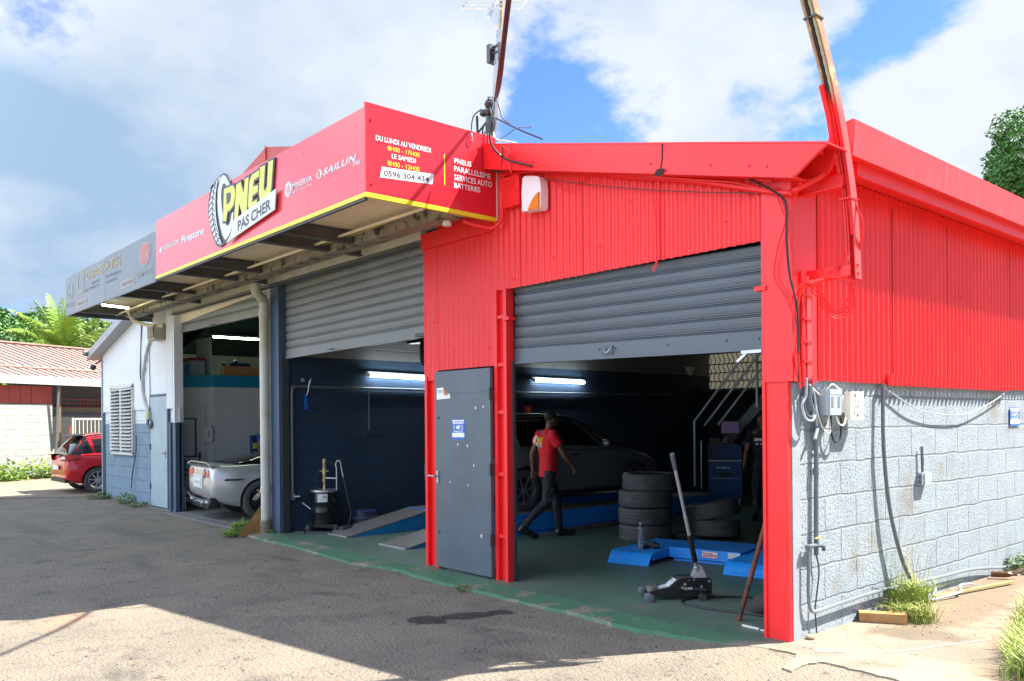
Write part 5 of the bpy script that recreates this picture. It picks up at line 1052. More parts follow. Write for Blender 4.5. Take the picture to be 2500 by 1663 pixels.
# trolley jack
JK = thing('trolley_jack', 'low black trolley jack with silver handle raised', 'trolley jack', (-1.45, .6, 0))
jd = V((.36, .455, 0)).normalized(); jn = V((jd.y, -jd.x, 0)); jo = V((-1.735, .39, 0))
J = lambda a, b, z: jo+jd*a+jn*b+V((0, 0, z))
prof = [(.02, .055), (.10, .045), (.55, .05), (.60, .06), (.60, .185), (.58, .205), (.33, .205), (.27, .185), (.20, .125), (.02, .085)]
q = MB()
for b in (-.10, .088): q.prism(prof, jn*.012, jo+jn*b, jd, (0, 0, 1))
part('side_frame', q, m_blackp, JK)
q = MB(); q.add([J(.02, -.088, .08), J(.02, .088, .08), J(.20, .088, .118), J(.20, -.088, .118), J(.28, .088, .18), J(.28, -.088, .18), J(.34, .088, .196), J(.34, -.088, .196), J(.58, .088, .196), J(.58, -.088, .196), J(.6, .088, .06), J(.6, -.088, .06)], [(0, 1, 2, 3), (3, 2, 4, 5), (5, 4, 6, 7), (7, 6, 8, 9), (9, 8, 10, 11)]); part('top_cover', q, m_dark, JK)
q = MB().add([J(.085, -.07, .096), J(.085, .05, .096), J(.20, .06, .122), J(.20, -.07, .122), J(.275, .06, .182), J(.275, -.07, .182)], [(0, 1, 2, 3), (3, 2, 4, 5)]); LB = part('instruction_label', q, m_plate, JK, 0)
q = MB(); 
for k in range(5): q.add([J(.212+.011*k, -.05, .1305+.0092*k), J(.212+.011*k, .03-.02*(k % 2), .1305+.0092*k), J(.216+.011*k, .03-.02*(k % 2), .134+.0092*k), J(.216+.011*k, -.05, .134+.0092*k)], [(0, 1, 2, 3)])
part('print', q, m_dark, LB, 0)
q = MB(); put_text(q, 'CLAS', J(.33, .1015, .10), tuple(jd), (0, 0, 1), tuple(jn), .085, .022, bold=.03); part('lettering', q, m_white, JK, 0)
jrot = Matrix.Rotation(math.atan2(jd.y, jd.x)-math.pi/2, 4, 'Z')
part('front_axle', MB().tube([J(.0, -.13, .04), J(.0, .13, .04)], .014, 8), m_dark, JK)
for b in (-.15, .15):
    r_ = MB().tube([J(.0, b-.028, .042), J(.0, b-.024, .042), J(0, b+.024, .042), J(.0, b+.028, .042)], [.034, .042, .042, .034], 18); part('roller', r_, m_conc, JK)
for b in (-.13, .14):
    part('caster', MB().tube([J(.50, b-.018, .036), J(.50, b+.018, .036)], .036, 16).bar(J(.43, b, .115), J(.53, b, .105), .05, .012).bar(J(.47, b+.02, .10), J(.50, b+.022, .04), .02, .006), m_dark, JK)
q = MB().lathe([(.05, .085), (.05, .115), (.058, .118), (.058, .128), (.05, .13)], tuple(J(.06, 0, -.012)), n=20); part('saddle', q, m_tread, JK)
q = MB()
for a, z, r_ in ((.345, .15, .014), (.32, .12, .012), (.50, .125, .012), (.575, .175, .013), (.43, .19, .008), (.385, .185, .005)): q.tube([J(a, .10, z), J(a, .112, z)], r_, 10)
part('bolts', q, m_metal, JK)
hb = J(.50, 0, .20); ht = V((-1.19, .105, 1.38))
hd_ = (ht-hb); hbase = hb+hd_*.09
q = MB()
for b in (-.045, .045): q.prism([(-.07, -.01), (.07, -.01), (.02, .11), (-.02, .11)], jn*.006, tuple(hb+jn*b), jd, (0, 0, 1))
q.tube([hb, hbase], .024, 10); part('handle_socket', q, m_alu, JK)
part('handle', MB().tube([hb+hd_*.08, hb+hd_*.52, hb+hd_*.521, hb+hd_*.92], [.017, .017, .0155, .0155], 12), m_alu, JK)
part('grip', MB().tube([hb+hd_*.88, hb+hd_*.885, hb+hd_], [.016, .019, .021], 12), m_conc, JK)
part('foam_sleeve', MB().tube([hb+hd_*.13, hb+hd_*.14, hb+hd_*.33, hb+hd_*.36], [.018, .025, .025, .017], 12), m_black, JK)
# hose, pipe, dark mat, cardboard litter
cable('air_hose', [(-.35, .62, .012), (-.75, .50, .012), (-1.0, .44, .012), (-1.25, .42, .012), (-1.40, .50, .012), (-1.42, .66, .012), (-1.32, .86, .012), (-1.1, 1.08, .012), (-.85, 1.2, .012), (-.6, 1.22, .012), (-.35, 1.15, .012)], .011, m_black, 'black air hose looped on the green floor by the jack', 'hose', n=8)
t = thing('steel_pipe', 'rusty red steel pipe leaning against the right doorpost', 'pipe', (-.65, .28, 0))
part('pipe', MB().tube([(-.655, .29, .0), (-.648, .288, .02), (-.30, .175, .92)], .021, 12), M('rusty_red_pipe', (.17, .048, .028), .7, var=.3, scale=12, spots=[((.07, .045, .035), 10, .52, .05), ((.05, .035, .03), 3, .6, .1)]), t)
q = MB().ball((-.60, .80, .10), .30, (1.1, .75, .42), 20, Matrix.Rotation(R(-28), 3, 'Y'))
single('rubber_mat', q, M('dark_brown_mat', (.045, .036, .032), .85, var=.2, bump=.3), 'dark brown rubber mat slumped behind the right doorpost', 'mat')
q = MB().bar((-.52, .14, .012), (-.36, .13, .012), .02, .014).bar((-.34, .12, .01), (-.22, .11, .01), .015, .01)
single('floor_scrap', q, m_offw, 'off-white plastic scrap on the threshold near the right post', 'scrap')
# alignment cabinet with screen
ang = math.atan2(.657, -.754)     # faces the yard
def cab(mb, a0, a1, d0, d1, z0, z1, c=(-6.20, 8.12, 0)):
    u = V((.754, .657, 0)).normalized(); u = V((.80, .60, 0)); w = V((-.60, .80, 0)); c = V(c)
    return mb.add([c+u*a+w*d+V((0, 0, z)) for z in (z0, z1) for d in (d0, d1) for a in (a0, a1)], [(0, 2, 3, 1), (4, 5, 7, 6), (0, 1, 5, 4), (2, 6, 7, 3), (0, 4, 6, 2), (1, 3, 7, 5)])
CB = thing('wheel_alignment_cabinet', 'blue wheeled workshop cabinet with a screen on top', 'cabinet', (-6.20, 8.12, 0))
q = cab(MB(), -.31, -.29, 0, .5, .12, 1.17); cab(q, .29, .31, 0, .5, .12, 1.17); cab(q, -.29, .29, .0, .5, .12, .87); cab(q, -.29, .29, .3, .5, .87, 1.17); cab(q, -.29, .29, 0, .3, 1.15, 1.17)
part('cabinet_body', q, m_cab, CB)
q = cab(MB(), -.31, .31, -.012, .0, .855, .875); cab(q, -.29, .29, -.006, 0, .515, .525); part('trim_strip', q, m_metal, CB)
q = cab(MB(), -.12, .12, -.006, 0, .57, .64); part('handle_slot', q, m_black, CB)
q = MB(); put_text(q, 'Ravaglioli', V((-6.20, 8.12, .70))+V((.80, .60, 0))*-.16+V((.60, -.80, 0))*.005, (.80, .60, 0), (0, 0, 1), (0, 0, 0), .26, .055, bold=.01); part('lettering', q, m_white, CB, 0)
q = MB()
for a in (-.26, .26):
    for d in (.04, .46): cab(q, a-.02, a+.02, d-.03, d+.03, .0, .12)
part('casters', q, m_metal, CB)
q = cab(MB(), -.07, .30, .18, .22, 1.38, 1.64); SC = part('screen', q, m_blackp, CB)
m_scr = M('screen_glow', (.02, .03, .06), .2, var=0, emit=((.08, .05, .12), .12))
q = cab(MB(), -.05, .28, .172, .179, 1.40, 1.62); part('screen_face', q, m_scr, SC)
q = cab(MB(), .05, .18, .15, .3, 1.17, 1.38); cab(q, -.28, -.1, .1, .3, 1.17, 1.30); cab(q, -.1, .2, .0, .15, 1.172, 1.20); part('keyboard_and_printer', q, m_dark, CB)
q = cab(MB(), -.46, -.44, .05, .09, .3, 1.25); part('side_pole', q, m_metal, CB)
# stairs and railing
ST = thing('steel_staircase', 'dark steel staircase with a three bar railing against the back wall', 'staircase', (-6.5, 9, 0))
q = MB()
for a, b in (((-7.2, 8.5, 1.635), (-5.60, 8.5, 3.36)), ((-6.95, 8.5, 1.54), (-5.35, 8.5, 3.27)), ((-6.62, 8.5, 1.558), (-5.1, 8.5, 3.2))): q.tube([a, b], .024, 8)
q.tube([(-7.2, 8.5, .3), (-7.2, 8.5, 1.635)], .024, 8); q.tube([(-5.72, 8.5, 1.9), (-5.72, 8.5, 3.6)], .03, 8); q.tube([(-5.72, 8.5, 2.75), (-4.4, 8.5, 2.75)], .022, 8); q.tube([(-5.72, 8.5, 3.1), (-4.4, 8.5, 3.1)], .022, 8)
part('railing', q, m_alu, ST)
q = MB().bar((-6.6, 8.62, 1.1), (-4.6, 8.62, 3.1), .05, .2).bar((-6.6, 9.4, 1.1), (-4.6, 9.4, 3.1), .05, .2)
for k in range(8): q.box(-6.5+.25*k, -6.25+.25*k, 8.65, 9.38, 1.25+.25*k, 1.28+.25*k)
part('flight', q, m_steel, ST)
q = MB().box(-8.7, -6.9, 10.35, 10.78, 2.30, 2.36); part('landing', q, m_dark, ST)
m_tl = bpy.data.materials.new('window_sheet'); m_tl.use_nodes = True; nt = m_tl.node_tree; nt.nodes.clear()
ou = nt.nodes.new('ShaderNodeOutputMaterial'); tr = nt.nodes.new('ShaderNodeBsdfTranslucent'); tr.inputs[0].default_value = (.10, .095, .075, 1); df = nt.nodes.new('ShaderNodeBsdfDiffuse'); df.inputs[0].default_value = (.2, .19, .16, 1)
ms = nt.nodes.new('ShaderNodeMixShader'); ms.inputs[0].default_value = .45; nt.links.new(tr.outputs[0], ms.inputs[1]); nt.links.new(df.outputs[0], ms.inputs[2]); nt.links.new(ms.outputs[0], ou.inputs[0])
W = part('grille_window', MB().quad((-8.6, 10.95, 2.38), (-7.0, 10.95, 2.38), (-7.0, 10.95, 3.42), (-8.6, 10.95, 3.42)), m_tl, G, 0)
q = MB()
for i in range(13): q.tube(smooth_path([(-8.55+.125*i+(.03 if k % 2 else -.03), 10.78, 2.38+.13*k) for k in range(9)], 3), .010, 5)
for z in (2.55, 2.75, 2.95, 3.2): q.bar((-8.6, 10.77, z), (-7.0, 10.77, z), .015, .025)
part('grille', q, m_dark, W)
single('camera_dome', MB().ball((-8.72, 10.2, 2.75), .07, n=12).box(-8.8, -8.66, 10.12, 10.28, 2.79, 2.87), m_offw, 'small white dome camera high on the back wall', 'security camera')
# dark hoist hanging in the middle bay
q = MB().box(-7.3, -6.6, 1.48, 1.62, 2.86, 3.1).prism([(-6.95, 2.9), (-6.6, 2.9), (-6.6, 2.5), (-6.9, 2.5), (-6.95, 2.6)], (0, .14, 0), (0, 1.48, 0))
t = thing('hanging_hoist', 'black overhead hoist bracket under the middle shutter', 'hoist', (-6.9, 1.5, 2.9)); part('arm', q, m_blackp, t); part('red_band', MB().box(-7.0, -6.6, 1.475, 1.479, 3.0, 3.04), m_redpost, t)
part('hanger', MB().box(-6.9, -6.8, 1.5, 1.6, 3.1, 5.2), m_blackp, t)
for o in list(COL.objects):
    if o.parent is None and (o.name.startswith(('wall_pipework', 'blue_tag', 'fire_sign', 'camera_dome')) or (o.name.startswith('tube_light') and -8.9 < o.location.x < -8.6)): o.location.x += .28; o.location.y -= 0 if o.name.startswith('wall_pipe') else .32 if (o.name.startswith('fire') or (o.name.startswith('tube') and o.location.y > 4)) else .18
# ---- far left bay: booth, door, dispenser, engine crane
m_booth = M('booth_panel', (.74, .76, .76), .5, var=.06, scale=1.5); m_bluetop = M('booth_blue', (.01, .30, .52), .4, var=.08); m_booths = M('booth_slate', (.075, .12, .18), .5)
BO = thing('spray_booth', 'pale panelled booth with a bright blue top band in the far left bay', 'booth', (-14, 1.5, 0))
foot = [(-16.4, -1.75+2.0), (-15.05, .26), (-14.55, .26), (-13.8, 1.06), (-13.8, 3.9), (-14.3, 4.8), (-16.4, 4.8)]
part('walls', MB().prism(foot, (0, 0, 2.43), (0, 0, 0.0), (1, 0, 0), (0, 1, 0)), m_booth, BO, 0)
off_ = [(-16.41, .24), (-15.05, .235), (-14.54, .235), (-13.775, 1.05), (-13.775, 3.91), (-14.29, 4.82), (-16.41, 4.82)]
part('top_band', MB().prism(off_, (0, 0, .24), (0, 0, 2.435), (1, 0, 0), (0, 1, 0)), m_bluetop, BO, 0)
part('skirt', MB().prism([(x+(.008 if x > -14.5 else 0), y) for x, y in off_], (0, 0, .42), (0, 0, .0), (1, 0, 0), (0, 1, 0)), m_booths, BO, 0)
fu = V((-13.775+14.54, 1.05-.235, 0)).normalized(); fn = V((fu.y, -fu.x, 0)); fo = V((-14.54, .235, 0))+fn*.006
def fb(mb, a0, a1, z0, z1, d=.02, d0=0.): return mb.add([fo+fu*a+fn*dd+V((0, 0, z)) for z in (z0, z1) for dd in (d0, d0+d) for a in (a0, a1)], [(0, 2, 3, 1), (4, 5, 7, 6), (0, 1, 5, 4), (2, 6, 7, 3), (0, 4, 6, 2), (1, 3, 7, 5)])
dr_ = part('panelled_door', fb(MB(), -.1, .90, .06, 1.98), m_booth, BO, 0)
q = fb(MB(), .905, .95, .06, 2.04, .03); fb(q, -.1, .905, 1.985, 2.04, .03); part('door_frame', q, m_booth, dr_, 0)
q = MB()
for z0, z1 in ((1.76, 1.79), (.98, 1.01), (.88, .91), (.70, .73), (.60, .63), (.16, .19)): fb(q, .0, .72, z0, z1, .004, .021)
for a, z0, z1 in ((.72, .98, 1.79), (.72, .70, .91)): fb(q, a, a+.04, z0, z1, .004, .021)
part('door_mouldings', q, m_booths, dr_, 0)
q = fb(MB(), .80, .845, .82, 1.08, .01, .021); fb(q, .70, .845, .99, 1.01, .02, .04); part('handle', q, m_dark, dr_)
part('corner_post', MB().box(-13.82, -13.74, 4.0, 4.35, 0, 2.7), m_bluetop, BO); part('grey_post', MB().box(-13.9, -13.74, 4.37, 5.1, 0, 2.75).box(-13.95, -13.70, 4.33, 5.14, 2.75, 2.86), m_booth, BO)
part('far_panel', MB().box(-14, -13.9, 5.6, 10.5, 0, 1.6), m_booth, BO); part('far_band', MB().box(-14.0, -13.89, 5.6, 10.5, 1.61, 1.85), m_bluetop, BO)
q = MB().prism([(-.07, 0), (.07, 0), (.085, .06), (.085, .27), (.05, .33), (-.05, .33), (-.085, .27), (-.085, .06)], fn*.10, tuple(fo+fu*1.04+V((0, 0, 1.30))+fn*.01), tuple(fu), (0, 0, 1))
t = thing('soap_dispenser', 'white wall dispenser at the corner of the pale booth', 'dispenser', tuple(fo+fu*1.04+V((0, 0, 1.30)))); part('housing', q, m_whitep, t)
part('slot', MB().prism([(-.008, .12), (.008, .12), (.008, .24), (-.008, .24)], fn*.004, tuple(fo+fu*1.06+V((0, 0, 1.27))+fn*.112), tuple(fu), (0, 0, 1)), m_dark, t)
EC = thing('engine_crane', 'folded blue engine crane with a yellow label behind the silver car', 'engine crane', (-13.3, 1.9, 0))
m_crane = M('crane_blue', (.012, .06, .24), .35, var=.12)
q = MB().bar((-13.35, 1.75, 0), (-13.38, 1.72, 1.42), .12, .12); part('mast', q, m_crane, EC)
q = MB().bar((-13.38, 1.78, 1.40), (-13.2, 2.15, 1.22), .12, .12).bar((-13.2, 2.15, 1.25), (-13.15, 2.25, .2), .10, .12); part('boom', q, m_crane, EC)
part('ram', MB().tube([(-13.28, 1.95, 1.25), (-13.25, 1.98, .3)], .05, 10), m_black, EC)
part('yellow_label', MB().box(-13.30, -13.27, 1.68, 1.76, .62, 1.08).box(-13.31, -13.28, 1.68, 1.76, 1.14, 1.26), m_yell, EC)
part('feet', MB().bar((-13.4, 1.5, .05), (-12.9, 2.4, .05), .08, .08), m_crane, EC)
grp = 'boxes stored on top of the booth'
t = thing('storage_crate', 'clear crate holding a blue packet on the booth top', 'crate', (-14.7, .8, 2.68), grp); part('crate_body', MB().box(-14.9, -14.25, .75, 1.05, 2.68, 3.0), m_grey, t); part('blue_packet', MB().box(-14.7, -14.3, .72, .749, 2.72, 2.90), m_lift, t); part('red_lid', MB().box(-14.95, -14.3, .74, 1.08, 3.001, 3.06), m_redfade, t)
single('cardboard_box', MB().box(-14.1, -13.85, 1.3, 2.1, 2.68, 2.88), m_timber, 'brown box with tools on it on the booth top', 'box')
single('dark_tools', MB().box(-14.1, -13.9, 1.45, 1.9, 2.882, 2.95).ball((-14, 1.6, 2.97), .06).ball((-14, 1.35, 2.92), .05), M('tool_navy', (.02, .03, .12), .5), 'heap of dark blue tools on top of the brown box', 'tools')
single('display_board', MB().prism([(-15.0, 2.68), (-14.15, 2.68), (-14.2, 3.5), (-15.0, 3.5)], (0, .02, 0), (0, 1.15, 0)), m_booth, 'pale rectangular sheet standing on the booth top', 'panel')
single('broom_pole', MB().tube([(-12.95, .15, 1.0), (-12.80, .10, .02)], .012, 6), m_blackp, 'thin black pole leaning inside the far left doorway', 'pole')
c = MB(); corr(c, (-13.9, 10.3, 0), (1, 0, 0), 4.8, (0, -1, 0), lambda t: 1.9, lambda t: 4.3, .2, .02, 4); part('rear_cladding', c, M('rear_sheet', (.16, .16, .15), .6, var=.1), G)
# ================================================================== PEOPLE
def loft(mb, secs, n=20):
    """secs: (centre, x-axis, y-axis) ellipse rings, capped"""
    vs = []
    for c_, a, b in secs:
        c_, a, b = V(c_), V(a), V(b)
        vs += [c_+a*math.cos(2*math.pi*k/n)+b*math.sin(2*math.pi*k/n) for k in range(n)]
    K = len(secs)
    return mb.add(vs, [(i*n+k, i*n+(k+1) % n, (i+1)*n+(k+1) % n, (i+1)*n+k) for i in range(K-1) for k in range(n)]+[tuple(range(n-1, -1, -1)), tuple((K-1)*n+k for k in range(n))])
def hand(mb, w, d, nrm, side, curl=.5, s=1.):
    """w wrist, d along the hand, nrm palm normal, side towards the thumb"""
    w, d, nrm, side = V(w), V(d).normalized(), V(nrm).normalized(), V(side).normalized()
    m = Matrix((side, nrm, d)).transposed()
    mb.ball(w+d*.048*s, .045*s, (.88, .34, 1.05), 12, m); mb.cap(w-d*.02, .024*s, w+d*.02*s, .026*s, 8)
    for i, (o, L) in enumerate(((.030, .072), (.010, .080), (-.010, .074), (-.029, .058))):
        a = w+d*.083*s+side*o*s; c1 = curl*(1+.25*i)
        k1 = a+(d*math.cos(c1*.6)+nrm*math.sin(c1*.6))*L*.5*s
        k2 = k1+(d*math.cos(c1*1.5)+nrm*math.sin(c1*1.5))*L*.32*s
        k3 = k2+(d*math.cos(c1*2.1)+nrm*math.sin(c1*2.1))*L*.22*s
        mb.tube([a-d*.02, a, k1, k2, k3], [.0095*s, .0095*s, .0088*s, .0078*s, .006*s], 8)
    a = w+d*.03*s+side*.030*s; b = a+(side*.7+d*.7+nrm*.3).normalized()*.034*s; c_ = b+(side*.25+d*.9+nrm*.4).normalized()*.03*s
    mb.tube([a-side*.015, a, b, c_], [.012*s, .0125*s, .011*s, .008*s], 8)
def head(mb, hc, f, up, s=1.):
    f, up = V(f).normalized(), V(up).normalized(); r = f.cross(up).normalized(); up = r.cross(f); hc = V(hc)
    m = Matrix((r, f, up)).transposed()
    mb.ball(hc+up*.018*s, .098*s, (.80, .97, 1.05), 20, m)
    mb.ball(hc-up*.045*s+f*.022*s, .066*s, (.82, .98, 1.05), 16, m)         # jaw
    mb.ball(hc-up*.094*s+f*.062*s, .024*s, (1, .9, .8), 10, m)
    mb.tube([hc+up*.028*s+f*.088*s, hc-up*.004*s+f*.106*s, hc-up*.018*s+f*.110*s], [.009*s, .012*s, .014*s], 8)
    mb.ball(hc-up*.020*s+f*.098*s, .015*s, (1.3, .8, .7), 8, m)
    mb.ball(hc-up*.050*s+f*.086*s, .018*s, (1.35, .7, .42), 8, m); mb.ball(hc-up*.061*s+f*.083*s, .018*s, (1.2, .7, .42), 8, m)
    for sd in (-1, 1):
        mb.ball(hc-up*.005*s+r*sd*.079*s-f*.004*s, .028*s, (.32, .62, 1.05), 8, m)
        mb.ball(hc+up*.030*s+f*.080*s+r*sd*.032*s, .020*s, (1.3, .6, .45), 8, m)      # brow
        mb.ball(hc-up*.018*s+f*.066*s+r*sd*.040*s, .026*s, (1, .8, .9), 8, m)
    return r, f, up
def eyes(name_par, hc, r, f, up, s=1.):
    q = MB()
    for sd in (-1, 1): q.ball(V(hc)+up*.010*s+f*.086*s+r*sd*.031*s, .0085*s, (1.3, .6, .7), 8, Matrix((r, f, up)).transposed())
    part('eyes', q, m_hair, name_par)
def folds(o, amp, sc, seed=0):
    for v in o.data.vertices:
        v.co += v.normal*amp*(noise.noise(V((v.co.x*sc, v.co.y*sc, v.co.z*sc*.55))+V((seed, 0, 0)))+.4*noise.noise(V((v.co.x*sc*2.6, v.co.y*sc*2.6, v.co.z*sc*1.5))))
def person(label, P, f, hf, mats, sleeve=.55, group='people', gloves=None, hem=None, hemw=(.165, .125), nohands=False):
    """P: joint positions; f body forward; hf face forward"""
    f = V(f).normalized(); r = V((f.y, -f.x, 0)).normalized(); up = V((0, 0, 1)); g = {k: V(v) for k, v in P.items()}
    base = (g['ankL']+g['ankR'])/2; base.z = 0
    T = thing('person', label, 'person', base, group)
    skin, shirt, trou, shoe = mats
    q = MB(); hr, hff, hup = head(q, g['head'], hf, V((0, 0, 1))+V(hf)*P.get('nod', V((0, 0, 0))).x if False else V((0, 0, 1)))
    q.cap(g['neck']-up*.03, .056, g['head']-hup*.03-hff*.018, .052)
    loft(q, [(g['pelvis'], r*.13, f*.09), (g['chest'], r*.15, f*.10), (g['neck']-up*.06, r*.10, f*.07), (g['neck'], r*.05, f*.05)])
    for s_ in 'LR':
        sg = -1 if s_ == 'L' else 1
        q.tube([g['neck']-up*.05, g['sh'+s_]], [.05, .055], 12); q.cap(g['sh'+s_], .056, g['el'+s_], .040); q.ball((g['el'+s_]*.7+g['wr'+s_]*.3), .043, n=10)
        q.cap(g['el'+s_], .041, g['wr'+s_], .027)
        d = (g['wr'+s_]-g['el'+s_]).normalized(); hd__ = g.get('hd'+s_, d)
        nrm = (r*-sg) if abs(d.dot(r)) < .8 else f
        if not (gloves and s_ in gloves): hand(q, g['wr'+s_], hd__, nrm, (f-d*f.dot(d)) if abs(f.dot(d)) < .95 else up, .55)
        q.cap(g['hip'+s_], .07, g['kn'+s_], .05); q.cap(g['kn'+s_], .05, g['ank'+s_], .036)
    b = part('body', q, skin, T); remesh(b, .0075, 3)
    eyes(T, g['head'], hr, hff, hup)
    q = MB(); m3 = Matrix((hr, hff, hup)).transposed()
    q.ball(g['head']+hup*.034-hff*.014, .098, (.84, .95, .96), 18, m3); part('hair', q, m_hair, T)
    # shirt
    q = MB(); hz = hem or g['pelvis']-up*.08; mid = (g['pelvis']+g['chest'])/2
    loft(q, [(hz, r*hemw[0], f*hemw[1]), (hz+(g['pelvis']-hz)*.8+up*.03, r*hemw[0]*.98, f*hemw[1]*.97), (mid, r*.162, f*.116), (g['chest'], r*.188, f*.125), ((g['chest']+g['neck'])/2+up*.01, r*.180, f*.108), (g['neck']-up*.035, r*.095, f*.075), (g['neck']+up*.005, r*.064, f*.062)])
    for s_ in 'LR':
        e = g['sh'+s_]+(g['el'+s_]-g['sh'+s_])*sleeve
        q.ball(g['sh'+s_]-up*.005, .073, n=12); q.tube([g['chest']+(g['sh'+s_]-g['chest'])*.6, g['sh'+s_], e], [.09, .075, .070], 14)
    o = part('tshirt', q, shirt, T); remesh(o, .012, 5); folds(o, .016, 7, 1)
    # trousers
    q = MB(); loft(q, [(g['pelvis']+up*.06, r*.145, f*.105), (g['pelvis'], r*.155, f*.115), (g['pelvis']-up*.09, r*.155, f*.115)])
    for s_ in 'LR':
        q.cap(g['hip'+s_], .092, g['kn'+s_], .068, 14); c_ = g['kn'+s_]*.55+g['ank'+s_]*.45; q.cap(g['kn'+s_], .068, c_-f*.012, .064, 14); q.cap(c_-f*.012, .064, g['ank'+s_]+(g['kn'+s_]-g['ank'+s_])*.16, .058, 14)
    o = part('trousers', q, trou, T); remesh(o, .013, 5); folds(o, .018, 8, 5)
    for s_ in 'LR':
        q = MB(); a = g['ank'+s_]; t_ = g['toe'+s_]; fd = (t_-a); fd.z = 0; fd = fd.normalized(); dn = (t_-a).normalized(); low = V((dn.x*0, 0, 0))
        hl = g.get('heel'+s_, a-fd*.05-up*.05)
        q.cap(a+(g['kn'+s_]-a)*.12, .048, a, .046); q.cap(a, .046, hl+fd*.02, .040); q.cap(hl+fd*.02, .040, t_-fd*.03, .040); q.cap(a, .044, t_-fd*.06, .040); q.ball(t_-fd*.045, .044, (1, 1, .8), 10)
        o = part('boot', q, shoe, T); remesh(o, .010, 3)
        for v in o.data.vertices:
            if v.co.z < .004: v.co.z = .004
    return T, g, r, f, up
base = V((-5.35, 2.58, 0)); f = V((.45, .89, 0)).normalized(); r = V((f.y, -f.x, 0))
q_ = lambda a, b, z: base+f*a+r*b+V((0, 0, z))
PJ = dict(pelvis=q_(-.01, 0, .96), chest=q_(-.01, 0, 1.33), neck=q_(.01, 0, 1.555), head=q_(.05, .01, 1.695), shR=q_(.02, .185, 1.485), elR=q_(.165, .245, 1.18), wrR=q_(.31, .215, 1.015), shL=q_(-.06, -.18, 1.485), elL=q_(-.17, -.25, 1.20), wrL=q_(-.16, -.26, .95),
          hipR=q_(-.01, .09, .92), knR=q_(-.06, .10, .52), ankR=q_(-.42, .09, .17), toeR=q_(-.19, .09, .045), heelR=q_(-.47, .09, .13), hipL=q_(.01, -.09, .92), knL=q_(.155, -.10, .50), ankL=q_(.19, -.10, .095), toeL=q_(.42, -.11, .045), hdR=V((f*.35+V((0, 0, -.94)))))
MAN, g_, r_, f_, up_ = person('man in a red T-shirt and dark work trousers walking past the dark car', PJ, f, (f*.8+V((-.1, .35, -.08))), (m_skin, m_shirt, m_trou, m_blackp), hemw=(.165, .135), hem=q_(-.01, 0, .87))
# print on his back: placed on a curved patch just off the shirt
bk = -f; bs = r     # back plane: x to the right = r (seen from behind)
ob = q_(-.135, 0, 1.38)
def back(mb, pts, d=.0): 
    return mb.add([ob+bs*a+V((0, 0, b))+bk*(.008+d-.35*a*a) for a, b in pts], [tuple(range(len(pts)))])
sh = [o for o in MAN.children if o.name.startswith('tshirt')][0]
bpy.context.view_layer.update()
def onto(mb, dirv, off, inv=sh):
    iv = inv.matrix_world.inverted()
    for i, p_ in enumerate(mb.v):
        o_ = p_+dirv*.3; ok, loc, nr, ix = inv.ray_cast(iv @ o_, iv.to_3x3() @ (-dirv))
        if ok: mb.v[i] = inv.matrix_world @ loc+dirv*off
    return mb
def sub(poly, k=4):
    out = []
    for a, b in zip(poly, poly[1:]+poly[:1]): out += [(a[0]+(b[0]-a[0])*j/k, a[1]+(b[1]-a[1])*j/k) for j in range(k)]
    return out
ring = [(-.125+.045*math.cos(R(a)), .0+.085*math.sin(R(a))) for a in range(60, 301, 20)]+[(-.115+.025*math.cos(R(a)), .0+.06*math.sin(R(a))) for a in range(300, 59, -20)]
LGm = part('shirt_print', onto(back(back(MB(), ring), sub([(-.075, -.075), (.085, -.03), (.085, -.075), (-.075, -.125)])), bk, .006), m_white, sh, 0)
q = MB(); put_text(q, 'PNEU', ob+bs*-.10+V((0, 0, -.045)), tuple(bs), (0, 0, 1), (0, 0, 0), .19, .10, bold=.05, slope=.02); onto(q, bk, .009); part('print_yellow', q, m_yellow, sh, 0)
q = MB(); put_text(q, 'PAS CHER', ob+bs*-.065+V((0, 0, -.105)), tuple(bs), (0, 0, 1), (0, 0, 0), .14, .03, bold=.02, slope=.28); onto(q, bk, .010); part('print_dark', q, m_dark, sh, 0)
tr_ = [o for o in MAN.children if o.name.startswith('trousers')][0]
bpy.context.view_layer.update()
pp = lambda mb, pts: mb.add([q_(a, .1, b) for a, b in pts], [tuple(range(len(pts)))])
q = pp(MB(), sub([(-.01, .72), (.06, .70), (.03, .56), (-.05, .53)])); onto(q, r, .008, tr_); part('knee_patch', q, m_patch, tr_, 0)
q = pp(MB(), sub([(.03, .855), (.045, .855), (.035, .79), (.02, .79)], 2)); onto(q, r, .007, tr_); part('pocket_tab', q, m_redpost, tr_, 0)
# second man, behind the right doorpost
base = V((-4.31, 6.47, 0)); f = V((.35, -.94, 0)).normalized(); r = V((f.y, -f.x, 0)); f0 = f.copy()
PJ = dict(pelvis=q_(0, 0, .93), chest=q_(0, 0, 1.28), neck=q_(.02, 0, 1.50), head=q_(.06, 0, 1.635), shR=q_(0, .19, 1.43), elR=q_(.03, .265, 1.14), wrR=q_(.16, .27, .93), shL=q_(0, -.19, 1.43), elL=q_(-.02, -.25, 1.13), wrL=q_(.12, -.22, .95),
          hipR=q_(0, .09, .89), knR=q_(.03, .12, .49), ankR=q_(.0, .13, .10), toeR=q_(.21, .16, .045), hipL=q_(0, -.09, .89), knL=q_(.02, -.11, .49), ankL=q_(-.03, -.12, .10), toeL=q_(.18, -.15, .045))
MAN2, *_ = person('man in a black T-shirt standing in shade beside the blue cabinet', PJ, f, f*.9+V((0, 0, -.35))+r*-.1, (m_skin2, m_shirtb, m_trou, m_black))
sh2 = [o for o in MAN2.children if o.name.startswith('tshirt')][0]; bpy.context.view_layer.update()
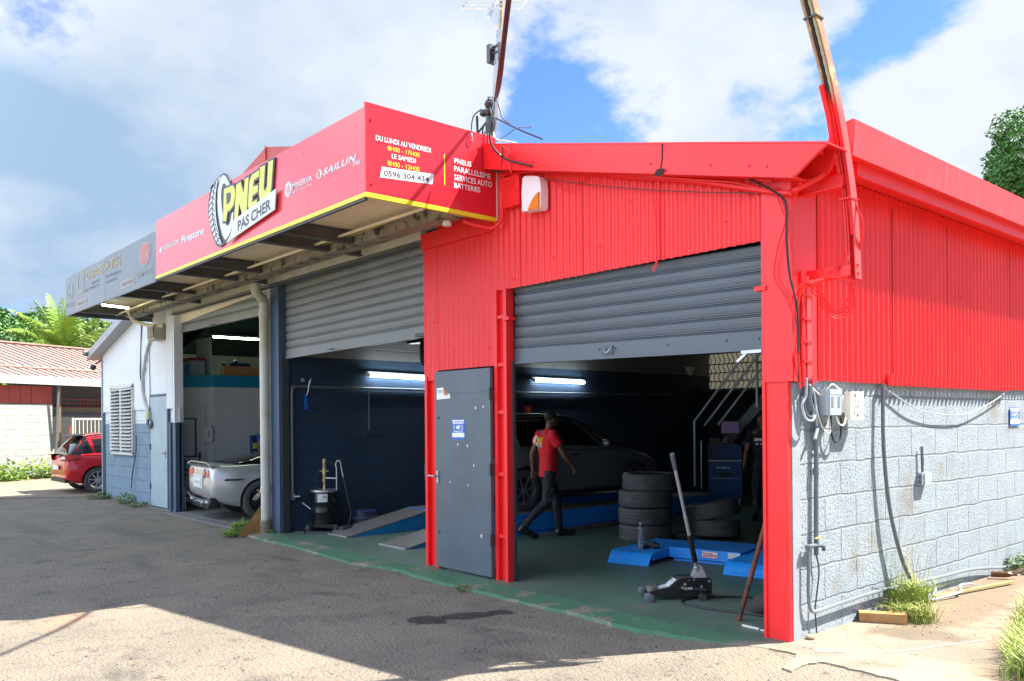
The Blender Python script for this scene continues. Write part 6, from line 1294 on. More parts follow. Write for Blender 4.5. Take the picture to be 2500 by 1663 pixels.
q = MB(); put_text(q, 'GENETTIC', q_(.15, .13, 1.31), tuple(-r), (0, 0, 1), (0, 0, 0), .26, .05, bold=.05); onto(q, f, .008, sh2)
q2 = MB(); put_text(q2, 'o o o', q_(.15, .10, 1.25), tuple(-r), (0, 0, 1), (0, 0, 0), .20, .03, bold=.03); onto(q2, f, .008, sh2); q.add(q2.v, q2.f)
part('chest_print', q, m_white, sh2, 0)
# crouching mechanic beside the silver car, mostly behind the drainpipe
base = V((-9.66, .62, 0)); f = V((-.66, .75, 0)).normalized(); r = V((f.y, -f.x, 0))
PJ = dict(pelvis=q_(-.10, 0, .34), chest=q_(.02, 0, .76), neck=q_(.10, 0, 1.02), head=q_(.17, .06, 1.14), shL=q_(.02, -.20, .97), elL=q_(-.10, -.235, .62), wrL=q_(-.02, -.40, .53), shR=q_(.05, .2, .97), elR=q_(.25, .26, .70), wrR=q_(.42, .15, .62),
          hipR=q_(-.08, .10, .30), knR=q_(.34, .16, .50), ankR=q_(.16, .15, .10), toeR=q_(.38, .17, .045), hipL=q_(-.08, -.10, .30), knL=q_(.30, -.12, .42), ankL=q_(.06, -.10, .10), toeL=q_(.28, -.12, .045))
MAN3, *_ = person('mechanic in a white T-shirt crouching behind the drainpipe with a gloved hand at the wheel', PJ, f, f+V((0, 0, -.3)), (m_skin, m_shirtw, m_trou, m_blackp), sleeve=.28, gloves='L', hemw=(.17, .15), hem=q_(-.16, 0, .28))
q = MB(); wl_ = PJ['wrL']; d = (wl_-PJ['elL']).normalized(); q.cap(wl_-d*.06, .038, wl_+d*.02, .036); hand(q, wl_+d*.01, d+V((0, 0, -.35)), V((0, -1, 0)), V((0, 0, 1)), .35, 1.3)
o = part('glove', q, M('work_glove', (.26, .22, .16), .8, var=.5, scale=30, spots=[((.03, .03, .035), 18, .52, .1)]), MAN3); remesh(o, .008, 2)

# ================================================================== VEHICLES
def sec_body(w, zb, zt, y, crown=.03, tuck=.06):
    h = zt-zb
    half = [(w*.80, zb), (w-tuck, zb+.02), (w-.012, zb+h*.18), (w, zb+h*.45), (w-.008, zb+h*.72), (w-.045, zt-.045), (w-.11, zt), (w*.5, zt+crown*.8)]
    return [V((x, y, z)) for x, z in half]+[V((0, y, zt+crown))]+[V((-x, y, z)) for x, z in reversed(half)]
def loft_rows(rows, cap=True):
    mb = MB(); n = len(rows[0]); vs = [p for r_ in rows for p in r_]
    fs = [(i*n+k, i*n+(k+1) % n, (i+1)*n+(k+1) % n, (i+1)*n+k) for i in range(len(rows)-1) for k in range(n)]
    if cap: fs += [tuple(range(n-1, -1, -1)), tuple((len(rows)-1)*n+k for k in range(n))]
    return mb.add(vs, fs)
def make_body(rows, mat, root, wheels, wr, name='body', lev=2, w=.95):
    o = part(name, loft_rows(rows), mat, root, 0)
    m = o.modifiers.new('s', 'SUBSURF'); m.levels = m.render_levels = lev
    cut = MB()
    for y, z in wheels:
        for sx_ in (-1, 1): cut.lathe([(wr, sx_*(w-.26)), (wr, sx_*(w+.2))], (0, y, z), 'X', 40)
    bpy.context.view_layer.update(); bake(o)
    c_ = part('cutter', cut, mat, None, 0)
    b = o.modifiers.new('b', 'BOOLEAN'); b.operation = 'DIFFERENCE'; b.object = c_; b.solver = 'EXACT'; bake(o); bpy.data.objects.remove(c_)
    o.data.materials.clear(); o.data.materials.append(mat)
    o.data.polygons.foreach_set('use_smooth', [True]*len(o.data.polygons)); o.data.set_sharp_from_angle(angle=R(38)); return o
def make_wheel(root, x, y, z, r0, w, spokes, m_rim, sg, name='wheel', dish=.02):
    q = MB(); ri = r0*.70
    q.lathe([(ri, -.46*w), (r0*.82, -.5*w), (r0*.95, -.47*w), (r0, -.36*w), (r0, .36*w), (r0*.95, .47*w), (r0*.82, .5*w), (ri, .46*w)], (x-sg*w*.5, y, z), 'X', 40, close=True)
    o = part(name, q, m_tyre, root, 40)
    q = MB(); X = x-sg*.02
    q.lathe([(ri+.004, sg*.012), (ri-.012, sg*.012), (ri-.03, -sg*.06), (ri+.004, -sg*.10)], (X, y, z), 'X', 40, close=True)
    for k in range(spokes):
        a = 2*math.pi*k/spokes+.2; ca, sa = math.cos(a), math.sin(a)
        for dd in (-.1, .1) if spokes <= 6 else (0,):
            b0 = V((X-sg*.01, y+math.cos(a+dd*1.5)*.05, z+math.sin(a+dd*1.5)*.05)); b1 = V((X-sg*.004, y+math.cos(a+dd)*(ri-.01), z+math.sin(a+dd)*(ri-.01)))
            q.bar(b0, b1, .03 if spokes > 6 else .022, .02, up=(1, 0, 0))
    q.lathe([(.001, sg*.008), (.045, sg*.006), (.06, -sg*.02)], (X, y, z), 'X', 20)
    part('rim', q, m_rim, o, 40)
    part('brake_disc', MB().lathe([(.001, -.01), (ri*.78, -.01), (ri*.78, .01), (.001, .01)], (X-sg*.09, y, z), 'X', 28), m_dark, o)
    return o
def quadpatch(mb, pts, off): return mb.add([p+V(off) for p in pts], [tuple(range(len(pts)))])
# ---- hatchback (built at the origin, rear at y=0, heading +y)
def hatchback(label, paint, loc, rz, L=4.1, W=.885, roof=1.45, glassy=m_glassd, rimmat=m_alu, trim=m_black, tw=.60, wheelr=.315, red=True, spokes=9):
    root = thing('hatchback_car', label, 'car', (0, 0, 0))
    st = [(0.02, W*.80, .42, .72), (.05, W*.90, .34, .86), (.16, W*.965, .27, .93), (.40, W*.99, .22, .95), (.9, W, .20, .955), (1.6, W, .20, .945), (2.3, W, .20, .93), (2.95, W*.99, .20, .93), (3.5, W*.97, .21, .86), (3.9, W*.90, .25, .74), (L, W*.72, .34, .60)]
    rows = [sec_body(w, zb, zt, y, .02 if y < 3 else .05) for y, w, zb, zt in st]
    wy = (.74, .74+2.52)
    body = make_body(rows, paint, root, [(wy[0], wheelr-.005), (wy[1], wheelr-.005)], wheelr+.055, w=W)
    # cabin: glass house with painted roof, pillars and tailgate frame
    cab_ = [(.13, W*.80, W*.74, .90, 1.03), (.28, W*.88, W*.72, .92, 1.20), (.48, W*.90, W*.70, .93, roof-.06), (.75, W*.905, W*.695, .93, roof-.015), (1.3, W*.91, W*.70, .93, roof+.005), (1.9, W*.91, W*.69, .92, roof-.02), (2.45, W*.905, W*.66, .91, roof-.17), (2.95, W*.88, W*.70, .90, 1.06), (3.2, W*.84, W*.74, .88, .93)]
    def sec_c(y, wb, wr, zb, zr, o=0.):
        half = [(wb+o, zb), (wb+(wr-wb)*.45+o, zb+(zr-zb)*.50), (wr+.01+o, zr-.05+o*.3), (wr*.86, zr+o), (wr*.5, zr+.018+o)]
        return [V((x, y, z)) for x, z in half]+[V((0, y, zr+.025+o))]+[V((-x, y, z)) for x, z in reversed(half)]
    o = part('windows', loft_rows([sec_c(*c_) for c_ in cab_]), glassy, root, 60)
    fine = []
    for a, b in zip(cab_[2:7], cab_[3:8]):
        for k in range(4): fine.append(tuple(a[i]+(b[i]-a[i])*k/4 for i in range(5)))
    q = MB(); rows_ = [sec_c(*c_, o=.010)[3:8] for c_ in fine[:17]]
    vs = [p for r__ in rows_ for p in r__]; n = 5; q.add(vs, [(i*n+k, i*n+k+1, (i+1)*n+k+1, (i+1)*n+k) for i in range(len(rows_)-1) for k in range(n-1)])
    q.add([p-V((0, 0, .03)) for p in vs], [(i*n+k, (i+1)*n+k, (i+1)*n+k+1, i*n+k+1) for i in range(len(rows_)-1) for k in range(n-1)])
    part('roof_panel', q, paint, root, 60)
    q = MB()
    for sg in (-1, 1):
        def at(y, tt, o=.008):
            for a, b in zip(cab_, cab_[1:]):
                if a[0] <= y <= b[0]:
                    k = (y-a[0])/(b[0]-a[0]); c_ = [a[i]+(b[i]-a[i])*k for i in range(5)]; break
            pts = sec_c(*c_, o=o)[:4]; tt = tt*2
            p = pts[int(tt)].lerp(pts[min(3, int(tt)+1)], tt-int(tt)); return V((sg*p.x, p.y, p.z))
        def strip(ya0, yb0, ya1, yb1, t0=0, t1=1., o=.008, k=6):
            rr = []
            for i in range(k+1):
                u = i/k; rr.append((at(ya0+(ya1-ya0)*u, t0+(t1-t0)*u, o), at(yb0+(yb1-yb0)*u, t0+(t1-t0)*u, o)))
            q.add([p for a in rr for p in a], [(2*i, 2*i+1, 2*i+3, 2*i+2) for i in range(k)])
        strip(.14, .72, .40, .62)          # rear pillar
        strip(2.55, 2.68, 2.0, 2.12); strip(2.95, 3.15, 2.12, 2.22)     # front pillar
        for t0 in (.92,): strip(.45, .45, 2.2, 2.2, t0, t0)
        n = 12; rr = [(at(.4+i*(2.1-.4)/n, .90), at(.4+i*(2.1-.4)/n, 1.2)) for i in range(n+1)]; q.add([p for a in rr for p in a], [(2*i, 2*i+1, 2*i+3, 2*i+2) for i in range(n)])
        rr = [(at(.2+i*(2.9-.2)/n, .0), at(.2+i*(2.9-.2)/n, .10)) for i in range(n+1)]; q.add([p for a in rr for p in a], [(2*i, 2*i+1, 2*i+3, 2*i+2) for i in range(n)])
        part('side_frame', q, paint, root, 60); q = MB()
    q = MB()
    for sg in (-1, 1):
        q.bar((sg*W*.845, 1.48, .93), (sg*W*.73, 1.46, 1.40), .07, .02, up=(sg, 0, 0))
    part('door_pillar', q, trim, root)
    # tailgate parts
    part('roof_spoiler', MB().prism([(-.60, 0), (.60, 0), (.56, .30), (-.56, .30)], (0, 0, .025), (0, .22, roof-.055), (1, 0, 0), (0, 1, .12)), trim if red else paint, root)
    for sg in (-1, 1):
        q = MB().add([V(p) for p in ((sg*W*.52, .012, .80), (sg*W*.52, .0, .92), (sg*W*.80, .055, .955), (sg*W*.975, .34, .935), (sg*W*.985, .36, .88), (sg*W*.90, .08, .80))], [(0, 1, 2, 5), (5, 2, 3, 4)])
        for p in list(q.v): p.x += sg*.012; p.y -= .012
        q.add([p+V((-sg*.03, .04, 0)) for p in q.v[:6]], [(5, 2, 1, 0), (4, 3, 2, 5)])
        part('tail_light', q, M('tail_lamp_red', (.30, .008, .010), .1, var=.05), root)
        q = MB().add([V(p) for p in ((sg*W*.56, -.006, .84), (sg*W*.56, -.012, .90), (sg*W*.78, .028, .92), (sg*W*.80, .04, .85))], [(0, 1, 2, 3)]); part('tail_light_clear', q, m_white, root)
    part('lower_bumper', MB().prism([(-W*.80, .27), (W*.80, .27), (W*.80, .33), (W*.5, .39), (-W*.5, .39), (-W*.80, .33)], (0, .12, 0), (0, .03, 0)), trim, root)
    part('number_plate', MB().box(-.26, .26, -.022, -.006, .58, .69), m_white, root)
    part('rear_wiper', MB().bar((0, .10, 1.02), (.36, .16, 1.08), .015, .012), trim, root)
    for sg in (-1, 1):
        part('sill_trim', MB().box(sg*W*.985-.006, sg*W*.985+.006, .98, 2.9, .20, .27), trim, root); part('door_handle', MB().box(sg*W-.01+sg*.004, sg*W+.01+sg*.004, 1.72, 1.90, .82, .85), trim, root)
    q = MB()
    for sg in (-1, 1):
        for y in (1.42, 2.62): q.box(sg*(W+.001)-.002, sg*(W+.001)+.002, y, y+.006, .30, .90)
        part('wing_mirror', MB().ball((sg*(W+.05), 2.46, 1.0), .09, (1, .6, .75), 12), paint, root)
    part('door_seams', q, trim, root)
    for y in wy:
        for sg in (-1, 1): make_wheel(root, sg*(W-.02), y, wheelr, wheelr, .20, spokes, rimmat, sg)
    root.location = loc; root.rotation_euler = (0, 0, rz)
    return root
m_carred = M('car_red', (.62, .008, .02), .16, var=.03, coat=.8)
m_cardark = M('car_graphite', (.26, .28, .29), .25, metal=.4, var=.05, coat=.6)
hatchback('bright red compact car parked left of the white end wall', m_carred, (-19.82, -.56, -.02), R(0))
hatchback('dark silver hatchback standing on the blue lift inside the garage', m_cardark, (-6.93, 2.02, .30), R(0), L=4.25, W=.90, roof=1.47, red=False, rimmat=m_conc, spokes=7, wheelr=.32)
# ---- silver sports car
m_silver = M('car_silver', (.56, .56, .55), .26, metal=.45, var=.03, coat=.7)
m_clearred = M('round_lamp_red', (.65, .02, .012), .08, var=.05, emit=((1, .05, .02), .12)); m_orange = M('round_lamp_core', (.85, .20, .05), .1)
SP = thing('sports_car', 'low silver sports coupe with four round tail lights backed into the left bay', 'car', (0, 0, 0))
W_ = .94
st = [(.0, .76, .50, .86, 0), (.03, .82, .40, .93, 0), (.10, .87, .34, .955, 0), (.30, .915, .25, .95, 0), (.62, W_, .18, .955, 0), (.95, W_+.005, .16, .96, 0), (1.5, .925, .15, .93, 0), (2.2, .89, .15, .88, 0), (2.9, .89, .15, .88, 0), (3.4, .925, .15, .86, 0), (3.9, .90, .17, .74, 0), (4.3, .78, .22, .56, 0), (4.42, .6, .30, .48, 0)]
body = make_body([sec_body(w, zb, zt, y, .012, .05) for y, w, zb, zt, _ in st], m_silver, SP, [(.86, .34), (3.55, .34)], .385, w=W_)
cab_ = [(.42, .72, .60, .945, .975), (.9, .74, .55, .94, 1.08), (1.5, .76, .52, .93, 1.19), (1.95, .76, .52, .92, 1.235), (2.4, .76, .50, .90, 1.20), (2.9, .76, .58, .88, 1.02), (3.25, .74, .66, .87, .91)]
def sec_c(y, wb, wr, zb, zr, o=0.):
    half = [(wb+o, zb), (wb+(wr-wb)*.5+o, zb+(zr-zb)*.55), (wr+.01+o, zr-.03+o*.3), (wr*.8, zr+o)]
    return [V((x, y, z)) for x, z in half]+[V((0, y, zr+.015+o))]+[V((-x, y, z)) for x, z in reversed(half)]
part('windows', loft_rows([sec_c(*c_) for c_ in cab_]), m_glassd, SP, 60)
q = MB(); rr = [sec_c(*c_, o=.010)[3:6] for c_ in cab_[3:5]]; q.add([p for a in rr for p in a], [(0, 1, 4, 3), (1, 2, 5, 4)])
part('roof_panel', q, m_silver, SP)
q = MB()
for sg in (-1, 1): q.tube([(sg*.70, .5, .975), (sg*.66, .95, 1.045), (sg*.615, 1.5, 1.15), (sg*.60, 1.95, 1.195)], .010, 6)
part('window_trim', q, m_chrome, SP)
part('tail_spoiler', MB().prism([(-.80, .945), (-.5, .985), (.5, .985), (.80, .945), (.80, .962), (.5, 1.0), (-.5, 1.0), (-.80, .962)], (0, .12, 0), (0, .0, 0)), m_silver, SP)
part('spoiler_shadow_gap', MB().prism([(-.78, .925), (.78, .925), (.78, .948), (-.78, .948)], (0, .01, 0), (0, -.004, 0)), m_dark, SP)
for sx_ in (-.62, -.42, .42, .62):
    yb = .004+.10*max(0, abs(sx_)-.5)
    lm = part('tail_light', MB().lathe([(.001, -.012), (.062, -.010), (.074, -.004), (.082, -.006), (.086, .02)], (sx_, yb, .80), 'Y', 28), m_conc, SP)
    part('lens', MB().lathe([(.001, -.018), (.04, -.016), (.056, -.009), (.058, -.002)], (sx_, yb, .80), 'Y', 24), m_clearred, lm); part('reflector', MB().lathe([(.001, -.024), (.02, -.022), (.024, -.015)], (sx_, yb, .79), 'Y', 16), m_orange, lm)
q = MB().prism([(-.30, .54), (.30, .54), (.34, .78), (-.34, .78)], (0, .02, 0), (0, -.014, 0)); part('plate_recess', q, m_plate, SP)
q = MB().box(-.25, .25, -.028, -.016, .58, .70); PL = part('number_plate', q, m_white, SP)
q = MB(); put_text(q, 'AZ-085-HC', (-.21, -.0295, .61), (1, 0, 0), (0, 0, 1), (0, 0, 0), .42, .06, bold=.01); part('plate_text', q, m_fade, PL, 0)
q = MB(); put_text(q, 'CORVETTE', (.40, -.022, .47), (1, 0, .02), (0, 0, 1), (0, 0, 0), .26, .022, bold=.02, shear=.3); part('badge_lettering', q, m_dark, SP, 0)
part('badge_accent', MB().box(.60, .66, -.022, -.018, .445, .46), m_redpost, SP)
q = MB().prism([(-.04, .86), (0, .835), (.04, .86), (.02, .86), (0, .848), (-.02, .86)], (0, .004, 0), (0, -.02, 0)); part('emblem', q, m_dark, SP)
q = MB().prism([(-.80, .40), (-.45, .30), (.45, .30), (.80, .40), (.80, .36), (.50, .20), (-.50, .20), (-.80, .34)], (0, .20, 0), (0, .02, 0)); part('diffuser', q, m_blackp, SP)
q = MB().tube([(-.82, .0, .405), (-.45, -.012, .345), (.45, -.012, .345), (.82, .0, .405)], .011, 6); part('bumper_lip', q, m_steel, SP)
for sx_ in (-.20, -.07, .07, .20): part('exhaust_pipe', MB().tube([(sx_, .18, .265), (sx_, -.04, .265)], [.042, .045], 16, cap=False).tube([(sx_, .1, .265), (sx_, .101, .265)], .04, 12), m_chrome, SP)
part('reverse_lamp', MB().box(.42, .60, .0, .03, .30, .35).box(-.60, -.42, .0, .03, .30, .35), m_plate, SP)
q = MB()
for sg in (-1, 1): q.prism([(.20, .70), (.24, .725), (.50, .715), (.54, .705), (.50, .695), (.24, .69)], (sg*.03, 0, 0), (sg*.905, 0, 0), (0, 1, 0), (0, 0, 1))
part('side_marker', q, m_black, SP)
for y in (.86, 3.55):
    for sg in (-1, 1): make_wheel(SP, sg*(W_+.0), y, .34, .34, .28, 5, m_blackp, sg)
SP.location = (-11.55, -.12, 0); SP.rotation_euler = (0, 0, R(-7))
# ================================================================== NEIGHBOUR, GATE, VEGETATION
nd = V((-.444, .896, 0)).normalized(); nn = V((-.896, -.444, 0)).normalized(); nB = V((-27.6, -.1, 0))
def nb(t, n, z): return nB+nd*t+nn*n+V((0, 0, z))
def nbox(mb, t0, t1, n0, n1, z0, z1): return mb.add([nb(t, n, z) for z in (z0, z1) for n in (n0, n1) for t in (t0, t1)], [(0, 2, 3, 1), (4, 5, 7, 6), (0, 1, 5, 4), (2, 6, 7, 3), (0, 4, 6, 2), (1, 3, 7, 5)])
NB = thing('neighbour_building', 'low white block outbuilding with a pink red ribbed metal roof', 'building', nb(1.5, 2, 0))
m_nw = block_mat('white_block_wall', (.30, .30, .295), 1, course=.22, width=.5, rough_amt=.3)
part('wall', nbox(nbox(MB(), -12, 1.45, 0, .2, -.1, 2.36), 1.45, 9, 1.6, 1.8, -.1, 2.1), m_nw, NB)
q = MB()
for i in range(14): nbox(q, -4+i*.39, -4+i*.39+.36, -.02, .0, 2.38, 2.96)
part('red_panels', q, m_redfade, NB)
part('block_infill', nbox(MB(), 1.0, 1.42, -.01, .15, 2.37, 2.72), m_conc, NB)
part('lintel_beam', nbox(MB(), 1.45, 9, 1.5, 1.75, 2.1, 2.3), m_slab, NB)
part('opening_shade_sheet', nbox(MB(), 1.45, 9, 1.9, 1.95, 2.3, 3.2), m_dark, NB)  # dark sheet standing for the shade inside the opening
q = MB()
for i in range(40): q.bar(nb(1.6+i*.16, 1.5, 2.3), nb(1.6+i*.16, 1.5, 2.62), .012, .012)
for z in (2.3, 2.45, 2.6): q.bar(nb(1.5, 1.5, z), nb(9, 1.5, z), .012, .02)
part('wire_grille', q, m_redfade, NB)
part('gutter_face', nbox(MB(), -12, 9, -.45, -.38, 3.0, 3.27), M('galvanised_gutter', (.42, .43, .43), .5, metal=.2, var=.25, scale=9), NB)
m_pinkroof = M('pink_metal_roof', (.42, .26, .225), .5, var=.15, scale=.8, spots=[((.44, .29, .25), .9, .55, .3)])
q = MB().add([nb(-12, -.4, 3.26), nb(9, -.4, 3.26), nb(9, .9, 3.62), nb(-12, .9, 3.62)], [(0, 1, 2, 3)]).add([nb(-12, .8, 3.68), nb(9, .8, 3.68), nb(9, 4.3, 4.75), nb(-12, 4.3, 4.75)], [(0, 1, 2, 3)]).add([nb(-12, 4.3, 4.75), nb(9, 4.3, 4.75), nb(9, 8, 3.6), nb(-12, 8, 3.6)], [(0, 1, 2, 3)])
q.add([nb(-12, .8, 3.62), nb(9, .8, 3.62), nb(9, .8, 3.68), nb(-12, .8, 3.68)], [(0, 1, 2, 3)])
RFN = part('roof', q, m_pinkroof, NB, 0)
q = MB()
for i in range(60):
    t0 = -11.9+i*.34; q.bar(nb(t0, -.4, 3.27), nb(t0, .85, 3.62), .03, .04).bar(nb(t0, .79, 3.69), nb(t0, 4.3, 4.77), .03, .04)
part('roof_ribs', q, M('roof_rib', (.20, .10, .085), .6), RFN)
part('ridge_cap', MB().bar(nb(-12, 4.3, 4.79), nb(9, 4.3, 4.79), .3, .05), m_pinkroof, RFN)
part('grey_post', MB().bar(nb(1.52, -.02, 0), nb(1.46, -.3, 3.0), .07, .07), m_conc, NB); part('timber_post', MB().bar(nb(1.78, .1, 0), nb(1.78, .1, 3.05), .12, .12), M('old_timber', (.22, .13, .09), .8), NB)
GT = thing('metal_gate', 'white barred metal gate behind the red car', 'gate', nb(2.6, -.2, 0))
q = MB().bar(nb(2.0, -.3, 1.86), nb(6.0, -.3, 1.86), .05, .05).bar(nb(2.0, -.3, .1), nb(6.0, -.3, .1), .05, .05).bar(nb(2.0, -.3, 0), nb(2.0, -.3, 1.9), .06, .06); part('frame', q, m_lintel, GT)
q = MB()
for i in range(24): q.bar(nb(2.1+i*.16, -.3, .1), nb(2.1+i*.16, -.3, 1.85), .022, .022)
part('bars', q, m_lintel, GT); part('gate_post', MB().bar(nb(1.88, -.3, 0), nb(1.88, -.3, 1.62), .09, .09), M('rust_red_post', (.20, .05, .03), .8, var=.3), GT)
q = MB(); nbox(q, 2.0, 9, 1.0, 1.1, 0, 1.95); single('yard_wall', q, m_nw, 'low cream block wall seen through the white gate bars', 'wall')
t = thing('spotlights', 'pair of small dark spotlights at the corner of the white end wall', 'spotlight', (-17.9, -.1, 3.0)); part('lamp_head', MB().ball((-18.05, -.15, 3.02), .07).ball((-18.1, -.1, 3.28), .05).bar((-18.05, -.1, 3.1), (-17.8, 0, 3.2), .03, .03), m_dark, t)
# ---- foliage
def leaves(mb, c, rad, n, size, sc=(1, 1, 1), shell=.55, hole=.0, seed=0, droop=0):
    c = V(c); rnd = random.Random(seed)
    for i in range(n):
        d = V((rnd.gauss(0, 1), rnd.gauss(0, 1), rnd.gauss(0, 1))).normalized(); k = shell+(1-shell)*rnd.random()**.6
        bump = 1+.28*noise.noise(d*2.1+c*.37)+.16*noise.noise(d*5.3+c)
        p = c+V((d.x*sc[0], d.y*sc[1], d.z*sc[2]))*rad*k*bump
        if noise.noise(p*1.3/max(.4, rad*.35)+V((seed, 0, 0))) < hole: continue
        a = V((rnd.gauss(0, 1), rnd.gauss(0, 1), rnd.gauss(0, .6)-droop)).normalized(); b = a.orthogonal().normalized(); b = (Matrix.Rotation(rnd.random()*6.28, 3, a) @ b)
        s = size*(.6+.8*rnd.random())
        mb.add([p-b*s*.28, p+a*s*.55, p+b*s*.28, p-a*s*.55], [(0, 1, 2, 3)])
    return mb
def branches(mb, base, top, n, r0, spread, seed=1):
    rnd = random.Random(seed); base, top = V(base), V(top); mb.tube([base, base.lerp(top, .5)+V((.1, 0, 0)), top], [r0, r0*.75, r0*.5], 10)
    for i in range(n):
        s = base.lerp(top, .55+.45*i/n); e = top+V((rnd.gauss(0, 1), rnd.gauss(0, 1), .4*rnd.random()+.3)).normalized()*spread*(.6+.4*rnd.random())
        mb.tube([s, s.lerp(e, .5)+V((0, 0, .2)), e], [r0*.45, r0*.25, r0*.08], 6)
    return mb
Fd, Rd = V((-.7541, .6568, 0)), V((.6568, .7541, 0)); Cc = V((3.3715, -5.7005, 0))
def vp(depth, lat, z): return Cc+Fd*depth+Rd*lat+V((0, 0, z))     # a spot so far ahead of and beside the viewpoint
# broad tree on the right
T = thing('broad_tree', 'large leafy green tree rising behind the right side eave', 'tree', vp(30, 19.5, 0))
q = MB()
for i, (la, z, r__, n, dd) in enumerate([(18.9, 11.2, 1.75, 11000, 0), (17.75, 9.7, 1.2, 6500, -.3), (20.3, 9.3, 2.2, 9000, .8), (18.4, 8.6, 1.6, 7500, .2), (20.9, 11.9, 1.8, 5000, 0), (20.3, 7.2, 2.4, 3500, .5)]):
    leaves(q, vp(30+dd, la, z), r__, n, .135, (1, 1, .92), .45, -.30, i)
part('crown', q, m_leafd, T, 0)
part('trunk', branches(MB(), vp(30.5, 20, 0), vp(30.5, 19.8, 7.5), 9, .35, 3), m_bark, T)
T = thing('bush', 'bright yellow green bush peeping over the right side eave', 'bush', vp(24, 15, 0))
q = MB()
for i, (la, z, r__) in enumerate([(14.6, 6.9, .8), (13.9, 6.7, .5), (15.2, 6.3, 1.0)]): leaves(q, vp(24, la, z), r__, 2600, .11, seed=20+i)
part('foliage', q, m_leafb, T, 0); part('stem', branches(MB(), vp(24, 14.8, 0), vp(24, 14.8, 6), 4, .1, .8), m_bark, T)
# wooded rise behind the neighbour, trees one by one
for k, (dep, la, z, r__, n, mat, lb) in enumerate([(62, -39.0, 8.2, 2.6, 4200, m_leafd, 'dark round tree at the left edge beyond the pink roof'), (66, -37.0, 8.6, 2.4, 3600, m_leafd, 'dark green tree between the left edge and the palm'),
        (60, -30.3, 7.4, 2.2, 3600, m_leaf, 'mid green tree just right of the palm'), (58, -33, 6.4, 2.6, 3600, m_leafd, 'dark tree directly behind the palm'), (50, -31.2, 4.3, 1.7, 2400, m_leaf, 'pale green tree at the far left edge above the roof ridge')]):
    T = thing('distant_tree', lb, 'tree', vp(dep, la, 0), 'trees beyond the neighbouring roof'); q = MB()
    leaves(q, vp(dep, la, z), r__, int(n*1.6), .30, (1.25, 1, .9), .5, -.4, 40+k); leaves(q, vp(dep, la+1.8, z-.9), r__*.7, n//2, .4, (1.2, 1, .9), .5, -.4, 50+k)
    part('crown', q, mat, T, 0); part('trunk', branches(MB(), vp(dep, la, 0), vp(dep, la, z), 5, .3, r__*.7, k), m_bark, T)
# palm
T = thing('palm_tree', 'coconut palm with arching yellow green fronds behind the pink roof', 'palm', vp(36, -19.3, 0))
part('trunk', MB().tube([vp(36, -19.3, 0), vp(36, -19.2, 2.5), vp(36, -19.3, 4.4)], [.22, .16, .13], 10), m_bark, T)
rnd = random.Random(5)
top = vp(36, -19.3, 4.35)
for k in range(34):
    az = k*2.4+rnd.random()*.4; el = R([78, 62, 48, 33, 20, 8][k % 6])+rnd.random()*.12; Lf = 2.7+.6*rnd.random()
    d = Rd*math.cos(az)*math.cos(el)+Fd*math.sin(az)*math.cos(el)+V((0, 0, math.sin(el))); pts = []; p = top.copy(); v = d.copy()
    for i in range(13): pts.append(p.copy()); p = p+v*Lf/12; v = (v+V((0, 0, -.075-.02*i*.4))).normalized()
    q = MB().tube(pts, [.028-.0018*i for i in range(13)], 5)
    side = v.cross(V((0, 0, 1))); side = side.normalized() if side.length > .1 else Rd
    for i in range(44):
        u = .10+.88*i/43; x = u*12; a = pts[int(x)].lerp(pts[min(12, int(x)+1)], x-int(x)); tg = (pts[min(12, int(x)+1)]-pts[int(x)]).normalized() if int(x) < 12 else v
        sd = tg.cross(V((0, 0, 1))); sd = sd.normalized() if sd.length > .15 else side
        for sg in (-1, 1):
            ll = .62*math.sin(math.pi*(.14+.80*u))*(.8+.4*rnd.random()); o_ = (sd*sg*.75+tg*.55+V((0, 0, -.25-.35*rnd.random()))).normalized(); w_ = tg.cross(o_).cross(o_).normalized() if False else tg
            m_ = a+o_*ll*.55+V((0, 0, .02)); e = a+o_*ll+V((0, 0, -.12*ll))
            q.add([a-tg*.018, a+tg*.018, m_+tg*.022, m_-tg*.022, e], [(0, 1, 2, 3), (3, 2, 4)])
    part('frond', q, m_palm, T, 0)
# grasses
def blades(mb, c, n, rad, h, w=.006, lean=.5, seed=0, zb=0., poly=None):
    rnd = random.Random(seed)
    for i in range(n):
        a = rnd.random()*6.283; rr = rad*math.sqrt(rnd.random()); x, y = c[0]+rr*math.cos(a), c[1]+rr*math.sin(a)*1.0
        hh = h*(.45+.75*rnd.random()); az = rnd.random()*6.283; l = lean*hh*(.3+rnd.random()); d = V((math.cos(az), math.sin(az), 0)); s = V((-d.y, d.x, 0))*w
        p0 = V((x, y, zb)); p1 = p0+d*l*.25+V((0, 0, hh*.55)); p2 = p0+d*l+V((0, 0, hh*(1-.25*lean)))
        mb.add([p0-s, p0+s, p1+s*.8, p1-s*.8, p2], [(0, 1, 2, 3), (3, 2, 4)])
    return mb
def weed(mb, c, n, rad, h, size, seed=0):
    rnd = random.Random(seed)
    for i in range(n):
        a = rnd.random()*6.283; rr = rad*rnd.random()**.5; z = h*rnd.random()*(1.1-rr/rad*.6); p = V((c[0]+rr*math.cos(a), c[1]+rr*math.sin(a), c[2]+.01+z))
        ax = V((rnd.gauss(0, 1), rnd.gauss(0, 1), .5*rnd.random())).normalized(); b = ax.cross(V((0, 0, 1))); b = b.normalized() if b.length > .1 else V((1, 0, 0)); s = size*(.6+.8*rnd.random())
        mb.add([p, p+ax*s*.5+b*s*.36, p+ax*s, p+ax*s*.5-b*s*.36], [(0, 1, 2, 3)])
        if i % 6 == 0: mb.tube([V((c[0]+(p.x-c[0])*.4, c[1]+(p.y-c[1])*.4, c[2])), p], .0025, 4)
    return mb
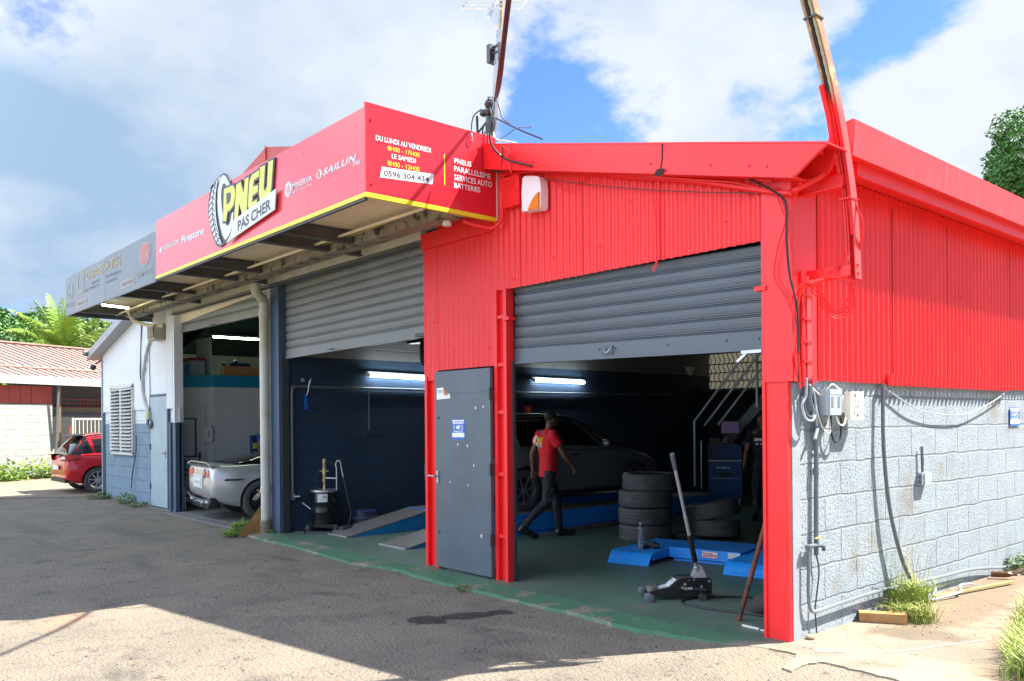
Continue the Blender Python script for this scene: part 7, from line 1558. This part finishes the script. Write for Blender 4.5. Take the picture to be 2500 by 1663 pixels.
t = thing('grass_tuft', 'tall green grass tuft with dry stalks behind the wooden block', 'grass', (.18, 1.65, 0))
part('blades', blades(blades(MB(), (.16, 1.62), 420, .16, .36, .004, .9, 1), (.30, 1.35), 240, .18, .20, .004, 1.2, 2), m_grass, t, 0)
part('dry_stalks', blades(blades(MB(), (.14, 1.68), 45, .14, .78, .0022, .6, 3), (.28, 1.4), 90, .2, .22, .003, 1.5, 4), m_straw, t, 0)
q = MB(); q2 = MB()
rnd = random.Random(11)
for i in range(420):
    tt = rnd.random(); y = .1+4.6*tt; xl = 1.42-.62*min(1, max(0, (y-.1)/2.4))-.05*max(0, y-2.5); x = xl+.06+abs(rnd.gauss(0, .30)); k = min(1, (x-xl)/.35)
    blades(q, (x, y), 30, .14, .12+.24*k, .0038, .7, i, 0)
    if i % 4 == 0: blades(q2, (x, y), 22, .17, .14, .003, 1.3, i+500, 0)
    if i % 9 == 0: blades(q2, (x, y), 6, .15, .50*k+.1, .002, .5, i+900, 0)
o = part('grass_patch', q, m_grass, None, 0); o['kind'] = 'stuff'
o = part('dry_grass', q2, m_straw, None, 0); o['kind'] = 'stuff'
for k, (c, n, rad, h, sz, lb) in enumerate([((.20, 4.55, .03), 420, .35, .16, .05, 'low green creeping weed at the foot of the block wall far right'), ((-9.10, -.38, .0), 300, .17, .20, .06, 'bright green weed at the foot of the drainpipe'), ((-8.95, -.60, -.03), 160, .13, .10, .05, 'smaller green weed in front of the drainpipe weed'),
        ((-15.7, -.15, -.03), 170, .22, .28, .07, 'green weed under the thin slanting pipe'), ((-14.8, -.18, -.03), 110, .22, .12, .06, 'low weed left of the pale steel door'), ((-17.4, -.22, -.03), 160, .3, .14, .07, 'weeds at the corner of the blue block wall'), ((-21.3, -3.4, -.05), 90, .22, .20, .08, 'small weed growing from the yard left of the garage'),
        ((-20.2, -3.7, -.06), 60, .35, .05, .07, 'flat weed patch in the yard nearest the garage corner'), ((-8.70, -.10, .0), 50, .08, .06, .035, 'tiny weed at the foot of the blue pillar'), ((-3.35, -.53, -.03), 70, .10, .05, .03, 'tiny weed at the edge of the green threshold')]):
    single('weed_clump', weed(MB(), c, n, rad, h, sz, k), m_leafb if k in (1, 2, 3, 8) else m_leaf, lb, 'weed', 'weeds along the walls', 0)
q = MB()
for i in range(60):
    tt = -9+i*.20; c_ = nb(tt, -.9-.6*rnd.random(), -.05)
    weed(q, (c_.x, c_.y, -.05), 110, .55, .62 if i % 5 else .95, .13, i+60)
o = part('weed_bank', q, m_leafb, None, 0); o['kind'] = 'stuff'
# left verge concrete strip
o = struct('left_verge', MB().prism([(-40, 2.8), (-26.2, -1.6), (-22.4, -3.5), (-19.8, -2.7), (-17.9, -.1), (-17.9, 12), (-40, 12)], (0, 0, .03), (0, 0, -.045), (1, 0, 0), (0, 1, 0)), m_slab, 0)
# ---- small things on the ground
q = MB().box(-.26, .10, -.055, .055, 0, .075, Matrix.Translation((.24, 1.14, .005)) @ Matrix.Rotation(R(32), 4, 'Z')); single('wooden_block', q, m_timber, 'orange brown sawn timber block lying before the grass tuft', 'timber')
q = MB().lathe([(.001, 0), (.030, .004), (.031, .13), (.024, .17), (.013, .20), (.012, .235), (.014, .24), (.001, .242)], (.08, 3.72, .05), 'Y', 16, m=Matrix.Rotation(R(-55), 3, 'Z')); single('beer_bottle', q, M('brown_glass', (.16, .06, .012), .08, var=.1, trans=.5), 'empty brown glass bottle lying by the water pipe', 'bottle')
q = MB().ball((.055, .17, .018), .032, (1.2, 1, .75), 10); single('round_stone', q, M('pale_stone', (.36, .28, .18), .8, var=.2), 'pale round stone at the foot of the grey pier', 'stone')
q = MB().bar((.10, 2.25, .03), (.34, 3.55, .03), .03, .02); single('dead_stick', q, m_straw, 'dry flat stick lying on the soil by the wall', 'stick')
q = MB().add([V((-5.77, -4.16, -.055)), V((-5.68, -4.10, -.05)), V((-5.61, -4.18, -.05)), V((-5.70, -4.24, -.055))], [(0, 1, 2, 3)]); single('blue_wrapper', q, M('wrapper', (.10, .35, .55), .4, var=.5, scale=40), 'small blue wrapper lying on the sunlit ground', 'litter')
q = MB().prism([(0, 0), (.035, .012), (.05, .03), (.03, .035), (.005, .02)], (0, 0, .012), (-3.0, -3.45, -.06), (1, 0, 0), (0, 1, 0)); single('grey_stone', q, m_conc, 'grey stone chip on the sunlit ground', 'stone')
rnd = random.Random(3); q = MB(); q2 = MB(); ql = MB()
def gzz(x, y): return gz(x, y)
for i in range(2600):
    x = -14+15*rnd.random()**.7; y = -.6-5.2*rnd.random(); s = .004+.007*rnd.random()**3
    (q if i % 3 else q2).ball((x, y, gzz(x, y)+s*.3), s, (1, 1+.4*rnd.random(), .6), 5)
for i in range(70):
    x = -8+9*rnd.random(); y = -.6-4.2*rnd.random(); a = rnd.random()*6.28; s = .012+.025*rnd.random(); d = V((math.cos(a), math.sin(a), .1)); e = V((-d.y, d.x, .2))
    p = V((x, y, gzz(x, y)+.006)); ql.add([p, p+d*s+e*s*.3, p+d*s*2, p+d*s-e*s*.3], [(0, 1, 2, 3)])
for i in range(160):
    x = .1+2.0*rnd.random(); y = -.2+3.5*rnd.random(); s = .004+.008*rnd.random()**2; (q if i % 2 else q2).ball((x, y, .006), s, (1, 1.3, .5), 5)
for i in range(140):
    x = .05+.9*rnd.random()**1.5; y = .9+2.8*rnd.random(); a = rnd.random()*6.28; s = .02+.04*rnd.random(); d = V((math.cos(a), math.sin(a), .06)); e = V((-d.y, d.x, 0)); p = V((x, y, .012)); ql.add([p, p+d*s+e*.003, p+d*s*2, p+d*s-e*.003], [(0, 1, 2, 3)])
for nm, qq, mt in (('dark_gravel', q, m_dark), ('pale_gravel', q2, M('pale_gravel_stone', (.30, .27, .22), .8, var=.3, scale=30)), ('dead_leaves', ql, M('dead_leaf', (.22, .12, .06), .8, var=.4, scale=30))):
    o = part(nm, qq, mt, None, 0); o['kind'] = 'stuff'

# ================================================================== LIGHT, SKY, CAMERA
sun_dir = V((.42, .645, 1.0)).normalized()        # towards the sun
elev = math.asin(sun_dir.z); az = math.atan2(sun_dir.x, sun_dir.y)
sl_ = bpy.data.lights.new('sun', 'SUN'); sl_.energy = 5.0; sl_.angle = R(.53); sl_.color = (1, .95, .86)
so_ = bpy.data.objects.new('sun', sl_); COL.objects.link(so_); so_.rotation_euler = sun_dir.to_track_quat('Z', 'Y').to_euler(); so_.location = (5, 8, 20)
w = bpy.data.worlds.new('World'); S.world = w; w.use_nodes = True; nt = w.node_tree; N = nt.nodes; L = nt.links
bg = N['Background']; bg.inputs[1].default_value = .10
sky = N.new('ShaderNodeTexSky'); sky.sky_type = 'NISHITA'; sky.sun_disc = False; sky.sun_elevation = elev; sky.sun_rotation = az; sky.altitude = 50; sky.air_density = 1.0; sky.dust_density = .6; sky.ozone_density = 2.2
gm = N.new('ShaderNodeMix'); gm.data_type = 'RGBA'; gm.blend_type = 'MULTIPLY'; gm.inputs[0].default_value = 1; gm.inputs[7].default_value = (.40, .55, .92, 1)
L.new(sky.outputs[0], gm.inputs[6])
tc = N.new('ShaderNodeTexCoord'); nrm = N.new('ShaderNodeVectorMath'); nrm.operation = 'NORMALIZE'; L.new(tc.outputs['Generated'], nrm.inputs[0])
sx = N.new('ShaderNodeSeparateXYZ'); L.new(nrm.outputs[0], sx.inputs[0])
# project directions on a cloud layer so that clouds flatten towards the horizon
ad = N.new('ShaderNodeMath'); ad.operation = 'ADD'; ad.inputs[1].default_value = .42; L.new(sx.outputs[2], ad.inputs[0])
dv = N.new('ShaderNodeVectorMath'); dv.operation = 'DIVIDE'; cb = N.new('ShaderNodeCombineXYZ')
for i in range(3): L.new(ad.outputs[0], cb.inputs[i])
L.new(nrm.outputs[0], dv.inputs[0]); L.new(cb.outputs[0], dv.inputs[1])
def nz(scale, det, rough, off):
    mp = N.new('ShaderNodeMapping'); mp.inputs['Location'].default_value = off; L.new(dv.outputs[0], mp.inputs[0])
    n_ = N.new('ShaderNodeTexNoise'); n_.inputs['Scale'].default_value = scale; n_.inputs['Detail'].default_value = det; n_.inputs['Roughness'].default_value = rough; L.new(mp.outputs[0], n_.inputs['Vector']); return n_.outputs['Fac']
nA = nz(4.6, 12, .62, (1.3, .4, 2.0))
def spot(px, py, rad, amt):
    a = (px-1250)/2046; b = (1027-py)/2046; d = (Fd+Rd*a+V((0, 0, b))).normalized()
    ds = N.new('ShaderNodeVectorMath'); ds.operation = 'DISTANCE'; ds.inputs[1].default_value = d; L.new(nrm.outputs[0], ds.inputs[0])
    mr = N.new('ShaderNodeMapRange'); mr.interpolation_type = 'SMOOTHSTEP'; mr.inputs[1].default_value = rad; mr.inputs[2].default_value = 0; mr.inputs[3].default_value = 0; mr.inputs[4].default_value = amt; L.new(ds.outputs['Value'], mr.inputs[0]); return mr.outputs[0]
cur = nA
for s_ in [(1400, 250, .16, -.20), (1060, 250, .06, -.10), (2040, 150, .055, -.10), (1900, 300, .08, -.03), (2000, 50, .10, .10), (2120, 250, .08, .08), (100, 10, .09, -.2), (2230, 60, .09, -.16), (2060, 400, .06, -.04), (1720, 230, .10, -.06), (1580, 60, .20, .12), (1700, 300, .05, .16), (1480, 130, .07, .10), (2350, 200, .13, .18), (500, 200, .40, .20), (250, 520, .30, .16), (850, 120, .25, .14), (1750, 120, .14, .10), (2250, 330, .10, .14), (100, 790, .10, -.06)]:
    o_ = spot(*s_); m_ = N.new('ShaderNodeMath'); m_.operation = 'ADD'; L.new(cur, m_.inputs[0]); L.new(o_, m_.inputs[1]); cur = m_.outputs[0]
cr = N.new('ShaderNodeMapRange'); cr.interpolation_type = 'SMOOTHSTEP'; cr.inputs[1].default_value = .36; cr.inputs[2].default_value = .54; L.new(cur, cr.inputs[0])
# cloud body colour: bright tops, blue grey bellies
nB_ = nz(2.4, 9, .56, (4.2, 1.1, 0)); cur2 = nB_
for s_ in [(60, 620, .28, -.20), (150, 250, .20, -.10), (420, 450, .25, -.10), (950, 200, .16, .16), (1650, 300, .3, .10), (2250, 220, .25, .12), (60, 60, .12, .1), (400, 700, .14, .12)]:
    o_ = spot(*s_); m_ = N.new('ShaderNodeMath'); m_.operation = 'ADD'; L.new(cur2, m_.inputs[0]); L.new(o_, m_.inputs[1]); cur2 = m_.outputs[0]
r2 = N.new('ShaderNodeValToRGB'); L.new(cur2, r2.inputs[0]); e = r2.color_ramp.elements
CS = 3.1
e[0].position = .28; e[0].color = (.40*CS, .57*CS, .80*CS, 1); e[1].position = .62; e[1].color = (.86*CS, .92*CS, 1.0*CS, 1)
mx = N.new('ShaderNodeMix'); mx.data_type = 'RGBA'; L.new(cr.outputs[0], mx.inputs[0]); L.new(gm.outputs[2], mx.inputs[6])
# clouds out of view brightened, an added fill light for the shaded front
fl2 = N.new('ShaderNodeVectorMath'); fl2.operation = 'DISTANCE'; fl2.inputs[1].default_value = V((-.45, -.80, .42)).normalized(); L.new(nrm.outputs[0], fl2.inputs[0])
bm_ = N.new('ShaderNodeMapRange'); bm_.interpolation_type = 'SMOOTHSTEP'; bm_.inputs[1].default_value = 1.15; bm_.inputs[2].default_value = .35; bm_.inputs[3].default_value = 1; bm_.inputs[4].default_value = 4.6; L.new(fl2.outputs['Value'], bm_.inputs[0])
vs_ = N.new('ShaderNodeVectorMath'); vs_.operation = 'SCALE'; L.new(r2.outputs[0], vs_.inputs[0]); L.new(bm_.outputs[0], vs_.inputs['Scale']); L.new(vs_.outputs[0], mx.inputs[7]); L.new(mx.outputs[2], bg.inputs[0])

cam = bpy.data.cameras.new('camera'); co = bpy.data.objects.new('camera', cam); COL.objects.link(co)
rr_ = .0085; Rc = Rd*math.cos(rr_)-V((0, 0, 1))*math.sin(rr_); Uc = Rd*math.sin(rr_)+V((0, 0, 1))*math.cos(rr_)
co.matrix_world = Matrix(((Rc.x, Uc.x, -Fd.x, 3.37147), (Rc.y, Uc.y, -Fd.y, -5.70049), (Rc.z, Uc.z, -Fd.z, 1.68), (0, 0, 0, 1)))
cam.sensor_width = 36; cam.lens = 36*2046/2500; cam.shift_y = 195.5/2500; cam.clip_end = 2000; cam.clip_start = .05
S.camera = co
S.view_settings.view_transform = 'Standard'; S.view_settings.look = 'None'; S.view_settings.gamma = 1; S.view_settings.use_curve_mapping = False
S.view_settings.exposure = 1.75
S.cycles.max_bounces = 8; S.cycles.use_denoising = True
